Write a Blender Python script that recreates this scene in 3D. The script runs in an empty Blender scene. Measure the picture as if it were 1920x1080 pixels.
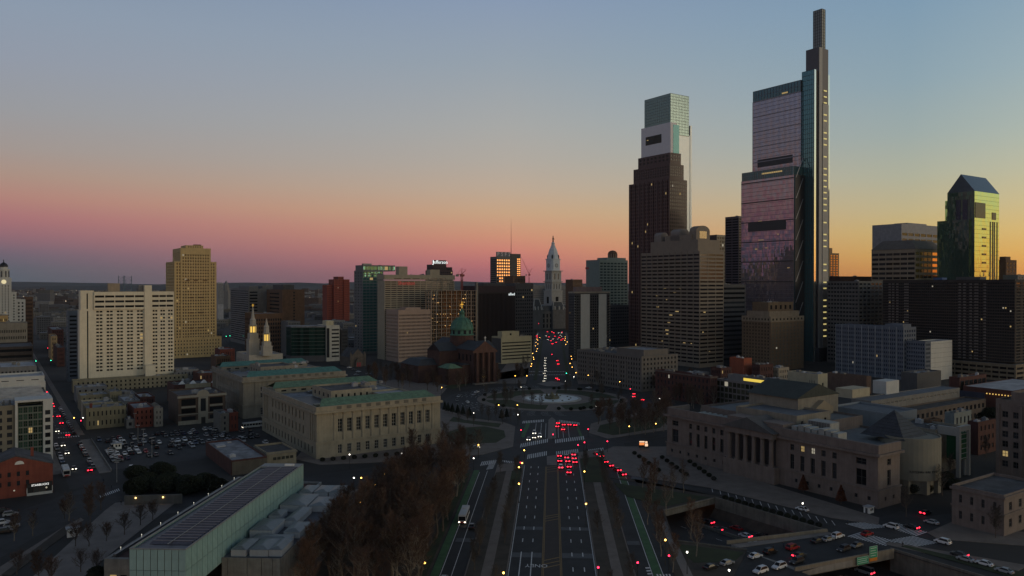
import bpy, math, random
from mathutils import Vector, Matrix
from mathutils.geometry import tessellate_polygon
R = math.radians
random.seed(7)
scene = bpy.context.scene
col = scene.collection
# ---------------------------------------------------------------- camera
F = 1450.0; CH = 80.0; HZ = 532.0          # focal length in photo pixels, camera height, horizon row
cd = bpy.data.cameras.new('camera'); cam = bpy.data.objects.new('camera', cd); col.objects.link(cam)
cam.location = (0, 0, CH); cam.rotation_euler = (R(90 - 0.316), 0, 0)
cd.sensor_width = 36; cd.lens = 36 * F / 1920; cd.clip_start = 1; cd.clip_end = 60000
scene.camera = cam
scene.render.resolution_x = 1024; scene.render.resolution_y = 576
# ---------------------------------------------------------------- world: dusk sky
def s2l(c):
    return tuple((v/255/12.92 if v/255 <= .04045 else ((v/255+.055)/1.055)**2.4) for v in c)
SUN_AZ = R(109)                              # sun set 109 degrees to the right of the view
SD = Vector((math.sin(SUN_AZ), math.cos(SUN_AZ), 0))
world = bpy.data.worlds.new('World'); scene.world = world; world.use_nodes = True
nt = world.node_tree; nt.nodes.clear()
def nd(t, **k):
    n = nt.nodes.new(t)
    for a, b in k.items(): setattr(n, a, b)
    return n
def mth(op, a, b=None, c=None, clamp=False):
    n = nd('ShaderNodeMath', operation=op); n.use_clamp = clamp
    for i, v in enumerate((a, b, c)):
        if v is None: continue
        if isinstance(v, (int, float)): n.inputs[i].default_value = v
        else: nt.links.new(v, n.inputs[i])
    return n.outputs[0]
tc = nd('ShaderNodeTexCoord'); sp = nd('ShaderNodeSeparateXYZ'); nt.links.new(tc.outputs['Generated'], sp.inputs[0])
X_, Y_, Z_ = sp.outputs
elev = mth('DIVIDE', mth('ARCSINE', Z_), math.pi/2)
hor = mth('MAXIMUM', mth('SQRT', mth('ADD', mth('MULTIPLY', X_, X_), mth('MULTIPLY', Y_, Y_))), 1e-4)
az = mth('DIVIDE', mth('ADD', mth('MULTIPLY', X_, SD.x), mth('MULTIPLY', Y_, SD.y)), hor)
def ramp(stops, gain=1):
    n = nd('ShaderNodeValToRGB'); cr = n.color_ramp; cr.interpolation = 'EASE' if 0 else 'LINEAR'
    while len(cr.elements) > 1: cr.elements.remove(cr.elements[-1])
    for i, (e, c) in enumerate(stops):
        el = cr.elements[0] if i == 0 else cr.elements.new(e/90)
        el.position = e/90
        c = s2l(c) if max(c) > 3 else c
        el.color = (c[0]*gain, c[1]*gain, c[2]*gain, 1)
    nt.links.new(elev, n.inputs[0]); return n.outputs[0]
TOP = [(34, (98, 112, 132)), (60, (70, 78, 92)), (90, (56, 62, 74))]
rL = ramp([(.2, (84, 94, 104)), (1.0, (93, 97, 108)), (1.9, (112, 100, 114)), (3.0, (146, 106, 116)), (4.1, (168, 114, 118)), (5.4, (178, 132, 122)), (6.8, (172, 145, 132)),
           (8.4, (162, 151, 146)), (10.8, (153, 154, 158)), (13.9, (146, 154, 168)), (17, (140, 154, 172)), (22, (124, 144, 168))] + TOP)
rC = ramp([(.2, (160, 98, 108)), (1.26, (190, 112, 114)), (2.4, (206, 130, 116)), (3.6, (208, 148, 120)), (5.2, (202, 165, 132)), (7.0, (190, 170, 150)), (9, (178, 170, 160)),
           (11.5, (168, 169, 167)), (15.9, (150, 162, 173)), (20.1, (137, 154, 178)), (25, (118, 142, 168))] + TOP)
rR = ramp([(.2, (210, 136, 58)), (.8, (212, 148, 70)), (2.0, (208, 165, 92)), (3.4, (203, 176, 115)), (5, (192, 178, 138)), (7.1, (176, 177, 156)), (9.8, (158, 171, 168)),
           (13.2, (142, 164, 175)), (18.1, (127, 155, 177)), (24, (112, 140, 168))] + TOP)
rS = ramp([(.2, (1.7, .55, .09)), (2, (1.55, .76, .16)), (5, (1.15, .86, .34)), (9, (.82, .84, .60)), (14, (.60, .70, .66)), (20, (.36, .46, .52)), (27, (.22, .29, .36))] + TOP)
def mix(a, b, t):
    n = nd('ShaderNodeMix', data_type='RGBA'); nt.links.new(t, n.inputs[0]); nt.links.new(a, n.inputs[6]); nt.links.new(b, n.inputs[7]); return n.outputs[2]
def mr(v, a, b):
    n = nd('ShaderNodeMapRange'); n.interpolation_type = 'LINEAR'
    nt.links.new(v, n.inputs[0]); n.inputs[1].default_value = a; n.inputs[2].default_value = b; return n.outputs[0]
sky = mix(mix(mix(rL, rC, mr(az, -.80, -.33)), rR, mr(az, -.33, .14)), rS, mr(az, .14, 1.0))
bg = nd('ShaderNodeBackground'); nt.links.new(sky, bg.inputs[0]); bg.inputs[1].default_value = 1.0
wo = nd('ShaderNodeOutputWorld'); nt.links.new(bg.outputs[0], wo.inputs[0])
# ---------------------------------------------------------------- the last glow of the sun
sl = bpy.data.lights.new('sun', 'SUN'); sun = bpy.data.objects.new('sun', sl); col.objects.link(sun)
sl.energy = 0.50; sl.angle = R(24); sl.color = (1.0, .80, .56)
sun.rotation_euler = Vector((SD.x, SD.y, math.tan(R(7)))).to_track_quat('Z', 'Y').to_euler()
scene.view_settings.view_transform = 'Standard'; scene.view_settings.look = 'None'
scene.view_settings.exposure = 0; scene.view_settings.gamma = 1
scene.cycles.max_bounces = 5; scene.cycles.diffuse_bounces = 2; scene.cycles.glossy_bounces = 3; scene.cycles.sample_clamp_indirect = 2
# ---------------------------------------------------------------- survey helpers
def gp(px, py, z=0.0):                       # a ground point from its bearing
    Y = (CH - z)*F/(py - HZ); return ((px-960)/F*Y, Y)
def wx(px, Y): return (px-960)/F*Y
def wz(py, Y): return CH - (py-HZ)/F*Y
GA = R(34); Sx, Sy = math.cos(GA), math.sin(GA); Ex, Ey = -math.sin(GA), math.cos(GA)   # city grid: S runs right-away, E runs left-away
PA = -math.atan(.0517)                       # parkway axis
def pk(u, v): return (u*math.sin(-PA) + v*math.cos(PA), u*math.cos(PA) - v*math.sin(-PA))
# ---------------------------------------------------------------- materials
MATS = {}
def mat(name, c, rough=.8, metal=0.0, var=.18, scale=.25, emit=0, ecol=None, streak=True, rnd=0.0, spec=.5, bump=0):
    if name in MATS: return MATS[name]
    m = bpy.data.materials.new(name); m.use_nodes = True; t = m.node_tree; b = t.nodes['Principled BSDF']
    b.inputs['Roughness'].default_value = rough; b.inputs['Metallic'].default_value = metal
    b.inputs['Specular IOR Level'].default_value = spec
    c = (*c, 1)
    if var > 0:
        tx = t.nodes.new('ShaderNodeTexCoord')
        n1 = t.nodes.new('ShaderNodeTexNoise'); n1.inputs['Scale'].default_value = scale; n1.inputs['Detail'].default_value = 5; n1.inputs['Roughness'].default_value = .65
        t.links.new(tx.outputs['Object'], n1.inputs['Vector'])
        r = t.nodes.new('ShaderNodeMapRange'); r.inputs[1].default_value = .3; r.inputs[2].default_value = .7; r.inputs[3].default_value = 1-var; r.inputs[4].default_value = 1+var
        t.links.new(n1.outputs[0], r.inputs[0]); v = r.outputs[0]
        if streak:
            mp = t.nodes.new('ShaderNodeMapping'); mp.inputs['Scale'].default_value = (1.1, 1.1, .06); t.links.new(tx.outputs['Object'], mp.inputs[0])
            n2 = t.nodes.new('ShaderNodeTexNoise'); n2.inputs['Scale'].default_value = 1.0; n2.inputs['Detail'].default_value = 3; t.links.new(mp.outputs[0], n2.inputs['Vector'])
            r2 = t.nodes.new('ShaderNodeMapRange'); r2.inputs[1].default_value = .35; r2.inputs[2].default_value = .65; r2.inputs[3].default_value = 1-var*.6; r2.inputs[4].default_value = 1+var*.3
            t.links.new(n2.outputs[0], r2.inputs[0])
            mm = t.nodes.new('ShaderNodeMath'); mm.operation = 'MULTIPLY'; t.links.new(v, mm.inputs[0]); t.links.new(r2.outputs[0], mm.inputs[1]); v = mm.outputs[0]
        if rnd > 0:
            oi = t.nodes.new('ShaderNodeObjectInfo'); r3 = t.nodes.new('ShaderNodeMapRange'); r3.inputs[3].default_value = 1-rnd; r3.inputs[4].default_value = 1+rnd
            t.links.new(oi.outputs['Random'], r3.inputs[0])
            mm = t.nodes.new('ShaderNodeMath'); mm.operation = 'MULTIPLY'; t.links.new(v, mm.inputs[0]); t.links.new(r3.outputs[0], mm.inputs[1]); v = mm.outputs[0]
        vm = t.nodes.new('ShaderNodeVectorMath'); vm.operation = 'SCALE'; vm.inputs[0].default_value = c[:3]; t.links.new(v, vm.inputs['Scale'])
        t.links.new(vm.outputs[0], b.inputs['Base Color'])
        if bump:
            bp = t.nodes.new('ShaderNodeBump'); bp.inputs['Strength'].default_value = bump; bp.inputs['Distance'].default_value = .3
            t.links.new(n1.outputs[0], bp.inputs['Height']); t.links.new(bp.outputs[0], b.inputs['Normal'])
    else: b.inputs['Base Color'].default_value = c
    if emit:
        b.inputs['Emission Color'].default_value = (*(ecol or c[:3]), 1); b.inputs['Emission Strength'].default_value = emit
    MATS[name] = m; return m
def glassm(name, c, metal=.0, rough=.06, rnd=.6, wob=.0, cell=0):
    m = mat(name, c, rough, metal, var=.05, scale=.3, streak=False, rnd=rnd, spec=.22)
    if wob and 'w' not in m:
        t = m.node_tree; b = t.nodes['Principled BSDF']; tx = t.nodes.new('ShaderNodeTexCoord')
        vo = t.nodes.new('ShaderNodeTexNoise'); vo.inputs['Scale'].default_value = .22; vo.inputs['Detail'].default_value = 2; t.links.new(tx.outputs['Object'], vo.inputs['Vector'])
        bp = t.nodes.new('ShaderNodeBump'); bp.inputs['Strength'].default_value = wob; bp.inputs['Distance'].default_value = .25
        t.links.new(vo.outputs[0], bp.inputs['Height']); t.links.new(bp.outputs[0], b.inputs['Normal']); m['w'] = 1
    if cell and 'c' not in m:                # each pane sits at its own tiny angle
        t = m.node_tree; b = t.nodes['Principled BSDF']; tx = t.nodes.new('ShaderNodeTexCoord'); g = t.nodes.new('ShaderNodeNewGeometry')
        dv = t.nodes.new('ShaderNodeVectorMath'); dv.operation = 'DIVIDE'; dv.inputs[1].default_value = (1.5, 1.5, 4.0); t.links.new(tx.outputs['Object'], dv.inputs[0])
        fl = t.nodes.new('ShaderNodeVectorMath'); fl.operation = 'FLOOR'; t.links.new(dv.outputs[0], fl.inputs[0])
        wn = t.nodes.new('ShaderNodeTexWhiteNoise'); t.links.new(fl.outputs[0], wn.inputs['Vector'])
        sb_ = t.nodes.new('ShaderNodeVectorMath'); sb_.operation = 'SUBTRACT'; sb_.inputs[1].default_value = (.5,.5,.5); t.links.new(wn.outputs['Color'], sb_.inputs[0])
        sc_ = t.nodes.new('ShaderNodeVectorMath'); sc_.operation = 'SCALE'; sc_.inputs['Scale'].default_value = cell; t.links.new(sb_.outputs[0], sc_.inputs[0])
        ad = t.nodes.new('ShaderNodeVectorMath'); ad.operation = 'ADD'; t.links.new(sc_.outputs[0], ad.inputs[0]); t.links.new(g.outputs['Normal'], ad.inputs[1])
        nm = t.nodes.new('ShaderNodeVectorMath'); nm.operation = 'NORMALIZE'; t.links.new(ad.outputs[0], nm.inputs[0]); t.links.new(nm.outputs[0], b.inputs['Normal']); m['c'] = 1
    return m
GLASS = glassm('window_glass', (.02, .022, .026))
LIT = mat('lit_window', (.3, .22, .1), var=0, emit=.32, ecol=(1, .70, .28))
LITC = mat('lit_window_cool', (.3, .3, .25), var=0, emit=.28, ecol=(1, .9, .68))
ROOF = mat('roof_tar', (.055, .055, .06), .9, var=.6, scale=.22, streak=False)
ROOFL = mat('roof_pale', (.17, .18, .20), .85, var=.6, scale=.2, streak=False)
ROOFW = mat('roof_white', (.30, .31, .33), .85, var=.35, scale=.15, streak=False)
CONC = mat('concrete', (.20, .19, .175), .85, var=.25)
STEEL = mat('grey_metal', (.16, .165, .17), .45, .6, var=.15)
DARK = mat('dark_metal', (.025, .025, .028), .5, .3, var=.1)
WHITE = mat('white_paint', (.62, .62, .60), .6, var=.08)
# ---------------------------------------------------------------- mesh helpers
class MB:
    def __init__(s): s.v = []; s.f = []; s.mi = []
    def add(s, vs, fs, mi=0):
        o = len(s.v); s.v += [tuple(p) for p in vs]; s.f += [tuple(i+o for i in f) for f in fs]; s.mi += [mi]*len(fs)
    def box(s, x0, x1, y0, y1, z0, z1, mi=0):
        s.add([(x0,y0,z0),(x1,y0,z0),(x1,y1,z0),(x0,y1,z0),(x0,y0,z1),(x1,y0,z1),(x1,y1,z1),(x0,y1,z1)],
              [(3,2,1,0),(4,5,6,7),(0,1,5,4),(1,2,6,5),(2,3,7,6),(3,0,4,7)], mi)
    def quad(s, a, b, c, d, mi=0): s.add([a,b,c,d], [(0,1,2,3)], mi)
    def prism(s, poly, z0, z1, mi=0, cap=True):
        n = len(poly); vs = [(x,y,z0) for x,y in poly] + [(x,y,z1) for x,y in poly]
        fs = [(i,(i+1)%n,n+(i+1)%n,n+i) for i in range(n)]
        if cap:
            tri = tessellate_polygon([[Vector((x,y,0)) for x,y in poly]])
            fs += [tuple(n+i for i in t) for t in tri] + [tuple(t) for t in tri]
        s.add(vs, fs, mi)
    def sheet(s, poly, z, holes=(), mi=0):
        loops = [[Vector((x,y,0)) for x,y in poly]] + [[Vector((x,y,0)) for x,y in h] for h in holes]
        vs = [(p.x,p.y,z) for l in loops for p in l]
        fs = []
        for t in tessellate_polygon(loops):
            a, b, c = (Vector(vs[i]) for i in t)
            fs.append(tuple(t) if (b-a).cross(c-a).z > 0 else tuple(reversed(t)))
        s.add(vs, fs, mi)
    def lathe(s, prof, n=16, cx=0, cy=0, mi=0, a0=0):
        vs = []; m = len(prof)
        for r, z in prof:
            for k in range(n): a = a0 + 2*math.pi*k/n; vs.append((cx+r*math.cos(a), cy+r*math.sin(a), z))
        fs = [(i*n+k, i*n+(k+1)%n, (i+1)*n+(k+1)%n, (i+1)*n+k) for i in range(m-1) for k in range(n)]
        fs.append(tuple((m-1)*n+k for k in range(n)))
        s.add(vs, fs, mi)
    def tube(s, p, q, r0, r1=None, n=4, mi=0):
        p = Vector(p); q = Vector(q); r1 = r0 if r1 is None else r1
        d = (q-p); 
        if d.length < 1e-6: return
        d.normalize(); a = d.orthogonal().normalized(); b = d.cross(a)
        vs = []
        for c, r in ((p, r0), (q, r1)):
            for k in range(n):
                t = 2*math.pi*k/n; vs.append(c + a*(r*math.cos(t)) + b*(r*math.sin(t)))
        fs = [(k,(k+1)%n,n+(k+1)%n,n+k) for k in range(n)]
        if n > 3: fs += [tuple(range(n)), tuple(range(n,2*n))]
        s.add(vs, fs, mi)
    def gable(s, x0, x1, y0, y1, z0, z1, axis='y', ov=0, mi=0):   # ridge along axis
        if axis == 'y':
            xm = (x0+x1)/2; s.add([(x0-ov,y0-ov,z0),(x1+ov,y0-ov,z0),(xm,y0-ov,z1),(x0-ov,y1+ov,z0),(x1+ov,y1+ov,z0),(xm,y1+ov,z1)],
                                  [(0,1,2),(3,5,4),(0,2,5,3),(1,4,5,2),(0,3,4,1)], mi)
        else:
            ym = (y0+y1)/2; s.add([(x0-ov,y0-ov,z0),(x0-ov,y1+ov,z0),(x0-ov,ym,z1),(x1+ov,y0-ov,z0),(x1+ov,y1+ov,z0),(x1+ov,ym,z1)],
                                  [(0,2,1),(3,4,5),(0,3,5,2),(1,2,5,4),(0,1,4,3)], mi)
    def hip(s, x0, x1, y0, y1, z0, z1, inset, mi=0):
        i = inset; s.add([(x0,y0,z0),(x1,y0,z0),(x1,y1,z0),(x0,y1,z0),(x0+i,y0+i,z1),(x1-i,y0+i,z1),(x1-i,y1-i,z1),(x0+i,y1-i,z1)],
              [(4,5,6,7),(0,1,5,4),(1,2,6,5),(2,3,7,6),(3,0,4,7)], mi)
    def mesh(s, name, *ms, smooth=False):
        me = bpy.data.meshes.new(name); me.from_pydata(s.v, [], s.f)
        for m in ms: me.materials.append(m)
        if len(ms) > 1: me.polygons.foreach_set('material_index', s.mi)
        if smooth: me.polygons.foreach_set('use_smooth', [True]*len(s.f))
        me.update(); return me
    def obj(s, name, m, parent=None, kind=None, smooth=False, loc=None, rz=None):
        ms = m if isinstance(m, (list, tuple)) else [m]
        o = bpy.data.objects.new(name, s.mesh(name, *ms, smooth=smooth)); col.objects.link(o)
        if parent: o.parent = parent
        if kind: o['kind'] = kind
        if loc: o.location = loc
        if rz is not None: o.rotation_euler = (0,0,rz)
        return o
def tag(o, label, cat, group=None):
    o['label'] = label; o['category'] = cat
    if group: o['group'] = group
    return o
def thing(name, label, cat, loc, rz=0, group=None):
    o = bpy.data.objects.new(name, None); col.objects.link(o); o.location = loc if len(loc) == 3 else (*loc, 0); o.rotation_euler = (0,0,rz)
    o.empty_display_size = 1; return tag(o, label, cat, group)
def inst(me, name, parent=None, loc=(0,0,0), rz=0, kind=None):
    o = bpy.data.objects.new(name, me); col.objects.link(o); o.location = loc; o.rotation_euler = (0,0,rz)
    if parent: o.parent = parent
    if kind: o['kind'] = kind
    return o
def struct(name, mb, m, label=None):
    o = mb.obj(name, m, kind='structure')
    if label: o['label'] = label
    return o
def text(s, size, m, parent, loc, rot, name='lettering', depth=.05):
    cu = bpy.data.curves.new('t', 'FONT'); cu.body = s; cu.size = size; cu.align_x = 'CENTER'; cu.align_y = 'CENTER'; cu.extrude = depth; cu.resolution_u = 2
    t = bpy.data.objects.new('t', cu); col.objects.link(t)
    dg = bpy.context.evaluated_depsgraph_get(); me = bpy.data.meshes.new_from_object(t.evaluated_get(dg))
    bpy.data.objects.remove(t); me.materials.clear(); me.materials.append(m)
    o = bpy.data.objects.new(name, me); col.objects.link(o); o.location = loc; o.rotation_euler = rot
    if parent: o.parent = parent
    return o
# ---------------------------------------------------------------- building kit (local x = right-away face, local y = left-away face)
PANES = {}
def pane_mesh(w, h, m, frame=None):
    k = (round(w,2), round(h,2), m.name)
    if k not in PANES:
        b = MB(); b.box(-w/2, w/2, 0, .06, -h/2, h/2); PANES[k] = b.mesh('window', m)
    return PANES[k]
FRM = {}
def frame_mesh(w, h, m, nx=2, nz=2):
    k = (round(w,2), round(h,2), m.name, nx, nz)
    if k not in FRM:
        b = MB(); t = .07
        for i in range(nx+1): x = -w/2 + w*i/nx; x = min(max(x, -w/2+t), w/2-t); b.box(x-t, x+t, -.07, -.005, -h/2, h/2)
        for j in range(nz+1): z = -h/2 + h*j/nz; z = min(max(z, -h/2+t), h/2-t); b.box(-w/2, w/2, -.065, -.004, z-t, z+t)
        FRM[k] = b.mesh('frame', m)
    return FRM[k]
def sp_(n, m, w=.5, h=.55, e=1., b=1., t=1., d=.3, lit=.015, g=None, u0=0, u1=1, frame=None, fx=2, fz=2, litm=None, skip=None, z0=None, z1=None, joined=False):
    return dict(n=n, m=m, w=w, h=h, e=e, b=b, t=t, d=d, lit=lit, g=g, u0=u0, u1=u1, frame=frame, fx=fx, fz=fz, litm=litm, skip=skip, z0=z0, z1=z1, joined=joined)
class Bld:
    def __init__(s, name, label, cat, loc, rz=GA, group=None):
        s.o = thing(name, label, cat, loc, rz, group); s.Y = max(60., math.hypot(loc[0], loc[1])); s.pxm = F/s.Y; s.nwin = 0; s.join = {}
        s.loc = loc; s.rz = rz
    def pane(s, P, side, u, z, w, h, d, sp):
        m = sp['g'] or GLASS
        if sp['lit'] and random.random() < (sp['lit'] if sp['litm'] else sp['lit']*.5 if w < 4 else 0): m = sp['litm'] or (LIT if random.random() < .7 else LITC)
        big = max(w, h)*s.pxm; small = min(w, h)*s.pxm
        if not sp['joined'] and big >= 8 and small >= 1.6 and s.nwin < 300:
            s.nwin += 1
            o = inst(pane_mesh(w, h, m), 'window', s.o, P(u, z, d), 0 if side == 'R' else -math.pi/2)
            if sp['frame'] and big >= 6.5: inst(frame_mesh(w, h, sp['frame'], sp['fx'], sp['fz']), 'frame', o)
        else:
            j = s.join.setdefault(m.name, (MB(), m))[0]
            a, b, c, e = P(u-w/2, z-h/2, d), P(u+w/2, z-h/2, d), P(u+w/2, z+h/2, d), P(u-w/2, z+h/2, d); j.quad(a, b, c, e)
    def face(s, wb, side, x0, x1, y0, y1, z0, z1, spec):
        if side == 'R': P = lambda u, z, d: (x0+u, y0+d, z); L = x1-x0
        else: P = lambda u, z, d: (x0+d, y1-u, z); L = y1-y0
        q = lambda ua, ub, za, zb: wb.quad(P(ua,za,0), P(ub,za,0), P(ub,zb,0), P(ua,zb,0))
        if spec is None: q(0, L, z0, z1); return
        specs = spec if isinstance(spec, list) else [spec]
        cuts = sorted(specs, key=lambda k: k['u0'])
        cur = 0
        for sp in cuts:
            ua, ub = sp['u0']*L, sp['u1']*L
            if ua > cur + 1e-3: q(cur, ua, z0, z1)
            cur = ub
            n, m = sp['n'], sp['m']; e = sp['e']; za, zb = z0+sp['b'], z1-sp['t']
            cw = (ub-ua-2*e)/n; chh = (zb-za)/m; ww = cw*sp['w']; hh = chh*sp['h']; d = sp['d']
            zp = z0
            for j in range(m):
                zc = za + chh*(j+.5); a, b = zc-hh/2, zc+hh/2
                if a > zp+1e-3: q(ua, ub, zp, a)
                zp = b; up = ua
                for i in range(n):
                    if sp['skip'] and sp['skip'](i, j): continue
                    uc = ua + e + cw*(i+.5); l, r = uc-ww/2, uc+ww/2
                    if l > up+1e-3: q(up, l, a, b)
                    up = r
                    wb.quad(P(l,a,0), P(r,a,0), P(r,a,d), P(l,a,d)); wb.quad(P(l,b,0), P(l,b,d), P(r,b,d), P(r,b,0))
                    wb.quad(P(l,a,0), P(l,a,d), P(l,b,d), P(l,b,0)); wb.quad(P(r,a,0), P(r,b,0), P(r,b,d), P(r,a,d))
                    s.pane(P, side, uc, zc, ww-.01, hh-.01, d-.07, sp)
                if up < ub-1e-3: q(up, ub, a, b)
            if zp < z1-1e-3: q(ua, ub, zp, z1)
        if cur < L-1e-3: q(cur, L, z0, z1)
    def block(s, x0, x1, y0, y1, z0, z1, wm, Rf=None, Lf=None, roof=None, par=.9, pt=.35, name='wall'):
        wb = MB()
        s.face(wb, 'R', x0, x1, y0, y1, z0, z1, Rf); s.face(wb, 'L', x0, x1, y0, y1, z0, z1, Lf)
        wb.quad((x1,y0,z0),(x1,y1,z0),(x1,y1,z1),(x1,y0,z1)); wb.quad((x1,y1,z0),(x0,y1,z0),(x0,y1,z1),(x1,y1,z1))
        a, b, c, e = (x0,y0), (x1,y0), (x1,y1), (x0,y1); i = pt
        A, B_, C_, E_ = (x0+i,y0+i), (x1-i,y0+i), (x1-i,y1-i), (x0+i,y1-i)
        for p, q2, P2, Q2 in ((a,b,A,B_),(b,c,B_,C_),(c,e,C_,E_),(e,a,E_,A)):
            wb.quad((*p,z1),(*q2,z1),(*Q2,z1),(*P2,z1)); wb.quad((*P2,z1),(*Q2,z1),(*Q2,z1-par),(*P2,z1-par))
        w = wb.obj(name, wm, s.o)
        rb = MB(); rb.quad((*A,z1-par),(*B_,z1-par),(*C_,z1-par),(*E_,z1-par)); rb.obj('roof', roof or ROOF, s.o)
        return w
    def box(s, name, x0, x1, y0, y1, z0, z1, m): b = MB(); b.box(x0,x1,y0,y1,z0,z1); return b.obj(name, m, s.o)
    def cornice(s, x0, x1, y0, y1, z0, z1, ov, m, name='cornice'):     # a ring of moulding
        b = MB(); i = .05
        b.box(x0-ov, x1+ov, y0-ov, y0-i+.04, z0, z1); b.box(x0-ov, x0-i+.04, y0-i+.04, y1+ov, z0, z1)
        b.box(x1-.0, x1+ov, y0-i+.04, y1+ov, z0, z1); return b.obj(name, m, s.o)
    def clutter(s, x0, x1, y0, y1, z, n, seed=0, mats=None, hmax=2.2):
        rg = random.Random(seed); k = 0
        for _ in range(n*6):
            if k >= n: break
            w, d, h = rg.uniform(1, 4), rg.uniform(1, 4), rg.uniform(.6, hmax)
            if x1-x0 < w+.6 or y1-y0 < d+.6: continue
            x = rg.uniform(x0+.3, x1-w-.3); y = rg.uniform(y0+.3, y1-d-.3); k += 1
            b = MB(); b.box(x, x+w, y, y+d, z, z+h)
            if rg.random() < .6: b.lathe([(min(w,d)*.3, z+h), (min(w,d)*.3, z+h+.4)], 8, x+w/2, y+d/2)
            b.obj('rooftop_unit', (mats or [STEEL, ROOFL, ROOFW, CONC])[rg.randrange(4 if not mats else len(mats))], s.o)
    def sprinkle(s, side, x0, x1, y0, y1, z0, z1, n, w=1.6, h=.9, seed=1, m=None, step=3.8):
        rg = random.Random(seed); b = MB()
        for _ in range(n):
            zz = z0+step*rg.randrange(max(1,int((z1-z0)/step)))+.8; k = rg.choice((1,1,1,2,3))
            if side == 'R': x = rg.uniform(x0+1, x1-1-w*k); b.box(x, x+w*k, y0-.05, y0+.1, zz, zz+h)
            else: y = rg.uniform(y0+1, y1-1-w*k); b.box(x0-.05, x0+.1, y, y+w*k, zz, zz+h)
        b.obj('lit_windows', m or LIT, s.o, kind='stuff')
    def done(s):
        for m, (b, mm) in s.join.items():
            b.obj('window_panes', mm, s.o, kind='stuff')
        return s.o
def gdim(pl, pc, pr, ptop, Yc):
    Xc = wx(pc, Yc); k = (pl-960)/F; Ly = (Xc-k*Yc)/(-Ex + Ey*k); k = (pr-960)/F; Lx = (k*Yc-Xc)/(Sx-Sy*k)
    return (Xc, Yc), Lx, Ly, wz(ptop, Yc)
def gbld(name, label, cat, pl, pc, pr, ptop, Yc, Ly=None, Lx=None, group=None):
    c, lx, ly, z = gdim(pl, pc, pr, ptop, Yc); B = Bld(name, label, cat, c, GA, group)
    return B, Lx or lx, Ly or ly, z
# ================================================================ THE GROUND
ASPH = mat('asphalt', (.021, .021, .023), .85, var=.55, scale=.14, streak=False)
ASPH2 = mat('asphalt_fresh', (.0145, .0145, .0165), .8, var=.55, scale=.16, streak=False)
GRND = mat('city_ground', (.022, .021, .021), .95, var=.4, scale=.02, streak=False)
PAVE = mat('pavement', (.145, .122, .107), .9, var=.22, scale=.2, streak=False)
PAVEL = mat('pale_paving', (.17, .15, .137), .9, var=.25, scale=.15, streak=False)
LAWN = mat('lawn_grass', (.024, .033, .010), .95, var=.45, scale=.12, streak=False, bump=.3)
DIRT = mat('worn_earth', (.045, .036, .027), .95, var=.45, scale=.15, streak=False)
MARK = mat('road_paint_white', (.55, .55, .55), .7, var=.3, scale=1.5, streak=False)
YELL = mat('road_paint_yellow', (.20, .12, .03), .7, var=.3, scale=1.5, streak=False)
GREEN = mat('bike_lane_green', (.035, .10, .035), .8, var=.35, scale=.3, streak=False)
BAND = mat('concrete_band', (.075, .08, .088), .85, var=.2, scale=.5, streak=False)
MEDI = mat('median_brown', (.040, .031, .028), .9, var=.2, scale=.4, streak=False)
def along(p, e, t): return (p[0]+e[0]*t, p[1]+e[1]*t)
EV = (Ex, Ey); SV = (Sx, Sy); MEV = (-Ex, -Ey)
# expressway trench (runs along the grid, from under the parkway towards the camera)
TA = (75.4, 287.0); TB = (53.3, 271.0)
def trR(t): return along(TA, MEV, t)
trench = [TA, TB, (50.5, 240), (70.5, 231.5), (79.5, 216), (112, 150), (148.5, 178.0), trR(80)]
BIG = 45000
g = MB(); g.sheet([(-BIG,-8000),(BIG,-8000),(BIG,BIG),(-BIG,BIG)], 0, [trench]); struct('ground', g, GRND)
def slab(name, pts, z, m, z0=0.0):
    b = MB()
    if z > .05: b.prism(pts, z0-.02 if z0 == 0 else z0, z)
    else: b.sheet(pts, z)
    return struct(name, b, m)
def pxs(*p): return [gp(*q) for q in p]
U20 = 364
def u20(v): return U20 + .753*v
# roads
slab('road', [pk(150,-36), pk(150,36), pk(500,36), pk(500,-36)], .012, ASPH2)
o = gp(1040, 840); slab('road', [along(along(o,SV,-330),EV,-11), along(along(o,SV,-330),EV,13), along(along(o,SV,420),EV,13), along(along(o,SV,420),EV,-11)], .020, ASPH2)
ls = gp(138, 860); LW = 6.2                                  # the street on the left
def st(t, w): return (ls[0]+Ex*t+Sx*w, ls[1]+Ey*t+Sy*w)
slab('road', [st(-60,-LW), st(-60,LW), st(3000,LW), st(3000,-LW)], .016, ASPH)
slab('road', pxs((-120,1010),(60,950),(150,918),(260,905),(420,905),(420,918),(265,930),(170,955),(60,1010),(-120,1120)), .024, ASPH)
# Logan circle
CC_ = pk(537, 0)
def ring(r0, r1, n=64): return [(CC_[0]+r1*math.cos(2*math.pi*k/n), CC_[1]+r1*math.sin(2*math.pi*k/n)) for k in range(n)]
b = MB(); b.sheet(ring(0,74), .030); struct('road', b, ASPH)
b = MB(); b.prism(ring(0,52), -.02, .14); struct('circle_island', b, PAVE)
def pie(r0, r1, a0, a1, n=24):
    A = [R(a0+(a1-a0)*k/n) for k in range(n+1)]
    return [(CC_[0]+r1*math.cos(a), CC_[1]+r1*math.sin(a)) for a in A] + [(CC_[0]+r0*math.cos(a), CC_[1]+r0*math.sin(a)) for a in reversed(A)]
for a0, a1 in ((-82,-8),(4,82),(98,176),(188,262)): slab('lawn', pie(28, 46, a0, a1), .16, LAWN, .1)
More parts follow.
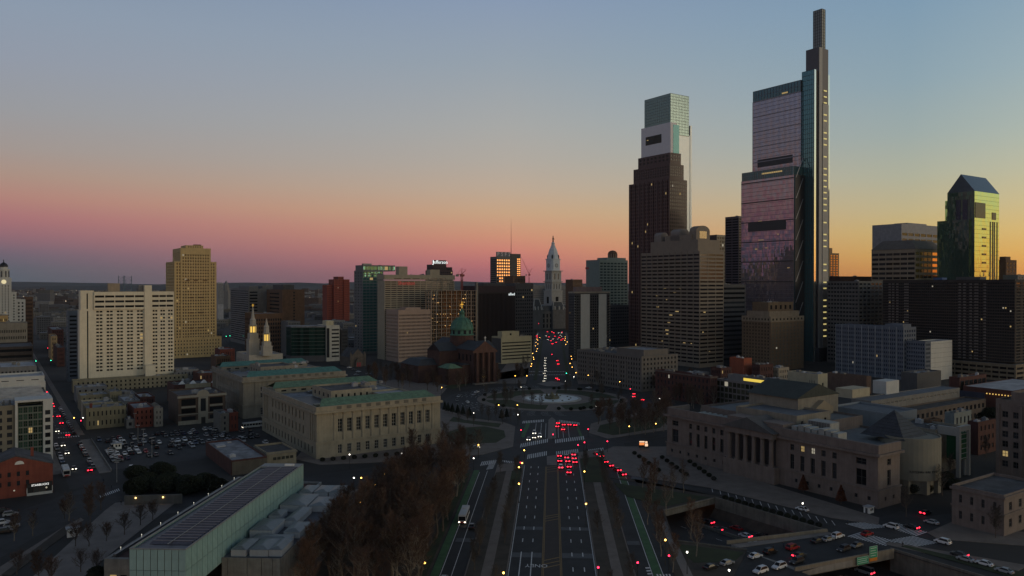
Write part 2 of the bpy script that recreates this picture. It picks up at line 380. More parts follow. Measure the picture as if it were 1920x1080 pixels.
# parkway beyond the circle
b = MB(); b.sheet([pk(600,-21), pk(600,21), pk(1290,21), pk(1290,-21)], .034); struct('road', b, ASPH2)
for s_ in (-1, 1):
    slab('pavement', [pk(618,21*s_), pk(618,(48)*s_), pk(1270,36*s_), pk(1270,21*s_)], .13, PAVE)
    slab('lawn_strip', [pk(640,12.5*s_), pk(640,15.5*s_), pk(1250,15.5*s_), pk(1250,12.5*s_)], .12, LAWN)
slab('pavement', [pk(604,-4), pk(618,-12), pk(636,0), pk(618,12), pk(604,4)], .15, PAVEL)
# parkway near section: raised strips
for s_, a, c in ((-1, 12.3, 24), (1, 12.3, 23)):
    far = lambda v: u20(v) - 6
    slab('kerbed_strip', [pk(150, s_*a), pk(150, s_*c), pk(far(s_*c), s_*c), pk(far(s_*a), s_*a)], .13, PAVE)
    slab('lawn', [pk(150, s_*(a+.4)), pk(150, s_*(c-.4)), pk(far(s_*c)-14, s_*(c-.4)), pk(far(s_*a)-14, s_*(a+.4))], .15, DIRT if 1 else LAWN, .1)
    slab('footpath', [pk(150, s_*(a+4.3)), pk(150, s_*(a+7.2)), pk(far(s_*a)-12, s_*(a+7.2)), pk(far(s_*a)-12, s_*(a+4.3))], .172, PAVE, .14)
slab('lawn', [pk(312,12.8), pk(312,22.4), pk(u20(22)-22,22.4), pk(u20(13)-20,12.8)], .19, LAWN, .14)
slab('lawn', [pk(305,-13), pk(305,-17), pk(u20(-17)-22,-17), pk(u20(-13)-20,-13)], .19, LAWN, .14)
# left park under the trees, gardens round the gallery
slab('park_ground', [pk(150,-33.7), pk(330,-33.7), pk(322,-40), pk(300,-66), pk(150,-66)], .13, DIRT)
slab('lawn', [pk(150,-34.4), pk(326,-34.4), pk(320,-37), pk(150,-37)], .15, LAWN, .1)
slab('gallery_ground', [pk(120,-66.2), pk(299,-66.2), pk(286,-118), pk(120,-118)], .12, PAVE)
slab('gravel_court', pxs((52,1090),(150,1000),(196,958),(215,944),(300,934),(330,942),(180,1060),(150,1110),(60,1110)), .14, PAVEL)
slab('planted_bed', pxs((0,1080),(120,988),(132,996),(20,1080)), .16, DIRT)
slab('footpath', pxs((-30,1082),(118,989),(150,972),(156,976),(126,994),(0,1082)), .10, PAVE)
# parking lot and pavements along the left street
slab('pavement', [st(-38,LW+.1), st(-38,LW+4.6), st(46,LW+4.6), st(46,LW+.1)], .13, PAVEL)
slab('pavement', [st(60,LW+.1), st(60,LW+3.4), st(900,LW+3.4), st(900,LW+.1)], .13, PAVE)
slab('pavement', [st(-30,-LW-.1), st(-30,-LW-4), st(900,-LW-4), st(900,-LW-.1)], .13, PAVE)
lot = [st(-34,LW+5), st(43,LW+5), along(st(43,LW+5),SV,92), along(st(-20,LW+5),SV,80), along(st(-34,LW+5),SV,40)]
slab('parking_lot', lot, .05, ASPH2)
# library forecourts and squares round the circle
slab('pavement', pxs((552,862),(600,872),(700,868),(905,853),(962,838),(966,800),(944,792),(880,784),(835,768),(700,745),(640,760)), .13, PAVE)
slab('lawn', pxs((838,812),(862,803),(908,800),(945,808),(948,820),(930,831),(868,833),(842,828)), .16, LAWN, .1)
slab('lawn', pxs((850,782),(872,788),(940,795),(935,802),(880,795),(842,790)), .16, LAWN, .1)
slab('plaza', pxs((836,798),(862,791),(905,793),(938,800),(905,798),(858,802),(838,810)), .15, PAVEL, .1)
slab('pavement', pxs((1104,812),(1108,795),(1150,784),(1212,770),(1300,775),(1252,806),(1140,823)), .13, PAVE)
slab('lawn', pxs((1120,810),(1125,798),(1160,790),(1220,778),(1262,780),(1238,803),(1150,817)), .16, LAWN, .1)
slab('pavement', pxs((700,738),(822,746),(838,728),(902,716),(965,709),(990,705),(992,690),(930,700),(700,715)), .13, PAVE)
slab('lawn', pxs((832,727),(850,716),(905,706),(940,704),(898,714),(850,730)), .16, LAWN, .1)
slab('pavement', pxs((1085,700),(1088,709),(1140,716),(1215,727),(1238,742),(1300,748),(1260,722),(1180,708)), .13, PAVE)
# Franklin forecourt, Winter street
fi = gp(1648, 955)
slab('pavement', pxs((1118,852),(1150,838),(1260,838),(1250,850),(1650,972),(1648,985),(1560,972),(1330,915),(1180,892)), .13, PAVE)
slab('road', pxs((1165,893),(1330,918),(1560,975),(1620,985),(1920,945),(1990,960),(1720,1040),(1600,1020),(1540,985),(1340,925),(1200,905)), .03, ASPH)
slab('road', [(*pk(196,36),)[:2], pk(212,36), along(trR(47),SV,42), along(trR(68),SV,42)], .026, ASPH)
slab('pavement', pxs((1905,1075),(1660,1022),(1668,1017),(1930,1062)), .14, PAVE)
slab('lawn', pxs((1920,1090),(1690,1026),(1700,1024),(1935,1078)), .16, LAWN, .1)
slab('pavement', pxs((1740,1000),(1790,978),(1990,1010),(1990,1030),(1760,1012)), .13, PAVE)
# land between the right carriageway and the trench
slab('park_ground', [pk(205,33.7), pk(318,33.7), (40,318), along(TA,SV,4), TA, TB, (50.5,240), (70.5,231.5), (66,222), (58,206)], .12, DIRT)
slab('lawn', [(41,310), along(TA,EV,2), (55,277), (43,290)], .15, LAWN, .1)
slab('lawn', [(50.0,237.5), (69.0,229.5), (64,222), (52,221)], .15, LAWN, .1)
slab('footpath', [pk(208,36), pk(208,38.5), pk(262,38.5), pk(262,36)], .15, PAVEL, .1)
# trench walls, floor, barrier
TD = -6.2
def wall_line(name, pts, z0, z1, th, m, label=None):
    b = MB()
    for p, q in zip(pts, pts[1:]):
        d = Vector((q[0]-p[0], q[1]-p[1])); n = Vector((-d.y, d.x)).normalized()*th
        b.prism([p, q, (q[0]+n.x, q[1]+n.y), (p[0]+n.x, p[1]+n.y)], z0, z1)
    return b.obj(name, m)
WALLM = mat('retaining_wall', (.12, .112, .098), .9, var=.3, scale=.3)
BANK = mat('earth_bank', (.05, .036, .028), .95, var=.4, scale=.3, streak=False)
slab('expressway', [along(along(TA,EV,14),SV,14), along(along(TB,EV,14),SV,-14), (35,240), (50,190), (90,90), (190,150), along(trR(60),SV,20)], TD, ASPH)
tag(wall_line('retaining_wall', [along(TA,EV,.0), trR(46.5)], -3.4, .75, .5, WALLM), 'long concrete retaining wall along the expressway cutting, Winter Street side', 'retaining wall')
tag(wall_line('retaining_wall', [(113.5,231.8), (148.5,178.0)], TD-.5, .7, .5, WALLM), 'concrete retaining wall of the cutting on the near side of the bridge', 'retaining wall')
b = MB(); q1 = along(trR(0),SV,-3); q2 = along(trR(46.5),SV,-3)
b.quad((*TA,-3.3),(*trR(46.5),-3.3),(*q2,TD),(*q1,TD)); struct('earth_bank', b, BANK)
tag(wall_line('retaining_wall', [TB, TA], TD+4.4, .6, .5, WALLM), 'portal wall where the expressway cutting dives under the parkway', 'retaining wall')
tag(wall_line('retaining_wall', [(50.5,240), TB], TD, .5, .4, BANK), 'dark planted side wall of the cutting beside the parkway', 'retaining wall')
tag(wall_line('retaining_wall', [(70.5,231.5),(50.5,240)], TD, .55, .4, WALLM), 'low pale wall closing the corner of the cutting', 'retaining wall')
m0 = along(along(TA,SV,-14.5),EV,0); tag(wall_line('median_barrier', [m0, along(m0,MEV,47)], TD, TD+1.1, .5, WALLM), 'concrete median barrier between the sunken expressway lanes', 'barrier')
# bridge over the expressway
br = thing('road_bridge', 'concrete street bridge crossing the sunken expressway', 'bridge', (0,0,0))
b = MB(); b.prism([(67,236), trR(46.8), trR(68.5), (79.5,214.5)], -1.6, .06); b.obj('deck', CONC, br)
b = MB(); b.sheet([(68,234), along(trR(49.5),SV,.5), along(trR(66.5),SV,.5), (79.8,217.5)], .075); b.obj('carriageway', ASPH2, br)
b = MB(); b.prism([(67,236.2), trR(46.8), trR(49.2), (69,233.6)], .06, .2); b.obj('sidewalk', PAVEL, br)
PARAP = mat('bridge_parapet', (.17, .15, .12), .9, var=.25)
def barr(p, q, z0, z1, th, m, name, par=None):
    d = Vector((q[0]-p[0], q[1]-p[1])); n = Vector((-d.y, d.x)).normalized()*th
    b = MB(); b.prism([p, q, (q[0]+n.x, q[1]+n.y), (p[0]+n.x, p[1]+n.y)], z0, z1); return b.obj(name, m, par)
barr((66,236.8), trR(46.6), .0, 1.15, .4, PARAP, 'parapet', br)
barr((78.8,214.6), trR(68.8), -1.9, 1.1, .45, PARAP, 'parapet', br)
# painted markings
def dash(b, u0, u1, v, w=.14, z=.05):
    b.sheet([pk(u0,v-w), pk(u0,v+w), pk(u1,v+w), pk(u1,v-w)], z)
b = MB()
for v in (-9.1, -5.9, 5.9, 9.1):
    u = 203.0
    while u < 345:
        if v < 0 and u < 222: dash(b, u, u+12, v)
        else: dash(b, u, u+3.2, v)
        u += 12
for v0, v1 in ((-30.8,-30.5), (-27.6,-27.4), (27.5,27.75), (30.4,30.65), (-12.1,-11.9), (12.0,12.2)): dash(b, 150, u20(v0)-14, (v0+v1)/2, .1)
for v in (5.9, 9.1): dash(b, 335, u20(v)-6, v, .1)
for k in range(7): v = 27.4; b.sheet([pk(205+k*2.2, 26.3), pk(206+k*2.2, 26.3), pk(206.3+k*2.2, 27.5), pk(205.3+k*2.2, 27.5)], .05)
for v in (-9,-6,-3.4,3.4,6,9): dash(b, 402, 443, v, .1)
struct('lane_markings', b, MARK)
b = MB()
for v in (-2.75, -2.35, 2.35, 2.75): dash(b, 150, 338, v, .11, .052)
for py in (877, 881, 886, 969, 973, 978, 1052, 1059, 1066):
    u = CH*F/(py-HZ); b.sheet([pk(u-.25,-2.3), pk(u+2.7,2.3), pk(u+3.3,2.3), pk(u+.35,-2.3)], .052)
struct('median_markings', b, YELL)
b = MB(); b.sheet([pk(150,-2.9), pk(150,2.9), pk(340,2.9), pk(340,-2.9)], .04); struct('painted_median', b, MEDI)
b = MB(); b.prism([pk(341,-2.2), pk(341,2.2), pk(361,2.4), pk(358,-2.4)], 0, .16); struct('median_island', b, PAVEL)
b = MB(); b.prism([pk(398,-2.2), pk(400,2.2), pk(455,2.0), pk(463,0), pk(455,-2.0)], 0, .16); struct('median_island', b, PAVEL)
b = MB(); b.sheet([pk(150,-33.3), pk(150,-31), pk(330,-31), pk(330,-33.3)], .045); b.sheet([pk(205,27.9), pk(205,30.3), pk(335,30.3), pk(335,27.9)], .045)
b.sheet([pk(402,-16.5), pk(402,-14.3), pk(446,-12.3), pk(446,-14.5)], .045); b.sheet([pk(392,15.3), pk(392,16.8), pk(446,14.2), pk(446,12.8)], .045); struct('bike_lane', b, GREEN)
b = MB()
for u, w in ((252.5, 1.6), (227.5, 2.0), (262, .0)):
    if w:
        for v0, v1 in ((-12.2,-3.0), (3.0,12.2)): b.sheet([pk(u-w,v0), pk(u-w,v1), pk(u+w,v1), pk(u+w,v0)], .048)
for v0, v1 in ((-30,-24.5),(23.2,27)): b.sheet([pk(238,v0), pk(238,v1), pk(241.5,v1), pk(241.5,v0)], .048)
b.sheet(pxs((1183,900),(1186,890),(1206,888),(1208,899)), .05)
struct('concrete_bands', b, BAND)
def crosswalk(p0, p1, ln, d, n, fill=.5, z=.056):
    b = MB(); d = Vector(d).normalized()*ln/2
    for i in range(n):
        a, c = i/n, (i+fill)/n
        P = [(p0[0]+(p1[0]-p0[0])*t, p0[1]+(p1[1]-p0[1])*t) for t in (a, c)]
        b.sheet([(P[0][0]-d.x,P[0][1]-d.y), (P[1][0]-d.x,P[1][1]-d.y), (P[1][0]+d.x,P[1][1]+d.y), (P[0][0]+d.x,P[0][1]+d.y)], z)
    return struct('crosswalk', b, MARK)
PD = pk(1,0)
crosswalk(gp(989,857), gp(1027,850), 9, PD, 11); crosswalk(gp(1043,851), gp(1086,846), 9, PD, 12)
crosswalk(gp(976,836), gp(1029,826), 9, PD, 14); crosswalk(gp(1041,828), gp(1097,821), 9, PD, 14)
crosswalk(gp(902,870), gp(931,866), 8, PD, 8); crosswalk(gp(1104,847), gp(1134,843), 8, PD, 8)
crosswalk(gp(980,792), gp(1021,789), 8, PD, 13); crosswalk(gp(1049,790), gp(1088,795), 8, PD, 13)
crosswalk(gp(918,880), gp(926,864), 3.5, SV, 9); crosswalk(gp(942,865), gp(965,868), 3.5, PD, 7)
crosswalk(gp(897,848), gp(912,842), 3.5, PD, 6)
crosswalk(gp(988,703), gp(1071,703), 3.5, PD, 26, z=.07); crosswalk(gp(990,697), gp(1068,697), 3.5, PD, 26, z=.07)
crosswalk(gp(108,813), gp(150,809), 3, EV, 9); crosswalk(gp(108,821), gp(150,818), 3, EV, 9)
crosswalk(gp(186,932), gp(224,918), 4, EV, 11)
crosswalk(gp(1604,988), gp(1650,984), 7, MEV, 9); crosswalk(gp(1672,985), gp(1732,1003), 7, SV, 13)
crosswalk(gp(1602,1003), gp(1676,1021), 7, SV, 14); crosswalk(gp(1692,1020), gp(1738,1012), 8, MEV, 9)
crosswalk(gp(1233,1083), gp(1262,1083), 4, PD, 5)
b = MB()
for k in range(16):
    t = k/15; p = (1335+ (1560-1335)*t, 917+(977-917)*t); a = gp(*p); c = along(a, (Sx*.7+Ex*.7, Sy*.7+Ey*.7), -5.2)
    b.prism([a, (a[0]+.18,a[1]), (c[0]+.18,c[1]), c], .03, .052)
struct('parking_bay_lines', b, MARK)
b = MB()
for k in range(9):
    for v in (-1.6, 1.6):
        a = st(70+k*14, v); c = st(73+k*14, v); b.sheet([a, (a[0]+.15,a[1]), (c[0]+.15,c[1]), c], .04)
for i in range(10):
    for r in (54, 57.2, 60.6, 64, 68):
        a0 = 196+i*8 + (r % 3); b.sheet(pie(r-.1, r+.1, a0, a0+4.5, 4), .05)
        a0 = 96+i*8; b.sheet(pie(r-.1, r+.1, a0, a0+4.5, 4), .05)
struct('lane_markings', b, MARK)
on = text('ONLY', 3.2, MARK, None, (*pk(219, -4.4), .055), (0,0,PA+math.pi), 'road_lettering', .002); on.scale = (.75, 1.1, 1); on['kind'] = 'structure'
# distant land
LAND = mat('far_land', (.020, .022, .026), .95, var=.3, scale=.0008, streak=False)
b = MB(); rg = random.Random(3)
for ring_y, hmax in ((9000, 60), (13000, 105), (17000, 150)):
    n = 60; hs = [hmax*(.55+.25*math.sin(k*.37+ring_y)+.2*rg.random()) for k in range(n+1)]
    for k in range(n):
        x0 = -ring_y*1.1 + 2.2*ring_y*k/n; x1 = -ring_y*1.1 + 2.2*ring_y*(k+1)/n
        b.quad((x0,ring_y,0),(x1,ring_y,0),(x1,ring_y+900,hs[k+1]),(x0,ring_y+900,hs[k]))
        b.quad((x0,ring_y+900,hs[k]),(x1,ring_y+900,hs[k+1]),(x1,ring_y+2600,0),(x0,ring_y+2600,0))
struct('hills', b, LAND)
# ================================================================ BUILDINGS
LIME = mat('limestone', (.265, .235, .175), .85, var=.16); LIME2 = mat('limestone_grey', (.21, .19, .155), .85, var=.18); LIMEP = mat('limestone_rose', (.150, .122, .110), .85, var=.18)
COPPER = mat('green_copper', (.055, .15, .105), .7, var=.3, scale=.4); COPPER2 = mat('green_copper_dull', (.10, .18, .115), .75, var=.3, scale=.4)
BRICK = mat('red_brick', (.13, .035, .025), .9, var=.25); BRICKD = mat('dark_brick', (.075, .03, .025), .9, var=.25); BRICKB = mat('brown_brick', (.13, .075, .045), .9, var=.2)
WBR = mat('white_concrete', (.66, .59, .45), .8, var=.08); GOLD = mat('golden_brick', (.50, .36, .17), .85, var=.14); TAN = mat('tan_stone', (.30, .25, .19), .85, var=.14)
BEIGE = mat('beige_panel', (.36, .32, .23), .85, var=.12); GREYW = mat('grey_panel', (.15, .15, .155), .8, var=.14); GREYD = mat('dark_grey_panel', (.07, .07, .075), .8, var=.15)
BLUEG = mat('blue_grey_panel', (.11, .13, .165), .8, var=.15); PINKB = mat('pinkish_precast', (.34, .25, .20), .8, var=.1); FRW = mat('window_frame_pale', (.33, .32, .28), .7, var=0); FRD = mat('window_frame_dark', (.05,.05,.05), .6, var=0)
GRAN = mat('red_granite', (.060, .026, .024), .45, var=.15); DKG = glassm('dark_tower_glass', (.016,.014,.016), .0, .08, .4)
def simple(name, label, pl, pc, pr, ptop, Yc, wm, Rf=None, Lf=None, roof=None, cat='building', Ly=None, Lx=None, par=.9, clutter=3, group=None, pent=None):
    B, lx, ly, z = gbld(name, label, cat, pl, pc, pr, ptop, Yc, Ly, Lx, group)
    B.block(0, lx, 0, ly, 0, z, wm, Rf, Lf, roof, par)
    if pent: B.box('penthouse', lx*.3, lx*.75, ly*.25, ly*.7, z-par, z+pent, wm)
    elif clutter: B.clutter(1, lx-1, 1, ly-1, z-par, clutter, int(pl+pc))
    B.done(); return B, lx, ly, z
# ---- clock tower at the far left
B = Bld('clock_tower', 'white stepped clock tower with lit dial and dark dome', 'tower', (wx(8,912), 912))
WT = mat('white_terracotta', (.50, .50, .47), .7, var=.08)
B.block(-34, 21, -2, 30, 0, wz(562,912), WT, sp_(14,14,.45,.5,1,3,2,.3,.03), None)
B.block(-8, 7, -6, 9, 0, wz(521,905), WT, sp_(4,24,.42,.5,1.6,4,8,.3,.06), sp_(4,24,.42,.5,1.6,4,8))
B.block(-12, 12, -4, 14, 0, wz(548,905), WT, sp_(7,20,.42,.5,1,4,2,.3,.03), sp_(5,20,.42,.5,1,4,2))
b = MB(); z0 = wz(521,905); b.lathe([(5.6,z0-.9),(5.6,z0+9),(6.2,z0+9.3),(6.2,z0+10.3),(4.2,z0+10.6),(4.2,z0+13)], 8, -.5, 1.5); b.obj('belfry', WT, B.o)
b = MB(); b.lathe([(4.6,z0+13),(4.3,z0+15),(3.2,z0+16.8),(1.2,z0+18),(.5,z0+18.6),(.4,z0+21),(.05,z0+22)], 16, -.5, 1.5); b.obj('dome', DARK, B.o, smooth=True)
b = MB(); b.tube((-.5,-6.15,z0-4.6),(-.5,-5.95,z0-4.6),2.5,2.5,24); b.obj('clock_dial', mat('clock_face', (.5,.45,.3), var=0, emit=.6, ecol=(1,.86,.5)), B.o)
b = MB()
for k in range(8): a = R(22.5+45*k); b.box(-.5+5.55*math.cos(a)-.6, -.5+5.55*math.cos(a)+.6, 1.5+5.55*math.sin(a)-.6, 1.5+5.55*math.sin(a)+.6, z0+1, z0+8)
b.obj('belfry_openings', GREYD, B.o); B.done()
simple('office_building', 'brown brick office block just right of the white clock tower', 30, 46, 62, 557, 985, BRICKB, sp_(6,12,.5,.5,1,3,2), None, Ly=30)
simple('office_building', 'small yellow building below the clock tower at the photo edge', -20, -5, 15, 592, 800, mat('ochre_brick',(.36,.25,.11),.85), sp_(6,6,.5,.5,1,14,2), None, Ly=20)
simple('office_building', 'pale two-step building with yellow top storey left of the street', -30, -6, 51, 606, 720, LIME2, [sp_(16,5,.5,.45,1,8,5)], None, Ly=26, roof=ROOFL)
B, lx, ly, z = gbld('parking_garage', 'dark parking garage with long open decks beside the left street', 'garage', -60, -20, 62, 652, 600, 55)
B.block(0, lx, 0, ly, 0, z, mat('garage_brick',(.075,.06,.052),.9), sp_(1,6,.99,.45,.8,1,.6,1.5,0), None); B.done()
simple('warehouse', 'long grey building with pale flat roof in front of the garage', -80, -40, 68, 691, 520, GREYW, sp_(14,3,.5,.4,1,1,1), None, Ly=45, roof=ROOFW)
simple('row_building', 'dark brick block lining the far side of the left street', 90, 97, 119, 618, 900, BRICKD, sp_(5,6,.4,.5), None, Ly=80, roof=ROOFL)
simple('row_building', 'small tan house front beside the left street traffic', 93, 95, 107, 630, 810, mat('tan_front',(.30,.22,.12),.85), sp_(3,5,.4,.5), None, Ly=40)
simple('row_building', 'maroon brick row along the street before the blue-grey block', 105, 107, 121, 652, 745, BRICKD, sp_(4,4,.4,.5), None, Ly=60)
simple('apartment_block', 'narrow blue-grey banded block left of the white hotel slab', 114, 127, 147, 583, 630, BLUEG, sp_(1,16,.86,.48,.8,3,3,.6), sp_(1,16,.8,.35,1,3,3), Ly=14)
# ---- white hotel slab
B, lx, ly, z = gbld('hotel_slab', 'tall white concrete slab hotel with dark window pairs', 'hotel', 139, 149, 326, 545, 578, 15)
zc = z - 14.5
B.block(0, lx, 0, ly, 0, zc, WBR, [sp_(1,1,.6,.97,0,2,0,.5,0,u0=.070,u1=.092), sp_(14,18,.80,.48,.6,13,.2,.7,.012,u0=.155,u1=.67,skip=lambda i,j: i%3==2), sp_(8,18,.80,.48,.4,10,.2,.7,.012,u0=.755,u1=.995,skip=lambda i,j: i%3==2)], None)
B.block(lx*.145, lx*.675, -1.1, ly-.5, zc+.02, z-1, WBR, sp_(5,3,.92,.42,.3,.4,1.6,.8,0), None)
B.block(lx*.75, lx*.998, -.6, ly-.5, zc+.02, z-1, WBR, sp_(3,3,.92,.42,.3,.4,1.6,.8,0), None)
B.block(lx*.01, lx*.145-.03, .02, ly-.5, zc+.02, z, WBR, sp_(1,1,.10,.9,0,0,1.5,.5,0), None)
B.block(lx*.672, lx*.752, -1.5, ly-1, 0, wz(535,590), WBR, None, None)
B.box('roof_plant', lx*.62, lx*.68, 3, 9, z-1, z+4, CONC); B.box('roof_plant', lx*.30, lx*.42, 4, 12, z-1, z+5.5, mat('plant_tan',(.3,.24,.17)))
B.done()
B, lx, ly, z = gbld('hotel_podium', 'low beige two-storey podium in front of the white hotel slab', 'building', 118, 136, 352, 714, 566, 11)
B.block(0, lx, 0, ly-.5, 0, z, mat('beige_stucco',(.24,.21,.14),.85), sp_(24,3,.36,.5,2,-1,1,.3,.01), None, ROOFL)
B.box('roof_house', lx*.62, lx*.71, 3, 9, z-.9, z+8, WBR); B.clutter(lx*.45, lx*.98, 1, 9, z-.9, 6, 4, [ROOFW, STEEL]); B.done()
# ---- golden art deco tower
B, lx, ly, z = gbld('deco_tower', 'golden brick art deco apartment tower with stepped crown', 'tower', 311, 327, 406, 490, 832)
W1 = sp_(15,30,.5,.52,1.5,4,1,.6,.03); W2 = sp_(10,30,.5,.52,1.5,4,1,.6,.03)
B.block(0, lx, 0, ly, 0, z, GOLD, W1, W2)
i = lx*.14
B.block(i, lx-i, -.6, ly-i, 0, wz(465,838), GOLD, sp_(11,33,.5,.52,1.5,4,6,.6,.06), sp_(8,5,.38,.45,1,z+2,4,.3,.08))
B.block(lx*.28, lx*.70, 4, ly*.6, z, wz(460,845), GOLD, sp_(6,1,.3,.8,2,wz(465,838)-z+.4,.6), None)
B.box('roof_house', lx*.5, lx*.66, 6, 14, wz(461,845), wz(458,845), BRICKB)
B.block(-3, lx+4, -5, ly, 0, 22, GOLD, sp_(16,5,.36,.45,1.5,2,2,.35,.03), None)
b = MB()
for x, zz in ((.3,.80),(.5,.80),(.72,.80),(.4,.62),(.62,.62),(.4,.46),(.62,.46),(.4,.30),(.62,.30),(.5,.1)): b.box(lx*x-2, lx*x+2, -1.5, -.61, z*zz, z*zz+1.1)
b.obj('balconies', BRICKB, B.o); B.done()
# ---- twin spired temple
B = Bld('temple', 'pale stone temple with two lit lantern spires', 'church', (wx(467,640), 640))
c_, lx, ly, z = gdim(443, 467, 530, 666, 640); TST = mat('temple_granite', (.34,.32,.28), .8, var=.08)
B.block(0, lx, 0, ly, 0, z, TST, sp_(9,1,.3,.5,2,9,2), sp_(6,1,.3,.6,2,6,2), ROOFL)
def spire(px, Y, wid, levels, gold):
    X = wx(px, Y); dx, dy = X-B.loc[0], Y-B.loc[1]; x = dx*Sx+dy*Sy; y = dx*Ex+dy*Ey; w = wid/2
    zs = [wz(p, Y) for p in levels]
    b = MB(); b.box(x-w,x+w,y-w,y+w,z-.8,zs[0]); b.box(x-w-.3,x+w+.3,y-w-.3,y+w+.3,zs[0],zs[0]+.7); b.box(x-w*.82,x+w*.82,y-w*.82,y+w*.82,zs[0]+.7,zs[1]); b.obj('tower_stage', TST, B.o)
    b = MB(); b.lathe([(w*.78,zs[1]),(w*.78,zs[1]+.6),(w*.5,zs[1]+.6),(w*.5,zs[2]-.6),(w*.78,zs[2]-.6),(w*.8,zs[2])], 8, x, y, a0=R(22.5))
    for k in range(8): a = R(22.5+45*k); b.tube((x+w*.68*math.cos(a),y+w*.68*math.sin(a),zs[1]+.5),(x+w*.68*math.cos(a),y+w*.68*math.sin(a),zs[2]-.5),.32,.32,6)
    b.obj('lantern', TST, B.o)
    b = MB(); b.lathe([(w*.56,zs[1]+.9),(w*.56,zs[2]-1.4)], 8, x, y, a0=R(22.5)); b.obj('lantern_light', mat('lantern_glow',(.4,.3,.1),var=0,emit=.9,ecol=(1,.62,.12)), B.o)
    b = MB(); b.lathe([(w*.6,zs[2]),(w*.55,zs[3]),(w*.6,zs[3]+.4),(w*.36,zs[3]+2),(w*.06,zs[4]-2.2)], 8, x, y, a0=R(22.5)); b.obj('spire', TST, B.o)
    if gold: b = MB(); b.tube((x,y,zs[4]-2.2),(x,y,zs[4]),.42,.3,6); b.box(x-.9,x+.9,y-.15,y+.15,zs[4]-1.1,zs[4]-.7); b.obj('gilded_figure', mat('glowing_gilding',(.8,.5,.08),.35,.8,var=0,emit=.25,ecol=(1,.6,.1)), B.o)  # the gilding emits a little, a golden gleam put into the material
spire(474, 652, 8.6, (637,625,609,601,570), True); spire(499.5, 646, 7.6, (650,641,624,614,592), False); B.done()
# ---- mid-distance left-centre
B, lx, ly, z = gbld('office_tower', 'grey slab office with pale ribbon window bay left of brown tower', 'building', 432, 466, 494, 541, 1000)
B.block(0, lx, 0, ly, 0, z, mat('slab_grey',(.16,.155,.15),.8), sp_(1,17,.96,.5,.2,4,3,.4,.0,u0=.06,u1=.62), sp_(1,24,.97,.4,.3,4,2,.3,0)); B.box('penthouse', lx*.1, lx*.7, 4, ly*.6, z-.9, z+3, GREYW); B.done()
B, lx, ly, z = gbld('office_tower', 'brown brick tower with one column of dark slit windows', 'building', 500, 529, 571, 543, 955)
B.block(0, lx, 0, ly, 0, z, BRICKB, sp_(1,18,.7,.55,0,4,2,.4,0,u0=.48,u1=.58), sp_(1,14,.7,.4,3,4,3,.6,0), ROOFL); B.box('penthouse', lx*-.1+5, lx*.55, 2, ly*.7, z-.9, z+6, GREYD); B.done()
simple('office_building', 'dull grey block joining the slab office and the brown tower', 480, 492, 530, 536, 1010, GREYW, None, None, Ly=30)
simple('office_building', 'tan office with square dark windows behind the temple spires', 459, 478, 530, 588, 850, BRICKB, sp_(11,9,.62,.58,1,2,5,.4), sp_(8,9,.62,.58,1,2,5,.4), ROOFL)
simple('office_building', 'small grey block of square windows beside the glass office', 535, 540, 563, 603, 845, GREYW, sp_(7,11,.5,.5,.5,2,1), None, Ly=30)
# glass office with curved front
B, lx, ly, z = gbld('glass_office', 'green glass office with curved front and white end wing', 'building', 590, 612, 640, 610, 795, 26)
GRG = glassm('green_curtain_glass', (.012,.03,.026), .0, .07, .5)
B.block(0, lx*.88, 0, ly, 0, z, mat('white_panel',(.40,.40,.36),.7), [sp_(1,1,.9,.94,0,3,2,.3,0,u0=0,u1=.24), sp_(1,8,.95,.42,.3,3,3,.4,.0,u0=.36,u1=1)], None)
b = MB(); b.box(1, lx*.55, 3, 14, z-1, z+4.5); b.obj('roof_house', mat('pale_yellow_plant',(.45,.42,.30)), B.o)
n = 12; arc = [(-.2-k*2.55, 2.0 + 9*math.sin(k/n*2.2)*-.35 + k*1.5) for k in range(n+1)]
for k in range(n):
    (xa,ya),(xb,yb) = arc[k], arc[k+1]
    b = MB(); b.prism([(xa,ya),(xb,yb),(xb+.4,yb+18),(xa+.4,ya+18)], 6, z-2); b.obj('glass_bay', GRG, B.o)
b = MB()
for j in range(9):
    zz = 6+(z-8)*j/8
    for k in range(n):
        (xa,ya),(xb,yb) = arc[k], arc[k+1]; b.prism([(xa,ya-.12),(xb,yb-.12),(xb,yb+.1),(xa,ya+.1)], zz-.12, zz+.12)
b.obj('mullions', STEEL, B.o)
b = MB(); b.prism([(p[0],p[1]-.5) for p in arc]+[(arc[-1][0],arc[-1][1]+19),(0,21)], z-2, z-.6); b.obj('roof', ROOFL, B.o)
b = MB(); b.prism([(p[0],p[1]-.2) for p in arc]+[(arc[-1][0],arc[-1][1]+19),(0,21)], 0, 6); b.obj('base_storey', GREYD, B.o)
B.done()
simple('office_building', 'dim grey annex right of the green glass office', 630, 640, 652, 618, 815, GREYD, sp_(4,8,.5,.5), None, Ly=20)
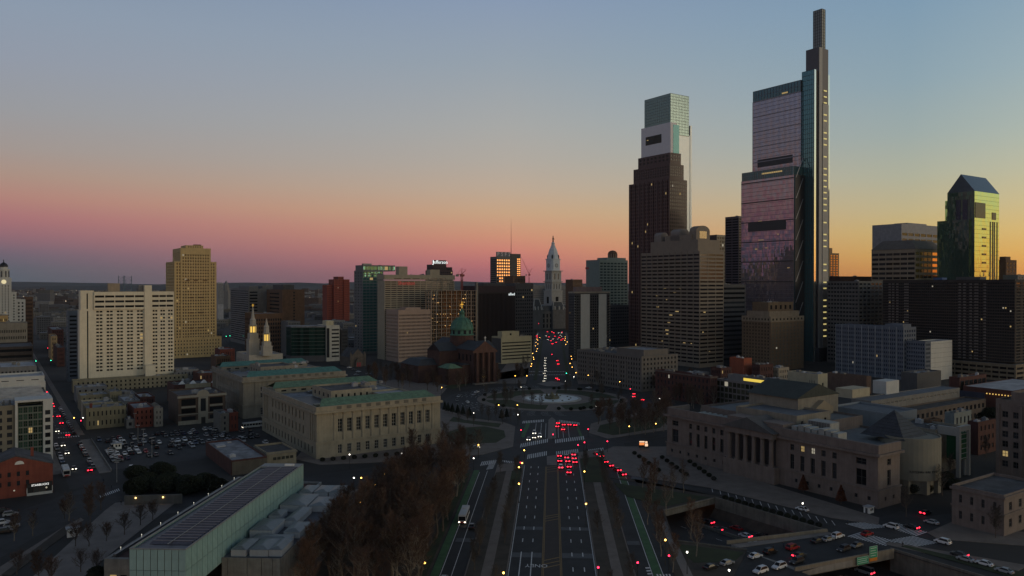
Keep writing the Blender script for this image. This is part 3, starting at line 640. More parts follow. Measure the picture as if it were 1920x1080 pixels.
# gothic chapel with red doors
B = Bld('chapel', 'small gothic stone chapel with steep gable and red door', 'church', (wx(657,742), 742)); CHS = mat('chapel_stone',(.11,.09,.075),.9,var=.3)
b = MB(); b.box(0,15,0,26,0,9); b.gable(0,15,0,26,9,17,'y',.2); b.obj('nave', CHS, B.o)
b = MB(); b.gable(-.4,15.4,.4,26,9.1,17.4,'y',.1); b.obj('roof', ROOF, B.o)
b = MB(); b.box(4.6,10.4,-2.2,0,0,5.5); b.gable(4.6,10.4,-2.2,0,5.5,8.4,'y',.1); b.obj('porch', CHS, B.o)
for x in (5.6, 7.9): b = MB(); b.box(x,x+1.6,-2.3,-2.16,.1,4.2); b.obj('door', mat('red_door',(.28,.02,.03),.6,var=.1), B.o)
b = MB(); b.prism([(5.6,-.1),(9.4,-.1),(9.4,.05),(5.6,.05)], 9, 12.6); b.obj('window', GLASS, B.o)
b = MB(); b.box(-.5,1.2,-.6,1.2,0,12); b.lathe([(1,12),(.05,15)],4,.35,.3,a0=R(45)); b.box(13.8,15.5,-.6,1.2,0,12); b.lathe([(1,12),(.05,15)],4,14.65,.3,a0=R(45)); b.obj('buttress', CHS, B.o); B.done()
# red tower far
B, lx, ly, z = gbld('brick_tower', 'red brick tower with clustered stepped shafts on the far skyline', 'tower', 606, 614, 655, 522, 1650, 30); FRB = mat('far_red_brick', (.22,.05,.032), .9, var=.15)
B.block(0, lx*.35, 3, ly, 0, z-14, FRB, sp_(5,16,.4,.4), None); B.block(lx*.28, lx*.52, -2, ly, 0, z-2, FRB, sp_(3,18,.35,.5), sp_(3,18,.35,.5)); B.block(lx*.5, lx*.75, 1, ly, 0, z+4, FRB, sp_(3,18,.35,.5), sp_(3,18,.35,.5)); B.block(lx*.74, lx, -1, ly, 0, z-2, FRB, sp_(4,18,.35,.5), sp_(3,18,.35,.5)); B.done()
# teal glass tower
TEAL = glassm('teal_curtain_glass', (.10,.27,.28), .7, .08, .35, cell=.05)
B, lx, ly, z = gbld('glass_tower', 'teal glass apartment tower with grey side wall and lit roof rim', 'tower', 664, 680, 742, 507, 870)
B.block(0, lx*.62, 0, ly, 0, z, mat('tower_grey',(.14,.145,.15),.8), sp_(6,27,.90,.72,.2,3,1,.2,.02,g=TEAL), sp_(3,27,.35,.45,1,3,1), ROOFL)
B.block(lx*.03, lx, 1.5, ly-1, z-.6, wz(497,875), GREYW, sp_(9,1,.9,.7,.2,.4,.6,.2,.35,g=TEAL), None)
B.box('screen', lx*.06, lx*.3, 3, 8, wz(497,875), wz(494,875), STEEL); B.clutter(lx*.4, lx*.95, 2, ly-2, wz(497,875)-1, 6, 8); B.done()
# wide hotel slab
B, lx, ly, z = gbld('hotel_slab', 'wide tan concrete hotel slab with ribbon windows and red sign', 'hotel', 707, 721, 852, 515, 812, 18)
HT = mat('tan_concrete', (.32,.28,.21), .85, var=.1)
B.block(0, lx, 0, ly, 0, z-6, HT, sp_(12,36,.9,.48,.4,3,.6,.5,.004,joined=True), sp_(1,1,.01,.01,0,2,2)); B.block(-.4, lx+.4, -.5, ly, z-5.2, z, HT, sp_(6,1,.8,.35,lx*.12,.2,3.2,.9,.04), None)
B.box('penthouse', lx*.22, lx*.34, 4, 12, z-.9, z+9, HT); B.box('penthouse', lx*.66, lx*.80, 3, 12, z-.9, z+6, HT); B.clutter(lx*.36, lx*.62, 2, 14, z-.9, 8, 5)
text('Sheraton', 5.5, mat('red_sign',(.35,.04,.04),.5,var=0,emit=.22,ecol=(1,.13,.1)), B.o, (lx*.30,-.7,z-9), (R(90),0,0)); B.done()
# pinkish office box
simple('office_block', 'pinkish precast office block with many narrow windows before wide hotel', 724, 747, 810, 581, 786, PINKB, sp_(26,13,.52,.5,.8,3,4,.5,.004), sp_(16,13,.5,.5,.8,3,4,.5,0), ROOFL, pent=2)
# construction frame
B, lx, ly, z = gbld('construction_frame', 'unfinished concrete frame building with open lit floors', 'building under construction', 800, 808, 894, 545, 806, 13)
FLO = mat('raw_concrete', (.34,.26,.19), .9, var=.15); nf = 18
for j in range(nf+1):
    b = MB(); b.box(0, lx, 0, ly, z*j/nf-.45, z*j/nf); b.obj('floor_slab', FLO, B.o)
cb = {}
for i in range(10):
    for y in (.6, ly*.5, ly-.6): b = MB(); x = .6+(lx-1.2)*i/9; b.box(x-.45,x+.45,y-.45,y+.45,.0,z-.45); b.obj('column', FLO, B.o)
b = MB(); b.box(lx*.3,lx*.75,ly*.62,ly*.92,0,z-.5); b.obj('core_wall', mat('site_wrap',(.30,.13,.05),.9,var=.3), B.o)
b = MB(); b.box(lx+.1,lx+2.2,1,4,z*.12,z*1.12); b.obj('hoist_mast', STEEL, B.o)
lb = MB()
for k in range(60): j = random.randrange(2,nf); lb.box(*(lambda x,y:(x,x+.5,y,y+.4))(random.uniform(1,lx-2),random.uniform(1,ly*.5)), z*j/nf-.8, z*j/nf-.6)
lb.obj('work_lights', mat('work_lamp',(.5,.4,.2),var=0,emit=4,ecol=(1,.55,.18)), B.o, kind='stuff'); B.done()
def crane(px, Y, ptop, pbase, jib, label, rz=0, m=None):
    m = m or mat('crane_red', (.25,.05,.045), .6, var=.1)
    o = thing('tower_crane', label, 'crane', (wx(px,Y), Y, 0), rz); zt = wz(ptop, Y); zb = wz(pbase, Y); w = .8
    b = MB()
    for sx in (-w,w):
        for sy in (-w,w): b.tube((sx,sy,0),(sx,sy,zt-9),.26,.26,4)
    k = zb
    while k < zt-12: 
        for s1,s2 in (((-w,-w),(w,-w)),((w,-w),(w,w)),((w,w),(-w,w)),((-w,w),(-w,-w))): b.tube((*s1,k),(*s2,k+2.4),.15,.15,3)
        k += 2.4
    b.obj('mast', m, o)
    b = MB(); b.box(-1.5,1.5,-1.5,1.5,zt-9,zt-6.5); b.box(1.5,2.8,-1,1,zt-8.6,zt-6.6); b.obj('slewing_cab', m, o)
    b = MB(); b.tube((0,0,zt-6.5),(0,0,zt),.5,.15,4); 
    for (dx,dz) in jib: b.tube((0,0,zt-6.5),(dx,0,zt-6.5+dz),.5,.25,4); b.tube((0,0,zt),(dx*.9,0,zt-6.5+dz*.9),.1,.1,3)
    b.obj('jib', m, o); b = MB(); b.box(-7,-4,-.8,.8,zt-9,zt-6.8); b.obj('counterweight', CONC, o); return o
crane(866, 838, 503, 640, ((5,5),(-6.5,0)), 'red tower crane above the unfinished concrete frame', R(30))
crane(992, 1500, 508, 531, ((-15,33),(6,12)), 'distant red crane with luffed jib right of lettered bank tower', 0)
# Jefferson tower
B, lx, ly, z = gbld('office_tower', 'dark brown tower topped by a lit Jefferson sign', 'tower', 800, 811, 849, 502, 1520, 30); JB = mat('dark_brown_panel',(.05,.028,.03),.7,var=.12)
B.block(0, lx, 0, ly, 0, z-5, JB, sp_(10,22,.6,.5,.5,4,2), None); B.block(0, lx*.68, 0, ly*.8, z-5.5, z+6.5, JB, sp_(5,1,.5,.3,1,1,6), None); B.block(lx*.7, lx*.97, 0, ly*.6, z-5.5, z+1.5, JB, sp_(5,1,.5,.7,.5,.6,1), None)
B.box('sign_board', 0, lx*.66, -.6, .6, z+6.6, z+15, mat('sign_navy',(.02,.025,.035),.6,var=0))
text('Jefferson', 9.5, mat('sign_white',(.9,.9,.9),var=0,emit=1.0,ecol=(.9,1,1)), B.o, (lx*.37,-.75,z+11), (R(90),0,0)); text('J', 9.5, MATS['sign_white'], B.o, (lx*.03,-.75,z+11), (R(90),0,0)); B.done()
# ---- cathedral
B = Bld('cathedral', 'brick cathedral with green copper dome and golden cross', 'church', (wx(866,650), 650)); CB = mat('cathedral_brick', (.066,.033,.027), .9, var=.25); SLATE = mat('slate_roof', (.035,.042,.052), .8, var=.25)
b = MB(); b.box(-10,10,-36,34,0,26.5); b.gable(-10,10,-36,34,26.5,33,'y'); b.obj('nave', CB, B.o)
b = MB(); b.gable(-10.2,10.2,-35.4,33.6,26.8,33.5,'y',.3); b.obj('roof', SLATE, B.o)
b = MB(); b.box(-27,27,-10.5,10.5,0,25); b.gable(-27,27,-10.5,10.5,25,31,'x'); b.obj('transept', CB, B.o)
b = MB(); b.gable(-26.7,26.7,-10.6,10.6,25.3,31.4,'x',.3); b.obj('roof', SLATE, B.o)
b = MB(); b.box(-17,17,-30,30,0,15); b.obj('aisle', CB, B.o); b = MB(); b.box(-17.2,17.2,-30.2,30.2,15,15.6); b.obj('aisle_roof', SLATE, B.o)
b = MB(); b.box(-30,-17.2,-30,-14,0,13); b.obj('chapel_wing', CB, B.o); b = MB(); b.hip(-30.6,-16.8,-30.6,-13.5,13,16,5); b.obj('wing_roof', COPPER2, B.o)
b = MB(); b.box(-44,-20,-6,26,0,14); b.obj('parish_house', CB, B.o); b = MB(); b.hip(-44.4,-19.6,-6.4,26.4,14,18.5,6); b.obj('parish_roof', SLATE, B.o)
b = MB(); b.gable(-11.2,11.2,-37.2,-36,26.2,34,'y'); b.box(-11.4,11.4,-37.4,-36,24.8,26.2); b.obj('pediment', mat('cathedral_trim',(.09,.045,.035),.9), B.o)
for k in range(4): b = MB(); b.lathe([(1.2,1),(1.0,24.8)],12,-8+5.33*k,-37.8); b.obj('column', MATS['cathedral_trim'], B.o)
b = MB(); b.box(-11.4,11.4,-40,-36.2,0,1); b.obj('steps', PAVEL, B.o)
b = MB(); b.lathe([(10.4,26),(10.4,32),(9.9,32.2),(9.9,37)],24); b.obj('drum', CB, B.o)
b = MB(); b.lathe([(10.2,37),(10.2,37.6),(9.6,37.8),(9.6,41.8),(9.9,42.2),(9.5,43.4),(8.4,46.6),(6.6,49.3),(4.3,51.2),(2.2,52.0),(2.2,55.6),(2.6,55.8),(1.7,57),(.6,58.6),(.2,59.6)],28); b.obj('dome', COPPER, B.o, smooth=True)
for k in range(12):
    a = R(15+30*k); b = MB(); x, y = 9.55*math.cos(a), 9.55*math.sin(a); t = (-math.sin(a), math.cos(a)); b.prism([(x-t[0]*1.1,y-t[1]*1.1),(x+t[0]*1.1,y+t[1]*1.1),(x*1.012+t[0]*1.1,y*1.012+t[1]*1.1),(x*1.012-t[0]*1.1,y*1.012-t[1]*1.1)],38.2,41.4); b.obj('dome_window', GLASS, B.o)
    a = R(30*k); b = MB(); prof = [(9.75,42.2),(8.65,46.6),(6.85,49.4),(4.5,51.4)]
    for (r0,z0),(r1,z1) in zip(prof,prof[1:]): b.tube((r0*math.cos(a),r0*math.sin(a),z0),(r1*math.cos(a),r1*math.sin(a),z1),.22,.22,4)
    b.obj('dome_rib', COPPER, B.o)
b = MB(); b.box(-.22,.22,-.22,.22,59.4,65); b.box(-1.5,1.5,-.2,.2,62.4,62.9); b.obj('cross', mat('glowing_gilding',(.8,.5,.08)), B.o)
b = MB(); b.box(-.18,.18,-37.1,-36.7,34,38); b.box(-.9,.9,-37.05,-36.75,36.5,36.9); b.obj('cross', WHITE, B.o)
for k in range(5): b = MB(); b.box(-10.1,-9.98,-32+6*k,-30+6*k,18,23); b.obj('window', GLASS, B.o)
B.done()
# dark slab with sign
B, lx, ly, z = gbld('dark_tower', 'near-black slab tower with a small lit sign near its top', 'tower', 880, 892, 966, 536, 850, 30); BLK = mat('black_brown_panel',(.022,.014,.018),.5,var=.1)
B.block(0, lx, 0, ly, 0, z-7, BLK, sp_(30,1,.45,.97,.5,2,.5,.5,0,g=DKG), None); B.box('crown', -.3, lx+.3, -.3, ly, z-7, z, mat('crown_maroon',(.035,.018,.025),.6))
text('allied', 4.2, mat('sign_white',(1,1,1)), B.o, (lx*.90,-.6,z-9.5), (R(90),0,0)); B.box('roof_house', lx*.25, lx*.8, 5, 20, z, z+3, GREYD); B.done()
simple('office_tower', 'grey tower adjoining the right side of the near-black slab', 960, 966, 1000, 531, 885, GREYD, sp_(8,18,.6,.5,.5,3,6), None, ROOFL, Ly=25)
# bank tower with letters
B, lx, ly, z = gbld('bank_tower', 'slab tower with PSFS letters and a tall antenna mast', 'tower', 921, 931, 967, 481, 1450, 22); OG = glassm('sunset_pane',(.36,.20,.09),1.,.08,.3)  # orange pane tint carries the sunset reflection in its colour
PS = mat('psfs_grey',(.13,.115,.105),.75,var=.1)
B.block(0, lx*.72, 0, ly, 0, z, PS, sp_(6,22,.66,.5,.4,3,4,.5,0,g=OG), sp_(1,32,.9,.5,.5,3,4), ROOF); B.block(lx*.75, lx*1.28, 1, ly, 0, z+6, mat('psfs_dark',(.03,.028,.03),.6), [sp_(2,32,.8,.5,.3,3,8,.3,0,g=OG,u0=.62,u1=1)], None)
B.box('sign_wall', lx*.02, lx*.75, 2, 3, z-.9, z+9, mat('sign_blue_grey',(.12,.13,.15),.7,var=.05))
for k, ch_ in enumerate('PSFS'): text(ch_, 9.5, mat('psfs_letter',(.75,.66,.68),var=0), B.o, (lx*(.12+.19*k),1.8,z+4.4), (R(90),0,0), 'letter')
b = MB(); b.tube((lx*.88,8,z+5),(lx*.88,8,z+28),.7,.45,4); b.tube((lx*.88,8,z+28),(lx*.88,8,wz(408,1455)),.42,.12,4); b.obj('antenna_mast', mat('mast_red',(.2,.06,.05),.6,var=0), B.o); B.done()
simple('office_building', 'brown brick block at the foot of the lettered bank tower', 955, 962, 985, 517, 1400, BRICKB, sp_(8,6,.4,.4), None, Ly=30)
# beige banded
B, lx, ly, z = gbld('office_block', 'low beige office with deep dark ribbon windows by the parkway', 'building', 922, 940, 997, 632, 770)
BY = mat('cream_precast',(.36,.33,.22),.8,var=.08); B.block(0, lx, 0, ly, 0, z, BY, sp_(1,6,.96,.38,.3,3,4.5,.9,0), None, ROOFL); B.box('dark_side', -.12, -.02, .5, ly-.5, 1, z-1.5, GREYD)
B.block(lx*.1, lx*.65, 4, ly*.7, z-.9, wz(622,775), BY, sp_(1,1,.1,.5,0,1,1), None); B.clutter(lx*.7, lx, 2, 12, z-.9, 2, 3); B.done()
# ---- City Hall
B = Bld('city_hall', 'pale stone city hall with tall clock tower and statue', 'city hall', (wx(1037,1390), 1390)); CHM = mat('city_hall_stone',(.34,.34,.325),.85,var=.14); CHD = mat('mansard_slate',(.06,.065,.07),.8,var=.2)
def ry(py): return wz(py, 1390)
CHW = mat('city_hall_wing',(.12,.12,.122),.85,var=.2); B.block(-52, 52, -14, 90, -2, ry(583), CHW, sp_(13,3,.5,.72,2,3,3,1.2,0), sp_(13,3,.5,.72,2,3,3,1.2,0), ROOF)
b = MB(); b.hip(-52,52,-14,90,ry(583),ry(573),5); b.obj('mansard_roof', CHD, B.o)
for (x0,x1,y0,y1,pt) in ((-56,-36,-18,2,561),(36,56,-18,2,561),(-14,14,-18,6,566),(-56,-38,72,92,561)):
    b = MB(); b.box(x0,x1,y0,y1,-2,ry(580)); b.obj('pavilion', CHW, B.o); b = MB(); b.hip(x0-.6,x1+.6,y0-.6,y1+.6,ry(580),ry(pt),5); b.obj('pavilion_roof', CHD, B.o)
    b = MB()
    for x in (x0, x1): 
        for y in (y0, y1): b.tube((x,y,ry(580)),(x+(5 if x==x0 else -5),y+(5 if y==y0 else -5),ry(pt)),.9,.9,4)
    b.box(x0+4,x1-4,y0+4,y1-4,ry(pt),ry(pt)+1.4); b.obj('roof_ribs', CHM, B.o)
    for k in range(3): b = MB(); x = x0+(x1-x0)*(k+.5)/3; b.box(x-1.5,x+1.5,y0-.7,y0+1.5,ry(580),ry(575)); b.gable(x-1.8,x+1.8,y0-.8,y0+1.6,ry(575),ry(573),'y'); b.obj('dormer', CHM, B.o)
Wt = 10.8
B.block(-Wt-1.2, Wt+1.2, -Wt-1.2, Wt+1.2, 0, ry(545), CHM, sp_(1,1,.28,.55,0,40,6,.8), sp_(1,1,.28,.55,0,40,6,.8)); 
B.block(-Wt, Wt, -Wt, Wt, ry(545)-1, ry(528), CHM, sp_(3,1,.3,.7,2,2,2,.8), sp_(3,1,.3,.7,2,2,2,.8)); B.block(-Wt+.4, Wt-.4, -Wt+.4, Wt-.4, ry(528)-1, ry(508), CHM, sp_(2,1,.32,.75,2,3,3,.9), sp_(2,1,.32,.75,2,3,3,.9))
for pyc in (545, 528, 508): b = MB(); b.box(-Wt-1.9,Wt+1.9,-Wt-1.9,Wt+1.9,ry(pyc)-.9,ry(pyc)+.5); b.obj('cornice', CHM, B.o)
CIM = mat('painted_iron',(.48,.52,.56),.7,var=.1); b = MB(); w = Wt-.6; b.prism([(-w+3,-w),(w-3,-w),(w,-w+3),(w,w-3),(w-3,w),(-w+3,w),(-w,w-3),(-w,-w+3)], ry(508), ry(487)); b.obj('clock_stage', CIM, B.o)
for rz_, p0, p1 in ((0,(0,-w-.15),(0,-w+.2)),(1,(-w-.15,0),(-w+.2,0))): 
    b = MB(); b.tube((*p0,ry(498)),(*p1,ry(498)),3.6,3.6,24); b.obj('clock_dial', mat('dial_dark',(.12,.13,.14),.6,var=0), B.o)
    b = MB(); b.tube((p0[0]-(.08 if rz_ else 0),p0[1]-(0 if rz_ else .08),ry(498)),(*p0,ry(498)),2.6,2.6,24); b.obj('clock_dial', mat('dial_pale',(.3,.32,.33),.6,var=0), B.o)
b = MB(); b.prism([(1.12*x,1.12*y) for x,y in [(-w+3,-w),(w-3,-w),(w,-w+3),(w,w-3),(w-3,w),(-w+3,w),(-w,w-3),(-w,-w+3)]], ry(487), ry(485.5)); b.obj('cornice', CIM, B.o)
b = MB(); b.lathe([(w*1.06,ry(485.5)),(w*1.0,ry(482)),(w*.86,ry(474)),(w*.64,ry(467)),(w*.46,ry(464)),(w*.48,ry(462.5)),(w*.34,ry(461)),(w*.28,ry(457)),(w*.34,ry(456)),(w*.16,ry(454))],8,a0=R(22.5)); b.obj('dome', CIM, B.o)
for k in range(4): a = R(45+90*k); b = MB(); x, y = w*.95*math.cos(a), w*.95*math.sin(a); b.lathe([(1.5,ry(485.4)),(1.5,ry(480)),(.8,ry(478.5)),(.05,ry(477))],8,x,y); b.obj('eagle_pier', DARK, B.o)
b = MB(); z0 = ry(454); b.lathe([(1.5,z0),(1.3,z0+1),(1.15,z0+5),(1.5,z0+7),(.7,z0+8.4),(.75,z0+9.2),(.7,z0+10),(1.3,z0+10.2),(.6,z0+10.9),(.5,z0+11.4)],10); b.tube((1,0,z0+7),(2.6,-.8,z0+4.6),.4,.3,5); b.obj('statue', mat('bronze',(.04,.045,.04),.5,.4,var=0), B.o); B.done()
simple('office_building', 'broad grey masonry block behind the left of city hall', 985, 990, 1030, 535, 1640, GREYW, sp_(20,12,.4,.5,1,20,8), None, Ly=40)
simple('office_building', 'broad grey masonry block behind the right of city hall', 1048, 1052, 1100, 535, 1640, GREYW, sp_(22,12,.4,.5,1,20,8), None, Ly=40)
# white striped tower
B, lx, ly, z = gbld('striped_tower', 'tower with two white vertical panels between dark window strips', 'tower', 1066, 1077, 1143, 547, 800)
WS = mat('white_marble_panel',(.50,.50,.47),.75,var=.07); B.block(0, lx, 0, ly, 0, z-1.6, GREYD, sp_(16,23,.6,.6,.3,3,2,.4,.02), sp_(8,23,.6,.5,.5,3,2)); B.box('cap', -.5, lx+.5, -.6, ly, z-1.6, z, mat('cap_tan',(.30,.27,.22)))
for u0, u1 in ((.17,.42),(.68,.90)): B.box('white_panel', lx*u0, lx*u1, -.55, -.02, 4, z-2.6, WS)
for u in (0, .985): 
    for k in range(23): B.box('balcony', lx*u-.4, lx*u+.5, -1.3, -.02, 4+(z-8)*k/23, 5.2+(z-8)*k/23, CONC)
B.box('penthouse', lx*.1, lx*.85, 4, ly*.8, z, z+5, mat('pent_pink',(.2,.15,.15))); B.done()
# teal office with cupola
B, lx, ly, z = gbld('office_tower', 'pale teal office tower with domed cupola on the roof', 'tower', 1118, 1124, 1177, 487, 1100, 30); TG = mat('teal_panel',(.16,.21,.20),.7,var=.1)
B.block(0, lx, 0, ly, 0, z, TG, sp_(8,26,.75,.5,.5,3,3,.3,.10,g=glassm('teal_office_glass',(.03,.05,.055))), None, ROOFL); B.box('penthouse', lx*.3, lx*.98, 3, ly*.8, z-.9, z+3.5, TG)
b = MB(); b.lathe([(6.6,z+3.5),(6.6,z+9.5),(7,z+9.8),(6.3,z+11.5),(4.4,z+13.4),(1.4,z+14.3),(.2,z+14.5)],12,lx*.62,10); b.obj('cupola', BRICKB, B.o)
for k in range(12): a = R(30*k); b = MB(); b.box(lx*.62+6.5*math.cos(a)-.5, lx*.62+6.5*math.cos(a)+.5, 10+6.5*math.sin(a)-.5, 10+6.5*math.sin(a)+.5, z+3.6, z+9.4); b.obj('cupola_pilaster', TAN, B.o)
B.done()
simple('office_building', 'dim office block below the teal tower with cupola', 1110, 1118, 1180, 573, 960, GREYD, sp_(14,12,.7,.5,.5,3,2,.3,.02), None, Ly=30)
o = thing('flagpole', 'tall flagpole with a small flag right of city hall', 'flagpole', (wx(1104,1050),1050,0)); b = MB(); b.lathe([(.3,0),(.1,wz(497,1050))],6); b.obj('pole', STEEL, o); b = MB(); zf = wz(503,1050); b.prism([(0,0),(-4.5,1.2),(-4.4,1.3),(0,.15)], zf-1.4, zf+1.4); b.obj('flag', mat('flag_red',(.3,.08,.09),.8,var=.3), o)
simple('office_building', 'small brown rooftop block with cornice right of city hall', 1066, 1074, 1092, 524, 1320, BRICKB, sp_(6,3,.4,.4,1,60,4), None, Ly=20)
# ---- granite tower (in front of the tallest pale tower)
B, lx, ly, z = gbld('granite_tower', 'dark red granite tower with stepped top before the white-sided tower', 'tower', 1179, 1255, 1288, 335, 890)
def vw(n, m, **k): return sp_(n, m, .5, .6, .8, 4, 1.5, .3, k.get('lit',.03), g=DKG, joined=True)
B.block(0, lx, 0, ly, 0, z, GRAN, vw(9,46,lit=.03), vw(20,46))
B.block(2.0, lx-4, 1.5, ly-6, z-.5, wz(307,893), GRAN, vw(6,4), vw(15,4)); B.block(4, lx-7, 3, ly-12, wz(307,893)-.5, wz(286,895), GRAN, vw(4,2), vw(8,2))
b = MB()
for k in range(9): y = ly*(k+.5)/9; b.box(-.5, -.02, y-.5, y+.5, 0, z)
b.obj('granite_ribs', GRAN, B.o); B.done()
# ---- One tall pale tower with glass crown
B, lx, ly, z = gbld('glass_tower', 'white-sided glass skyscraper with translucent box crown', 'tower', 1202, 1257, 1296, 229, 934)
OW = mat('white_curtain_wall',(.64,.63,.66),.45,var=.04); CR = glassm('crown_glass',(.20,.27,.26),.45,.12,.1); WG = mat('pale_wall_glass',(.74,.80,.80),.35,.12,var=.04)
B.block(0, lx*.28, 0, ly, 0, z, OW, None, None); B.block(lx*.28+.02, lx*.96, 1.2, ly-2, 0, wz(252,945), WG, None, None); B.box('edge_wall', lx*.965, lx*1.04, .6, ly-4, 0, wz(233,945), WG)
B.box('corner_glass', lx*.12, lx*.40, -.25, 1.15, wz(300,934), wz(233,934), glassm('corner_teal',(.04,.12,.13),.4,.08,.1))
B.box('dark_slot', -.14, -.02, ly*.30, ly*.84, wz(267,945), wz(251,945), DKG); B.box('slot_light', -.22, -.15, ly*.74, ly*.8, wz(258,945), wz(257,945), LIT)
zc = wz(177,940); cy0, cy1, cx0, cx1 = 1.0, ly*.90, 1.0, lx*.90
B.box('crown', cx0, cx1, cy0, cy1, z-14, zc, CR)
b = MB()
for k in range(15): zz = z-14+(zc-z+14)*k/14; b.box(cx0-.25, cx1+.25, cy0-.25, cy0-.02, zz-.18, zz+.18); b.box(cx0-.25, cx0-.02, cy0-.02, cy1, zz-.18, zz+.18)
for k in range(13): y = cy0+(cy1-cy0)*k/12; b.box(cx0-.15, cx0-.02, y-.1, y+.1, z-1, zc); x = cx0+(cx1-cx0)*k/12; b.box(x-.1, x+.1, cy0-.15, cy0-.02, z-14, zc)
b.obj('crown_mullions', mat('crown_steel',(.16,.19,.19),.5,.4,var=0), B.o); B.done()
# ---- tan stepped tower with rounded dormers
B, lx, ly, z = gbld('stone_tower', 'tan ribbon-window tower with round-topped dormers on its roof', 'tower', 1202, 1312, 1357, 470, 734)
TT = mat('tan_granite',(.20,.165,.13),.7,var=.1); TD_ = mat('tan_granite_dim',(.19,.165,.15),.7,var=.1)
B.block(0, lx, 0, ly, 0, z, TT, sp_(3,29,.94,.46,.3,3,2,.35,.03,g=DKG), sp_(10,29,.97,.48,.4,3,2,.35,.02,g=DKG))
B.block(2, lx-1, 4, ly-12, z-.6, wz(449,740), TT, None, None, par=.5)
zb = wz(449,740)-.5
B.block(4, lx*.45, 14, ly-30, zb, zb+6, TT, None, None, par=.4)
def barrel(x0, x1, y0, y1, z0, hw, hr, m, name='dormer'):
    b = MB(); xm = (x0+x1)/2; r = (x1-x0)/2; n = 10
    pr = [(x0,z0),(x1,z0)] + [(xm+r*math.cos(math.pi*k/n), z0+hw+hr*math.sin(math.pi*k/n)) for k in range(n+1)]
    vs = [(x,y0,zz) for x,zz in pr]+[(x,y1,zz) for x,zz in pr]; q = len(pr)
    b.add(vs, [tuple(range(q)), tuple(range(q,2*q))]+[(k,(k+1)%q,q+(k+1)%q,q+k) for k in range(q)]); return b.obj(name, m, B.o)
barrel(5, 24, 9, 18, zb, 9, 5.5, TT); B.box('dormer_window', 9.5, 19.5, 8.85, 9, zb+2, zb+9, glassm('dormer_glass',(.3,.24,.14),.3,.2,0)); barrel(4, 18, 30, 42, zb, 8, 4.5, TD_); barrel(3, 13, 54, 64, zb, 6, 4, TD_)
B.box('penthouse', 22, lx-2, 16, 30, zb, zb+7, TT); B.clutter(4, 30, 44, 54, zb, 3, 2); b = MB()
for k in range(11): y = ly*k/10; b.box(-.28,-.02,max(y-.4,0),min(y+.4,ly),0,z)
b.obj('piers', TT, B.o); B.sprinkle('L',.3,1,2,ly-2,6,z-6,20,seed=3); B.sprinkle('R',0,lx,.3,1,6,z-6,3,seed=4); B.done()
simple('dark_tower', 'narrow black tower with an orange-glowing edge behind the tan tower', 1330, 1344, 1381, 440, 1020, mat('black_glass_wall',(.015,.014,.016),.3,var=0), [sp_(6,30,.6,.6,.3,3,2,.2,.01,u0=0,u1=.72), sp_(1,1,.9,.97,0,20,14,.2,0,g=OG,u0=.86,u1=1)], None, Ly=30)
simple('office_building', 'grey banded mid-rise between tan tower and tallest spire tower', 1340, 1352, 1398, 533, 760, GREYD, sp_(1,16,.95,.45,.3,3,2,.4,0), None, Ly=25, roof=ROOFL)
# ---- tallest tower
B, lx, ly, z = gbld('spire_tower', 'tallest glass skyscraper with stepped slabs, bracing and slender spire', 'tower', 1390, 1488, 1519, 311, 794)
CG = glassm('violet_curtain_glass',(.45,.41,.50),.85,.05,.08,cell=.05); CGD = glassm('dark_curtain_glass',(.085,.14,.16),.55,.06,.1,cell=.05); CTL = glassm('teal_edge_glass',(.12,.24,.27),.6,.08,.06); CYE = glassm('mirror_edge_glass',(.75,.78,.74),.9,.08,.04); MUL = mat('mullion_grey',(.17,.155,.18),.5,.3,var=0); MULD = mat('mullion_dark',(.03,.03,.035),.5,var=0)
def cwall(x0,x1,y0,y1,z0,z1,gm,nl,nz,mm,side='L',nm='curtain_wall',pw=.11):
    b = MB(); b.box(x0,x1,y0,y1,z0,z1); b.obj(nm, gm, B.o)
    b = MB()
    if side in 'LB':
        for k in range(nl+1): y = y0+(y1-y0)*k/nl; b.box(x0-.3,x0-.02,y-pw,y+pw,z0,z1)
        for k in range(nz+1): zz = z0+(z1-z0)*k/nz; b.box(x0-.2,x0-.021,y0,y1,zz-.14,zz+.14)
    if side in 'RB':
        n2 = max(2,int(nl*(x1-x0)/(y1-y0)))
        for k in range(n2+1): x = x0+(x1-x0)*k/n2; b.box(x-pw,x+pw,y0-.3,y0-.02,z0,z1)
        for k in range(nz+1): zz = z0+(z1-z0)*k/nz; b.box(x0,x1,y0-.2,y0-.021,zz-.14,zz+.14)
    b.obj('mullions', mm, B.o, kind='stuff')
cwall(0, 27, 0, ly, 0, z-9, CG, 44, 44, MUL); cwall(.4, 27, .4, ly-.4, z-9, z, CGD, 24, 2, MUL)
b = MB()
for k in range(9): zz = 18+(z-30)*k/8; b.box(-.55,-.02,0,ly,zz-.5,zz+.5)
b.obj('belt_course', MULD, B.o)
B.box('mechanical_band', -.4, -.03, ly*.14, ly*.86, wz(430,800), wz(411,800), MULD)
for k in range(12): y = random.uniform(3, ly-14); zz = 30+random.random()*120; B.box('lit_floor', -.12, -.03, y, y+random.uniform(2,9), zz, zz+.8, LIT)
cwall(.02+27-26.4, 27, -1.2, -.02, 0, z-9, CGD, 3, 44, MULD, 'R')
b = MB()
for k in range(9): z0, z1 = 18+(z-30)*k/8, 18+(z-30)*(k+1)/8; b.tube((1.2,-1.6,z0),(13,-1.6,z1),.38,.38,4)
b.obj('brace', mat('brace_pale',(.30,.31,.34),.5,.3,var=0), B.o)
b = MB()
for k in range(9): z0, z1 = 18+(z-30)*k/8, 18+(z-30)*(k+1)/8; b.tube((26,-1.6,z0),(14,-1.6,z1),.28,.28,4)
b.obj('brace', MULD, B.o)
z2 = wz(150,803)
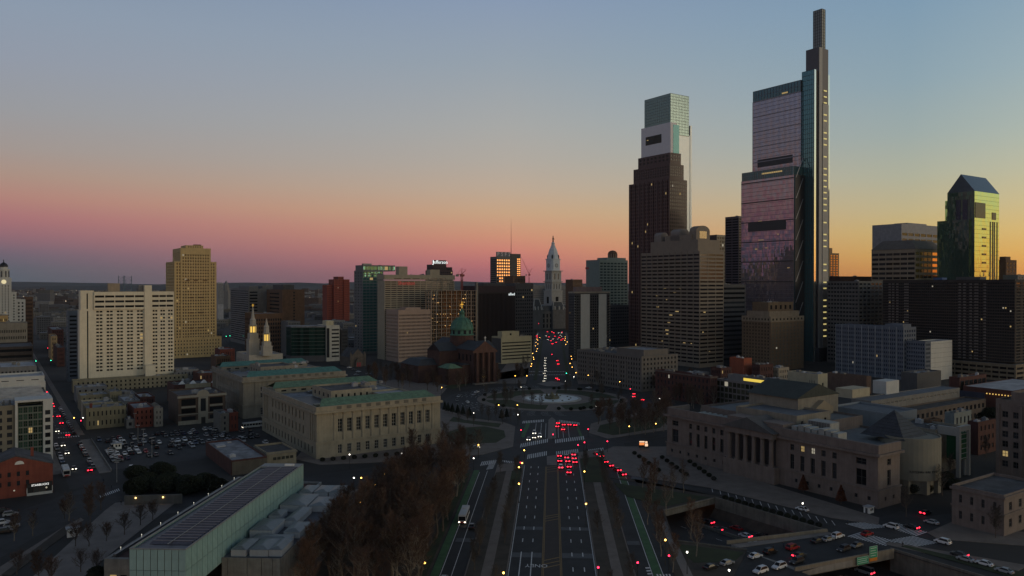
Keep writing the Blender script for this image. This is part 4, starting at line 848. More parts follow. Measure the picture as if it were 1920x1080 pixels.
cwall(14, 32, 2, 63, z-.5, z2-12, CG, 40, 19, MUL); cwall(14.3, 32, 2.3, 62.7, z2-12, z2, CGD, 16, 2, MUL, 'B'); B.box('mechanical_band', 13.6, 13.97, ly*.18, ly*.84, wz(303,805), wz(288,805), MULD)
b = MB()
for k in range(5): zz = z+12+(z2-z-24)*k/4; b.box(13.55,13.96,2,63,zz-.45,zz+.45)
b.obj('belt_course', mat('belt_pale',(.26,.24,.27),.5,var=0), B.o); B.box('lit_floor', 13.8, 14.25, 18, 25, z2-10.2, z2-8.8, LIT); B.box('lit_floor', -.1+.4, .38, 14, 40, z-4.6, z-2.8, LIT)
cwall(16, 18.6, -12, 1.9, 0, wz(134,800), CTL, 6, 60, MULD); B.box('mirror_edge', 16.2, 18.8, -12.6, -12.02, 0, wz(134,800), CYE)
COREM = mat('core_metal',(.10,.095,.105),.5,.3,var=.08); STRIP = mat('core_strip',(.27,.27,.27),.55,.2,var=.08)
B.box('core', 24.8, 42, -11, 3.6, 0, wz(94,808), COREM); B.box('core_fin', 25.2, 30.5, -12, -11.03, 0, wz(94,808), STRIP); B.box('core_link', 18.62, 24.78, -10.5, 1.8, 0, wz(136,805), MULD)
B.box('lift_shaft_glass', 30.53, 40.5, -12.6, -11.03, 0, wz(198,808), STRIP); B.box('lift_shaft_glass', 36, 46, -10, 1, 0, wz(140,808), CYE)
b = MB(); zz = 25
while zz < wz(165,808):
    if random.random() < .8: b.box(32, 37, -12.85, -12.62, zz, zz+1.3)
    zz += 6.2
b.obj('lift_lobby_light', mat('lobby_glow',(.4,.35,.15),var=0,emit=.5,ecol=(1,.82,.3)), B.o)
cwall(33.5, 39.5, -9, 1, wz(94,808)-.5, wz(19,808), mat('spire_metal',(.22,.24,.24),.5,.3,var=.06), 4, 14, MULD, 'B', 'spire')
B.box('base_hall', 20, 60, -16, 30, 0, 14, MULD); B.done()
simple('dark_tower', 'purple-grey slab edge peeking out left of the spire tower', 1381, 1385, 1397, 405, 900, mat('purple_grey',(.10,.085,.11),.5), sp_(2,50,.9,.5,.2,3,2), sp_(2,50,.9,.5,.2,3,2), Ly=20)
# ---- brick hotel
B, lx, ly, z = gbld('brick_hotel', 'old brown brick hotel with pale top storey before the spire tower', 'building', 1391, 1445, 1507, 594, 704)
BH = mat('hotel_brick',(.135,.095,.06),.9,var=.15); B.block(0, lx, 0, ly, 0, z-5, BH, sp_(9,13,.38,.5,1,4,.5,.3,.015,g=glassm('hotel_glass',(.10,.10,.09),0,.2,.7)), sp_(9,13,.35,.5,1,4,.5)); B.block(-.3, lx+.3, -.3, ly, z-5, z, mat('hotel_stone',(.22,.18,.13),.85), sp_(9,1,.4,.6,1,.8,1), sp_(9,1,.4,.6,1,.8,1))
B.block(2, lx-3, 3, ly-4, z-.5, wz(584,706), MATS['hotel_stone'], None, None); B.block(3, lx-9, 5, ly*.7, wz(584,706)-.6, wz(567,708), BH, sp_(5,1,.4,.6,1,1,1.5), None); B.clutter(4, lx-10, 6, ly*.6, wz(567,708)-.9, 5, 6); B.done()
# ---- old stone hotel by the circle
B, lx, ly, z = gbld('stone_hotel', 'long grey stone hotel facing the circle right of the parkway', 'hotel', 1082, 1203, 1271, 668, 571)
SH = mat('hotel_grey_stone',(.125,.114,.105),.85,var=.12); B.block(0, lx, 0, ly, 0, z, SH, sp_(10,7,.42,.5,1,1,1,.35,.01,frame=FRD), sp_(26,7,.42,.55,1,1,1,.35,.012), ROOF); B.block(6, lx-6, 4, ly*.45, z-.9, z+4, SH, None, None, ROOFL); B.clutter(6, lx-6, ly*.5, ly-4, z-.9, 12, 3)
b = MB()
for k in range(7): y = ly*(.22+.1*k); b.box(-.4,-.02,y-.8,y+.8,6,z-6)
b.obj('pilasters', SH, B.o); B.done()
# ---- low buildings on the right
B, lx, ly, z = gbld('brick_school', 'dark brick building with pale window surrounds behind bare trees', 'building', 1229, 1332, 1345, 706, 505, None)
B.block(0, lx, 0, ly, 0, z, BRICKD, sp_(3,4,.4,.5,.6,1,1,.3,0,frame=FRW), sp_(14,4,.4,.55,1,1,1.5,.3,.01,frame=FRW), ROOF); B.cornice(0,lx,0,ly,z-1.2,z-.4,.5,mat('brown_trim',(.12,.09,.08))); B.clutter(2,lx-1,2,ly-2,z-.9,6,9); B.done()
B, lx, ly, z = gbld('grid_office', 'glass office with pale frame grid and a lit yellow top strip', 'building', 1342, 1475, 1492, 727, 470)
B.block(0, lx, 0, ly, 0, z, mat('grid_frame',(.17,.15,.145),.8,var=.1), sp_(2,4,.8,.78,.4,1,.8), sp_(16,4,.86,.76,.4,.6,.8,.35,.05,g=glassm('office_olive_glass',(.05,.05,.035),0,.12,.6)), ROOFL); B.block(3, lx, 6, ly*.86, z-.9, z+3.6, GREYW, None, [sp_(1,1,.98,.5,0,.4,.4,.2,1.0,u0=.30,u1=.80,litm=mat('strip_glow',(.4,.3,.1),var=.0,emit=.75,ecol=(1,.72,.1)))], ROOFL); B.clutter(4,lx-1,8,ly*.8,z+2.7,9,12); B.done()
simple('low_building', 'orange brick rooftop block behind the glass grid office', 1386, 1395, 1410, 672, 600, mat('orange_brick',(.26,.07,.035),.9), None, None, Ly=14)
simple('low_building', 'cream block with three dark diamond windows', 1477, 1534, 1552, 702, 520, BEIGE, sp_(1,1,.2,.4), [sp_(4,1,.35,.45,2,11,3,.3,0,u0=.62,u1=1)], ROOFL)
simple('low_building', 'long low brown block left of the blue-grey apartments', 1551, 1625, 1634, 706, 560, mat('brown_block',(.13,.08,.06),.9), None, sp_(12,1,.3,.3,3,10,3), ROOFL)
simple('low_building', 'red brick corner house with white trim near the lit office', 1333, 1352, 1372, 690, 560, BRICKD, sp_(4,4,.4,.5,.5,1,1,.3,.03), sp_(5,4,.4,.5,.5,1,1), ROOF)
for i, (pl, pc, pr, pt, Y) in enumerate(((1280,1300,1330,700,560),(1410,1425,1450,684,590),(1440,1460,1480,690,600),(1500,1530,1560,706,600))):
    simple('low_building', ['grey roofed low block in front of the tan ribbon-window tower','low block with red rooftop shed before the brick hotel','pale low block with white plant before the brick hotel','flat roofed low block under the spire tower'][i], pl, pc, pr, pt, Y, [GREYW,BRICKD,TAN,GREYD][i], sp_(5,3,.4,.5), sp_(5,3,.4,.5), [ROOF,ROOFL,ROOFW,ROOF][i], clutter=6)
# blue-grey apartments
B, lx, ly, z = gbld('apartment_block', 'blue-grey apartment block with white blank end wall', 'apartment building', 1567, 1695, 1718, 614, 640)
APG = glassm('apartment_glass',(.02,.026,.045),0,.1,.6); B.block(0, lx, 0, ly, 0, z, BLUEG, sp_(5,11,.6,.55,.5,2,1.5,.3,.01,g=APG), sp_(36,11,.58,.52,.5,2,1.5,.3,.008,g=APG,joined=True), ROOFL); B.box('penthouse', 4, lx-2, ly*.05, ly*.3, z-.9, z+2.2, BLUEG)
b = MB()
for k in range(11): y = ly*k/10; b.box(-.3,-.02,max(y-.25,.0),min(y+.25,ly),0,z)
b.obj('pale_fins', mat('pale_fin',(.26,.28,.30),.8), B.o)
B.block(3, 12, -16, -.02, 0, wz(640,632), BLUEG, sp_(4,9,.6,.5), sp_(8,9,.6,.5,.4,2,1,.3,.02,g=APG)); 
b = MB(); B.block(12.02, 46, -16, -2, 0, wz(641,632), WS, sp_(1,6,.998,.04,.02,9,0,.12,0,g=GREYD), None, ROOFW); B.done()
# long dark slab
B, lx, ly, z = gbld('apartment_slab', 'huge dark apartment slab with thin balcony lines filling the right', 'apartment building', 1655, 1903, 1975, 524, 640)
DB = mat('dark_slab',(.035,.028,.027),.85,var=.15); B.block(0, lx, 0, ly, 14, z, DB, sp_(6,26,.6,.5,.4,1,2,.3,.01), sp_(60,26,.62,.5,.4,1,2,.35,.012,joined=True), ROOF)
b = MB()
for k in range(27): zz = 15+(z-17)*k/26; b.box(-.9,-.02,0,ly,zz-.14,zz+.14); b.box(0,lx,-.9,-.02,zz-.14,zz+.14)
b.obj('balcony_slabs', mat('balcony_edge',(.10,.085,.075),.85), B.o)
b = MB()
for u in (.065,.095,.13,.195,.215,.62,.655,.70,.735,.745,.80):
    for k in range(26): zz = 15+(z-17)*k/26; b.box(-1.0,-.92,ly*(1-u)-1.1,ly*(1-u)+1.1,zz+.15,zz+1.3)
b.obj('balcony_fronts', mat('balcony_front',(.16,.14,.13),.8), B.o)
GT = mat('garage_tan',(.17,.14,.10),.9); B.block(-12, lx, -6, ly, 0, 14, GT, sp_(6,3,.86,.5,.8,1,1.5,.9,.02,g=DKG), sp_(20,3,.88,.5,.8,1,1.5,.9,.03,g=DKG), ROOFL); B.box('roof_plant', 6, 16, 30, 50, z-.9, z+2.5, GREYD); B.box('roof_plant', 6, 14, 62, 70, z-.9, z+2, mat('plant_blue',(.05,.10,.22))); B.done()
B, lx, ly, z = gbld('office_tower', 'grey apartment tower with lighter right half beside the spire tower', 'building', 1551, 1610, 1655, 527, 760)
B.block(0, lx, 0, ly, 0, z, mat('apt_grey',(.12,.115,.11),.8), sp_(6,20,.7,.45,.5,2,1,.3,.02), sp_(10,20,.75,.45,.5,2,1,.3,.01), ROOFL, ); B.clutter(1,lx-1,1,ly-1,z-.9,4,2); B.done()
# BNY-like block, white top, glass gable tower
B, lx, ly, z = gbld('office_tower', 'tan office with sloped mansard roof and orange-lit ribbons', 'building', 1634, 1716, 1768, 466, 850)
B.block(0, lx, 0, ly, 0, z, TAN, [sp_(1,12,.96,.5,.3,40,2,.3,0,g=OG,u0=.6,u1=1), sp_(4,12,.9,.55,.3,40,2,.3,.02,u0=0,u1=.6)], sp_(6,16,.92,.5,.3,30,3,.3,.01)); b = MB(); b.hip(-.6,lx+.6,-.6,ly+.6,z-.2,wz(449,852),9); b.obj('mansard_roof', mat('mansard_grey',(.13,.12,.11),.8), B.o); B.done()
simple('office_tower', 'white-topped office tower behind the mansard-roofed block', 1680, 1690, 1770, 419, 1000, mat('pale_crown',(.26,.26,.28),.7), [sp_(7,12,.86,.5,.3,60,10,.4,.05)], None, Ly=40, roof=ROOFL, pent=3)
B, lx, ly, z = gbld('gable_glass_tower', 'green mirror glass tower with pointed gable roof', 'tower', 1776, 1827, 1873, 358, 800)
MG = glassm('green_mirror_glass',(.42,.60,.38),.95,.06,.03,cell=.04); MGD = glassm('green_shade_glass',(.06,.11,.10),.55,.08,.05,cell=.05); NAVY = glassm('navy_glass',(.03,.05,.08),.5,.1,.05)  # shade glass: darker copy that puts the left faces' shade into the colour
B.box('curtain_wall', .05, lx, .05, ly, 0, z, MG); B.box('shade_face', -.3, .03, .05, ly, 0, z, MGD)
b = MB(); b.gable(0,lx,0,ly,z,wz(327,812),'x',.2); b.obj('gable_roof', mat('gable_glass',(.05,.08,.11),.25,.5,var=.1), B.o)
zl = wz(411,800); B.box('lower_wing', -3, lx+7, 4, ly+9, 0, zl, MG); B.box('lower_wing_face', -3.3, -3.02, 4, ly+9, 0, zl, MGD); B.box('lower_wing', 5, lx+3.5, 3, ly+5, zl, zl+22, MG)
B.box('notch', lx*.02, lx*.42, -.35, .02, wz(408,800), wz(379,800), NAVY); B.box('notch', lx*.70, lx*.86, -.3, .02, wz(409,800), wz(395,800), NAVY)
for u in (.62,.72,.79,.90): B.box('slit', lx*u, lx*(u+.028), -.3, .02, 60, wz(413,800), MULD)
for k in range(6): zz = wz(430+16*k,800); B.box('notch', lx*.3, lx*.46, -.32, .02, zz, zz+2, NAVY); B.box('notch', lx+3, lx+7.2, 3.6, 3.97, zz, zz+2, NAVY)
for u in (.25,.5): B.box('recess', -.5, -.32, ly*u, ly*(u+.18), 0, z-8, NAVY)
b = MB()
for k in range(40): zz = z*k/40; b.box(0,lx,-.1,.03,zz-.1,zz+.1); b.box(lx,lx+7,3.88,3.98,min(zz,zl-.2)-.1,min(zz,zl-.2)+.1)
b.obj('floor_lines', MGD, B.o); B.done()
simple('office_tower', 'orange-lit small tower right of the tall spire tower', 1538, 1545, 1573, 474, 1150, mat('tan_far',(.32,.2,.1),.85), sp_(5,12,.5,.5,1,80,2,.2,.0,g=OG), None, Ly=20, pent=8)
simple('office_tower', 'small brown tower at the right of the gabled glass tower', 1880, 1886, 1906, 487, 900, BRICKB, sp_(3,10,.4,.5,1,60,2), None, Ly=15, pent=4)
simple('office_building', 'dark low skyline block between spire tower and mansard office', 1570, 1580, 1640, 518, 900, mat('dark_red_block',(.05,.025,.022),.9), None, None, Ly=25)
simple('office_building', 'little tower with antenna at the far right edge of skyline', 1904, 1908, 1935, 515, 860, GREYW, sp_(5,10,.4,.5,1,60,2), None, Ly=15)
# ---- Family court (copper edged, behind) and library
def courthouse(name, label, pl, pc, pr, ptop, Y, pil, copm, cm):
    B, lx, ly, z = gbld(name, label, 'civic building', pl, pc, pr, ptop, Y); zs = z*.31; ze = z-2.2
    B.block(0, lx, 0, ly, 0, zs, cm, sp_(11,1,.42,.7,.4,.6,.9,.6,0,frame=FRW,fx=2,fz=3,u0=.135,u1=.93), sp_(16,1,.32,.6,3,.6,1,.4,0,frame=FRD), par=.05)
    B.cornice(0,lx,0,ly,zs-.25,zs+.35,.35,cm,'string_course')
    B.block(.35, lx, .35, ly, zs+.02, ze, cm, [sp_(11,1,.5,.58,.4,1.6,1.9,.9,0,frame=FRW,fx=2,fz=4,u0=.135,u1=.93)], [sp_(10,2,.30,.62,2,.3,1.2,.5,0,frame=FRD,u0=.16,u1=.84)], ROOFL, par=.4)
    B.cornice(0,lx,0,ly,ze-1.0,ze,.9,cm); b = MB(); b.box(-.1,lx,-.1,.5,ze+.02,z); b.box(-.1,.5,.5,ly,ze+.02,z); b.obj('parapet', cm, B.o)
    b = MB()
    for k in range(10): x = lx*(.17+.76*k/10); b.box(x-1.2,x+1.2,-.16,-.1,ze+.4,z-.3)
    b.obj('parapet_panels', mat('parapet_shadow',(.12,.11,.09),.9), B.o)  # darkened stone colour paints shade onto the parapet panels
    if pil:
        for k in range(12): x = lx*(.135+.795*k/11); b = MB(); b.lathe([(.72,zs+.4),(.62,ze-2.0),(.85,ze-1.6),(.9,ze-1.02)],12,x,.55); b.obj('half_column', cm, B.o)
    else:
        for k in range(8): x = lx*(.12+.8*k/7); b = MB(); b.box(x-.6,x+.6,.0,.33,zs+.4,ze-1.02); b.obj('pilaster', cm, B.o)
    for s0, s1 in ((.02,.12),(.88,.98)):
        for k in range(3): y = ly*(s0+(s1-s0)*(k+.5)/3); b = MB(); b.box(.02,.33,y-.6,y+.6,zs+.4,ze-1.02); b.obj('pilaster', cm, B.o)
    zr = z+2.4
    b = MB(); b.add([(2,1.2,z-.6),(lx-1,1.2,z-.6),(lx-4,9,zr),(6,9,zr)],[(0,1,2,3)]); b.add([(6,9,zr),(lx-4,9,zr),(lx-4,12,z-.4),(6,12,z-.4)],[(0,1,2,3)]); b.add([(2,1.2,z-.6),(6,9,zr),(6,12,z-.4)],[(0,1,2)]); b.add([(lx-1,1.2,z-.6),(lx-4,12,z-.4),(lx-4,9,zr)],[(0,1,2)]); b.obj('copper_roof', copm, B.o)
    b = MB(); b.box(3,lx-2,9.2,13,ze-.4,z-.3); b.obj('attic_wall', cm, B.o)
    b = MB(); b.add([(1.5,ly-14,z+.4),(lx-2,ly-14,z+.4),(lx-5,ly-7,zr+.5),(5,ly-7,zr+.5)],[(0,1,2,3)]); b.add([(5,ly-7,zr+.5),(lx-5,ly-7,zr+.5),(lx-2,ly-1,z),(1.5,ly-1,z)],[(0,1,2,3)]); b.obj('copper_roof', copm, B.o)
    B.block(3, lx-3, ly-13.5, ly-2, ze-.4, z+.3, cm, sp_(10,1,.5,.5,2,.6,.6,.2,0), None, par=.1)
    B.block(lx*.28, lx*.62, ly*.34, ly*.66, ze-.4, z+2.8, cm, sp_(6,1,.3,.5,1,.6,1,.2,0), sp_(4,1,.3,.5,1,.6,1,.2,0), ROOF); B.block(lx*.62+.03, lx*.9, ly*.22, ly*.4, ze-.4, z+.6, cm, None, None, ROOFW)
    B.box('light_well_shade', lx*.08, lx*.26, ly*.2, ly*.62, ze-.38, ze-.2, DARK); B.box('light_well_shade', lx*.35, lx*.6, ly*.17, ly*.3, ze-.38, ze-.2, DARK)  # flat dark slabs on the roof paint the shade of sunken wells
    B.clutter(lx*.3,lx*.9,ly*.45,ly*.62,z+2.0,5,int(pl)); B.clutter(lx*.1,lx*.9,ly*.68,ly*.8,ze-.4,7,int(pl)+1); return B, lx, ly, z
B, lx, ly, z = courthouse('court_house', 'limestone court house with turquoise copper roof edge, behind the library', 397, 455, 648, 708, 457, False, mat('turquoise_copper',(.06,.17,.15),.7,var=.25,scale=.4), LIME2); B.done()
B, lx, ly, z = courthouse('library', 'limestone library with columned front and green copper roof', 491, 592.5, 826, 764, 351.5, True, COPPER2, LIME); B.done()
# ---- left foreground: hotel block, brick corner house
B = Bld('apartment_block', 'modern block with green glass bay and white frames at left street', 'apartment building', (wx(98,351)-Sx*30, 351-Sy*30)); LxE = 30; zE = 27.2
BT = mat('taupe_panel',(.17,.155,.12),.85,var=.1); GB = glassm('green_bay_glass',(.02,.045,.032),.0,.06,.8)
B.block(0, 16, 0, 62, 0, zE-1, BT, sp_(4,7,.52,.58,.6,1.5,1.5,.25,.03,frame=FRW), None, ROOFW); B.block(16.6, 26.2, -.6, 12, 3.5, zE-1.8, mat('green_bay_frame',(.10,.13,.11),.5,var=.05), sp_(5,7,.9,.85,.1,.2,.2,.15,.02,g=GB,frame=FRD), None)
for x0, x1 in ((15.6,16.58),(26.22,30)): B.box('white_frame', x0, x1, -1.2, 14 if x1 < 20 else 30, 0, zE, mat('white_render',(.42,.43,.42),.7,var=.08))
B.box('white_frame', 15.6, 30, -1.2, 12.5, zE+.01, zE+.9, MATS['white_render']); B.block(16.6, 29.5, 12.6, 62, 0, zE-1, BT, None, None, ROOFW)
for k in range(6): B.box('roof_screen', 3, 28, 20+k*7, 20.6+k*7, zE-1.9, zE+.6, ROOFW)
B.block(-12, 30.4, 62.2, 100, 0, zE+2, mat('white_render',(.4,.4,.4)), sp_(6,1,.2,.3,1,25,1), None, ROOFW); B.block(2, 30, 63.5, 85, zE+1, zE+5, MATS['white_render'], sp_(4,1,.5,.2,1,1,1), None, ROOFW)
for k in range(6): B.box('side_window', 27, 29, -1.3, -1.22, 4+k*3.4, 6+k*3.4, GLASS)
B.clutter(3,15,3,18,zE-1.9,6,5); B.done()
B = Bld('corner_house', 'red brick gabled corner house with a lit coffee shop front', 'shop', (wx(98,296)-Sx*24, 296-Sy*24)); BF = mat('corner_brick',(.17,.045,.03),.9,var=.22)
B.block(0, 24, 0, 18, 0, 11, BF, [sp_(4,2,.36,.5,.8,3.4,.6,.25,0,frame=mat('white_frame',(.6,.6,.58),.6,var=0),u0=.2,u1=.75)], None, par=.05)
b = MB(); b.gable(0,24,0,18,11.01,15.2,'y'); b.obj('gable_wall', BF, B.o); b = MB(); b.gable(0,24,.5,18,11.2,15.6,'y',.4); b.obj('roof', ROOF, B.o)
b = MB(); b.prism([(12+1.6*math.cos(a),0) for a in (0,1)]+[(12,.1)],0,.01) if 0 else None
vs = [(13.2+1.5*math.cos(math.pi*k/10),-.08,12.2+1.3*math.sin(math.pi*k/10)) for k in range(11)]; b = MB(); b.add(vs,[tuple(range(11))]); vs2 = [(x,y+.1,zz) for x,y,zz in vs]; b.add(vs+vs2,[(k,k+1,12+k,11+k) for k in range(10)]); b.obj('fanlight', MATS['white_frame'], B.o)
b = MB(); b.box(15.5,23.8,-.9,-.02,3.0,4.6); b.obj('sign_band', DARK, B.o); text('STARBUCKS', 1.05, mat('shop_letters',(.9,.9,.9),var=0,emit=.8,ecol=(1,1,.97)), B.o, (19.8,-1.0,3.8), (R(90),0,0))
for k in range(4): b = MB(); b.box(15.7+2.02*k,17.6+2.02*k,-.5,-.1,1.0,2.9); b.obj('shop_window', glassm('shop_glass',(.05,.05,.05),0,.08,.3), B.o)
b = MB(); b.box(15.5,23.8,-.6,-.04,0,.95); b.obj('stall_riser', mat('white_render',(.4,.4,.4)), B.o); b = MB(); b.box(15.45,15.65,-.7,-.03,.95,3); b.box(23.7,23.9,-.7,-.03,.95,3); b.obj('shop_frame', MATS['white_frame'], B.o)
b = MB(); b.lathe([(.05,2.1),(.4,2.5),(.05,2.9)],10,21.8,-1.1); b.obj('hanging_sign', LITC, B.o); b = MB(); b.lathe([(.05,2.4),(.35,2.7),(.05,3)],10,11.5,-.6); b.obj('wall_lamp', LITC, B.o)
b = MB(); b.box(17,18,6,7,13,17); b.obj('chimney', BF, B.o); B.done()
B = Bld('row_house', 'blue-grey row house left of the brick corner house', 'house', (wx(98,296)-Sx*40, 296-Sy*40)); B.block(0,15.8,1,18,0,10.6,mat('slate_blue_wall',(.10,.13,.15),.85),sp_(5,3,.3,.45,.8,1,1,.25,0,frame=MATS['white_frame']),None,ROOFL); B.done()
# rowhouses behind the lot
def house(label, p0, p1, ptop, pbase, wm, n, m, ly, roof, frame=None, lit=.05, name='row_house', z=None, **k):
    Y1 = CH*F/(pbase-HZ); X0 = wx(p0, Y1); k1 = (p1-960)/F; lx = (k1*Y1-X0)/(Sx-Sy*k1)
    B = Bld(name, label, 'house', (X0, Y1)); z = z or wz(ptop, Y1); B.block(0,lx,0,ly,0,z,wm,sp_(n,m,k.get('w',.32),k.get('h',.5),.6,.6,.8,.22,lit,frame=frame),None,roof); B.clutter(.5,lx-.5,1,ly-1,z-.9,2+int(lx/8),int(p0)); return B, lx, z
B, lx, z = house('long cream three-storey wall facing the parking lot', 161, 236, 766, 806, mat('cream_wall',(.20,.18,.12),.9,var=.15), 9, 2, 18, ROOFL); B.box('chimney', 2, 3.4, 4, 5, z-.9, z+2, BRICK); B.done()
B, lx, z = house('red brick row house with white windows behind the lot', 251, 288, 766, 803, BRICK, 4, 3, 26, ROOFL, MATS['white_frame'], .1); B.done()
B, lx, z = house('narrow pale row house beside the red brick one', 288.5, 305, 766, 801, mat('pale_stucco',(.20,.19,.17),.9), 2, 3, 20, ROOFL); B.done()
B, lx, z = house('low grey garage between cream wall and red house', 236.5, 250.5, 787, 804, GREYW, 1, 1, 14, ROOFL, w=.6); B.done()
for i, (p0, p1, pt, pb, wm, ly, rf) in enumerate(((156,212,757,790,BEIGE,16,ROOFL),(150,205,742,772,MATS['cream_wall'],18,ROOFW),(142,200,727,755,GREYW,16,ROOFW),(206,228,735,770,MATS['cream_wall'],20,ROOFL),(232,262,752,782,GREYW,26,ROOFW),(228,256,740,766,GREYW,22,ROOFW),(262,290,745,772,BRICKD,24,ROOFW))):
    B, lx, z = house(['tan row house with pale roof behind the cream wall','cream row house nearest the street corner','grey row house with broad silver roof under the hotel podium','narrow cream house in the middle of the block','silver roofed house behind the red row house','small silver roofed house below the podium windows','dark brick house with silver roof deep in the block'][i], p0, p1, pt, pb, wm, 5, 2, ly, rf); B.done()
# brick school with baroque gable
B, lx, z = house('brick institution with stone bands and rounded central gable', 334, 422, 742, 798, mat('school_brick',(.095,.065,.05),.9,var=.2), 1, 1, 30, ROOF, name='school', w=.01, h=.01, lit=0); ST = mat('school_stone',(.26,.24,.20),.85,var=.12)
for x0, x1 in ((.06,.36),(.66,.94)):
    for zz, hh in ((.64,.22),(.38,.16),(.14,.13)): B.box('window', lx*x0, lx*x1, -.12, -.02, z*zz, z*(zz+hh), GLASS)
    B.box('stone_band', lx*x0, lx*x1, -.3, -.13, z*.56, z*.62, ST)
B.box('cornice', -.6, lx+.6, -.9, -.03, z-1.6, z-.4, ST); B.box('stone_base', -.2, lx+.2, -.25, -.03, 0, z*.13, ST); B.box('string_course', -.2, lx+.2, -.35, -.03, z*.33, z*.36, ST); B.box('entrance_bay', lx*.41, lx*.62, -.8, -.03, 0, z-1.7, ST); B.box('door', lx*.47, lx*.56, -.95, -.81, 0, z*.22, DARK); B.box('window', lx*.46, lx*.57, -.9, -.81, z*.42, z*.85, GLASS)
vs = [(lx*.515+3.4*math.cos(math.pi*k/12), z-.4+2.8*math.sin(math.pi*k/12)) for k in range(13)]; b = MB(); b.add([(x,-1,zz) for x,zz in vs]+[(x,.6,zz) for x,zz in vs],[tuple(range(13)),tuple(range(13,26))]+[(k,k+1,14+k,13+k) for k in range(12)]); b.obj('rounded_gable', ST, B.o); B.done()
B, lx, z = house('brick annex with cream upper wall and white roof vents', 326, 394, 722, 760, BRICKD, 6, 2, 24, ROOF, name='annex'); B.box('cream_wall', lx*.3, lx+.1, -.2, -.02, z*.55, z, BEIGE)
for k in range(4): b = MB(); b.hip(4+k*7,8+k*7,3,8,z-.9,z+1.4,1.6); b.obj('roof_vent', WHITE, B.o)
B.done()
B, lx, z = house('small grey house beside the lot corner', 413, 429, 776, 812, mat('grey_stucco',(.14,.135,.125),.9), 1, 3, 16, ROOF, MATS['white_frame'], 0); B.done()
B, lx, z = house('small red house with white window frames at lot corner', 429.5, 446, 774, 810, BRICK, 2, 2, 14, ROOF, MATS['white_frame'], .1); B.done()
for i, (p0,p1,pt,pb,wm) in enumerate(((412,440,655,690,BRICK),(330,372,694,722,GREYW),(372,410,700,728,BRICKD),(405,432,668,704,BRICKB))):
    B, lx, z = house(['red brick block at the foot of the golden tower','grey flat block right of the hotel podium','dark brick block left of the court house','brown block between golden tower and temple'][i], p0,p1,pt,pb,wm,6,2,20,ROOFL,name='low_building'); B.done()
# brick shed by the lot
B, lx, ly, z = gbld('brick_shop', 'low red brick building with big flat roof beside parking lot', 'building', 385, 433, 500, 864, 322); B.block(0,lx,0,ly,0,z,BRICKD,sp_(4,1,.3,.4,1,.6,2),None,ROOFL,par=.7); B.box('tan_wall', .3, lx, -.2, -.02, 0, z-.7, mat('tan_render',(.10,.085,.065),.9)); B.clutter(1,lx-1,8,ly-4,z-.7,3,2); B.done()
B = Bld('bay_house', 'small cream building with a bay of big windows by the lot', 'building', gp(500, 876)); B.block(0,13,0,20,0,6.2,mat('cream_stucco',(.24,.21,.15),.9),[sp_(5,1,.8,.42,.5,1.6,1.5,.25,.0,g=glassm('bay_glass',(.09,.09,.075),0,.2,.4),frame=FRW,u0=.15,u1=.95)],None,ROOF); B.cornice(0,13,0,20,5.2,5.7,.4,LIME2); B.done()
# ---- gallery (parkway aligned): local x = v, y = u
B = Bld('gallery', 'long glass light box museum with stone gallery and skylights', 'museum', pk(-4.4,0), PA); B.pxm = F/220
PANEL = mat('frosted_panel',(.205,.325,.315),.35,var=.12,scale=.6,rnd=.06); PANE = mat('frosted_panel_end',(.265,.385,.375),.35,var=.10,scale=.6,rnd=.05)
u0, u1, v0, v1 = 177., 261., -97., -83.7; zt, zm, zb_ = 19., 14.2, 9.2
B.box('light_box_core', v0+.15, v1-.15, u0+.15, u1-.15, zb_, zt-.5, GREYD)
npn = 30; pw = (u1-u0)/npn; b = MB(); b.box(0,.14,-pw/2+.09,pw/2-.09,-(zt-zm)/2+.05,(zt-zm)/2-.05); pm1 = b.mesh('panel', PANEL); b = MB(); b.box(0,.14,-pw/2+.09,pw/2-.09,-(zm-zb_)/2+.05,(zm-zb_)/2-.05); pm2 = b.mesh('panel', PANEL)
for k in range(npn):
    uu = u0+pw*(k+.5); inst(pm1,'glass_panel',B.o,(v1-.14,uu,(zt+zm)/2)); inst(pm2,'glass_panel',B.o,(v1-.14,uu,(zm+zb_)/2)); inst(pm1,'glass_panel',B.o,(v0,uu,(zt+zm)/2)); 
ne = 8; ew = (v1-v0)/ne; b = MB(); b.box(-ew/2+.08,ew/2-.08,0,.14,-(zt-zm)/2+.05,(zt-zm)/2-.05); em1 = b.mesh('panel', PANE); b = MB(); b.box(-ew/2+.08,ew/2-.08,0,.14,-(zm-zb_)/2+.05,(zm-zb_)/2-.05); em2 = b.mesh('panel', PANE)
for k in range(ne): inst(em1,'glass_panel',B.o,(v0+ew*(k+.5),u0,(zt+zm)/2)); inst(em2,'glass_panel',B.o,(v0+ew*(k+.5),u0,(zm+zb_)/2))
b = MB(); b.box(v0+.5,v1-.2,u0+.5,u1-.3,zt-.6,zt-.25); b.obj('box_roof', mat('zinc_roof',(.09,.085,.10),.5,.2,var=.2), B.o)
SOL = mat('solar_strip',(.055,.045,.06),.35,.2,var=.3,scale=.8,rnd=.2); SOLL = mat('solar_frame',(.20,.17,.17),.5,.3,var=.1)
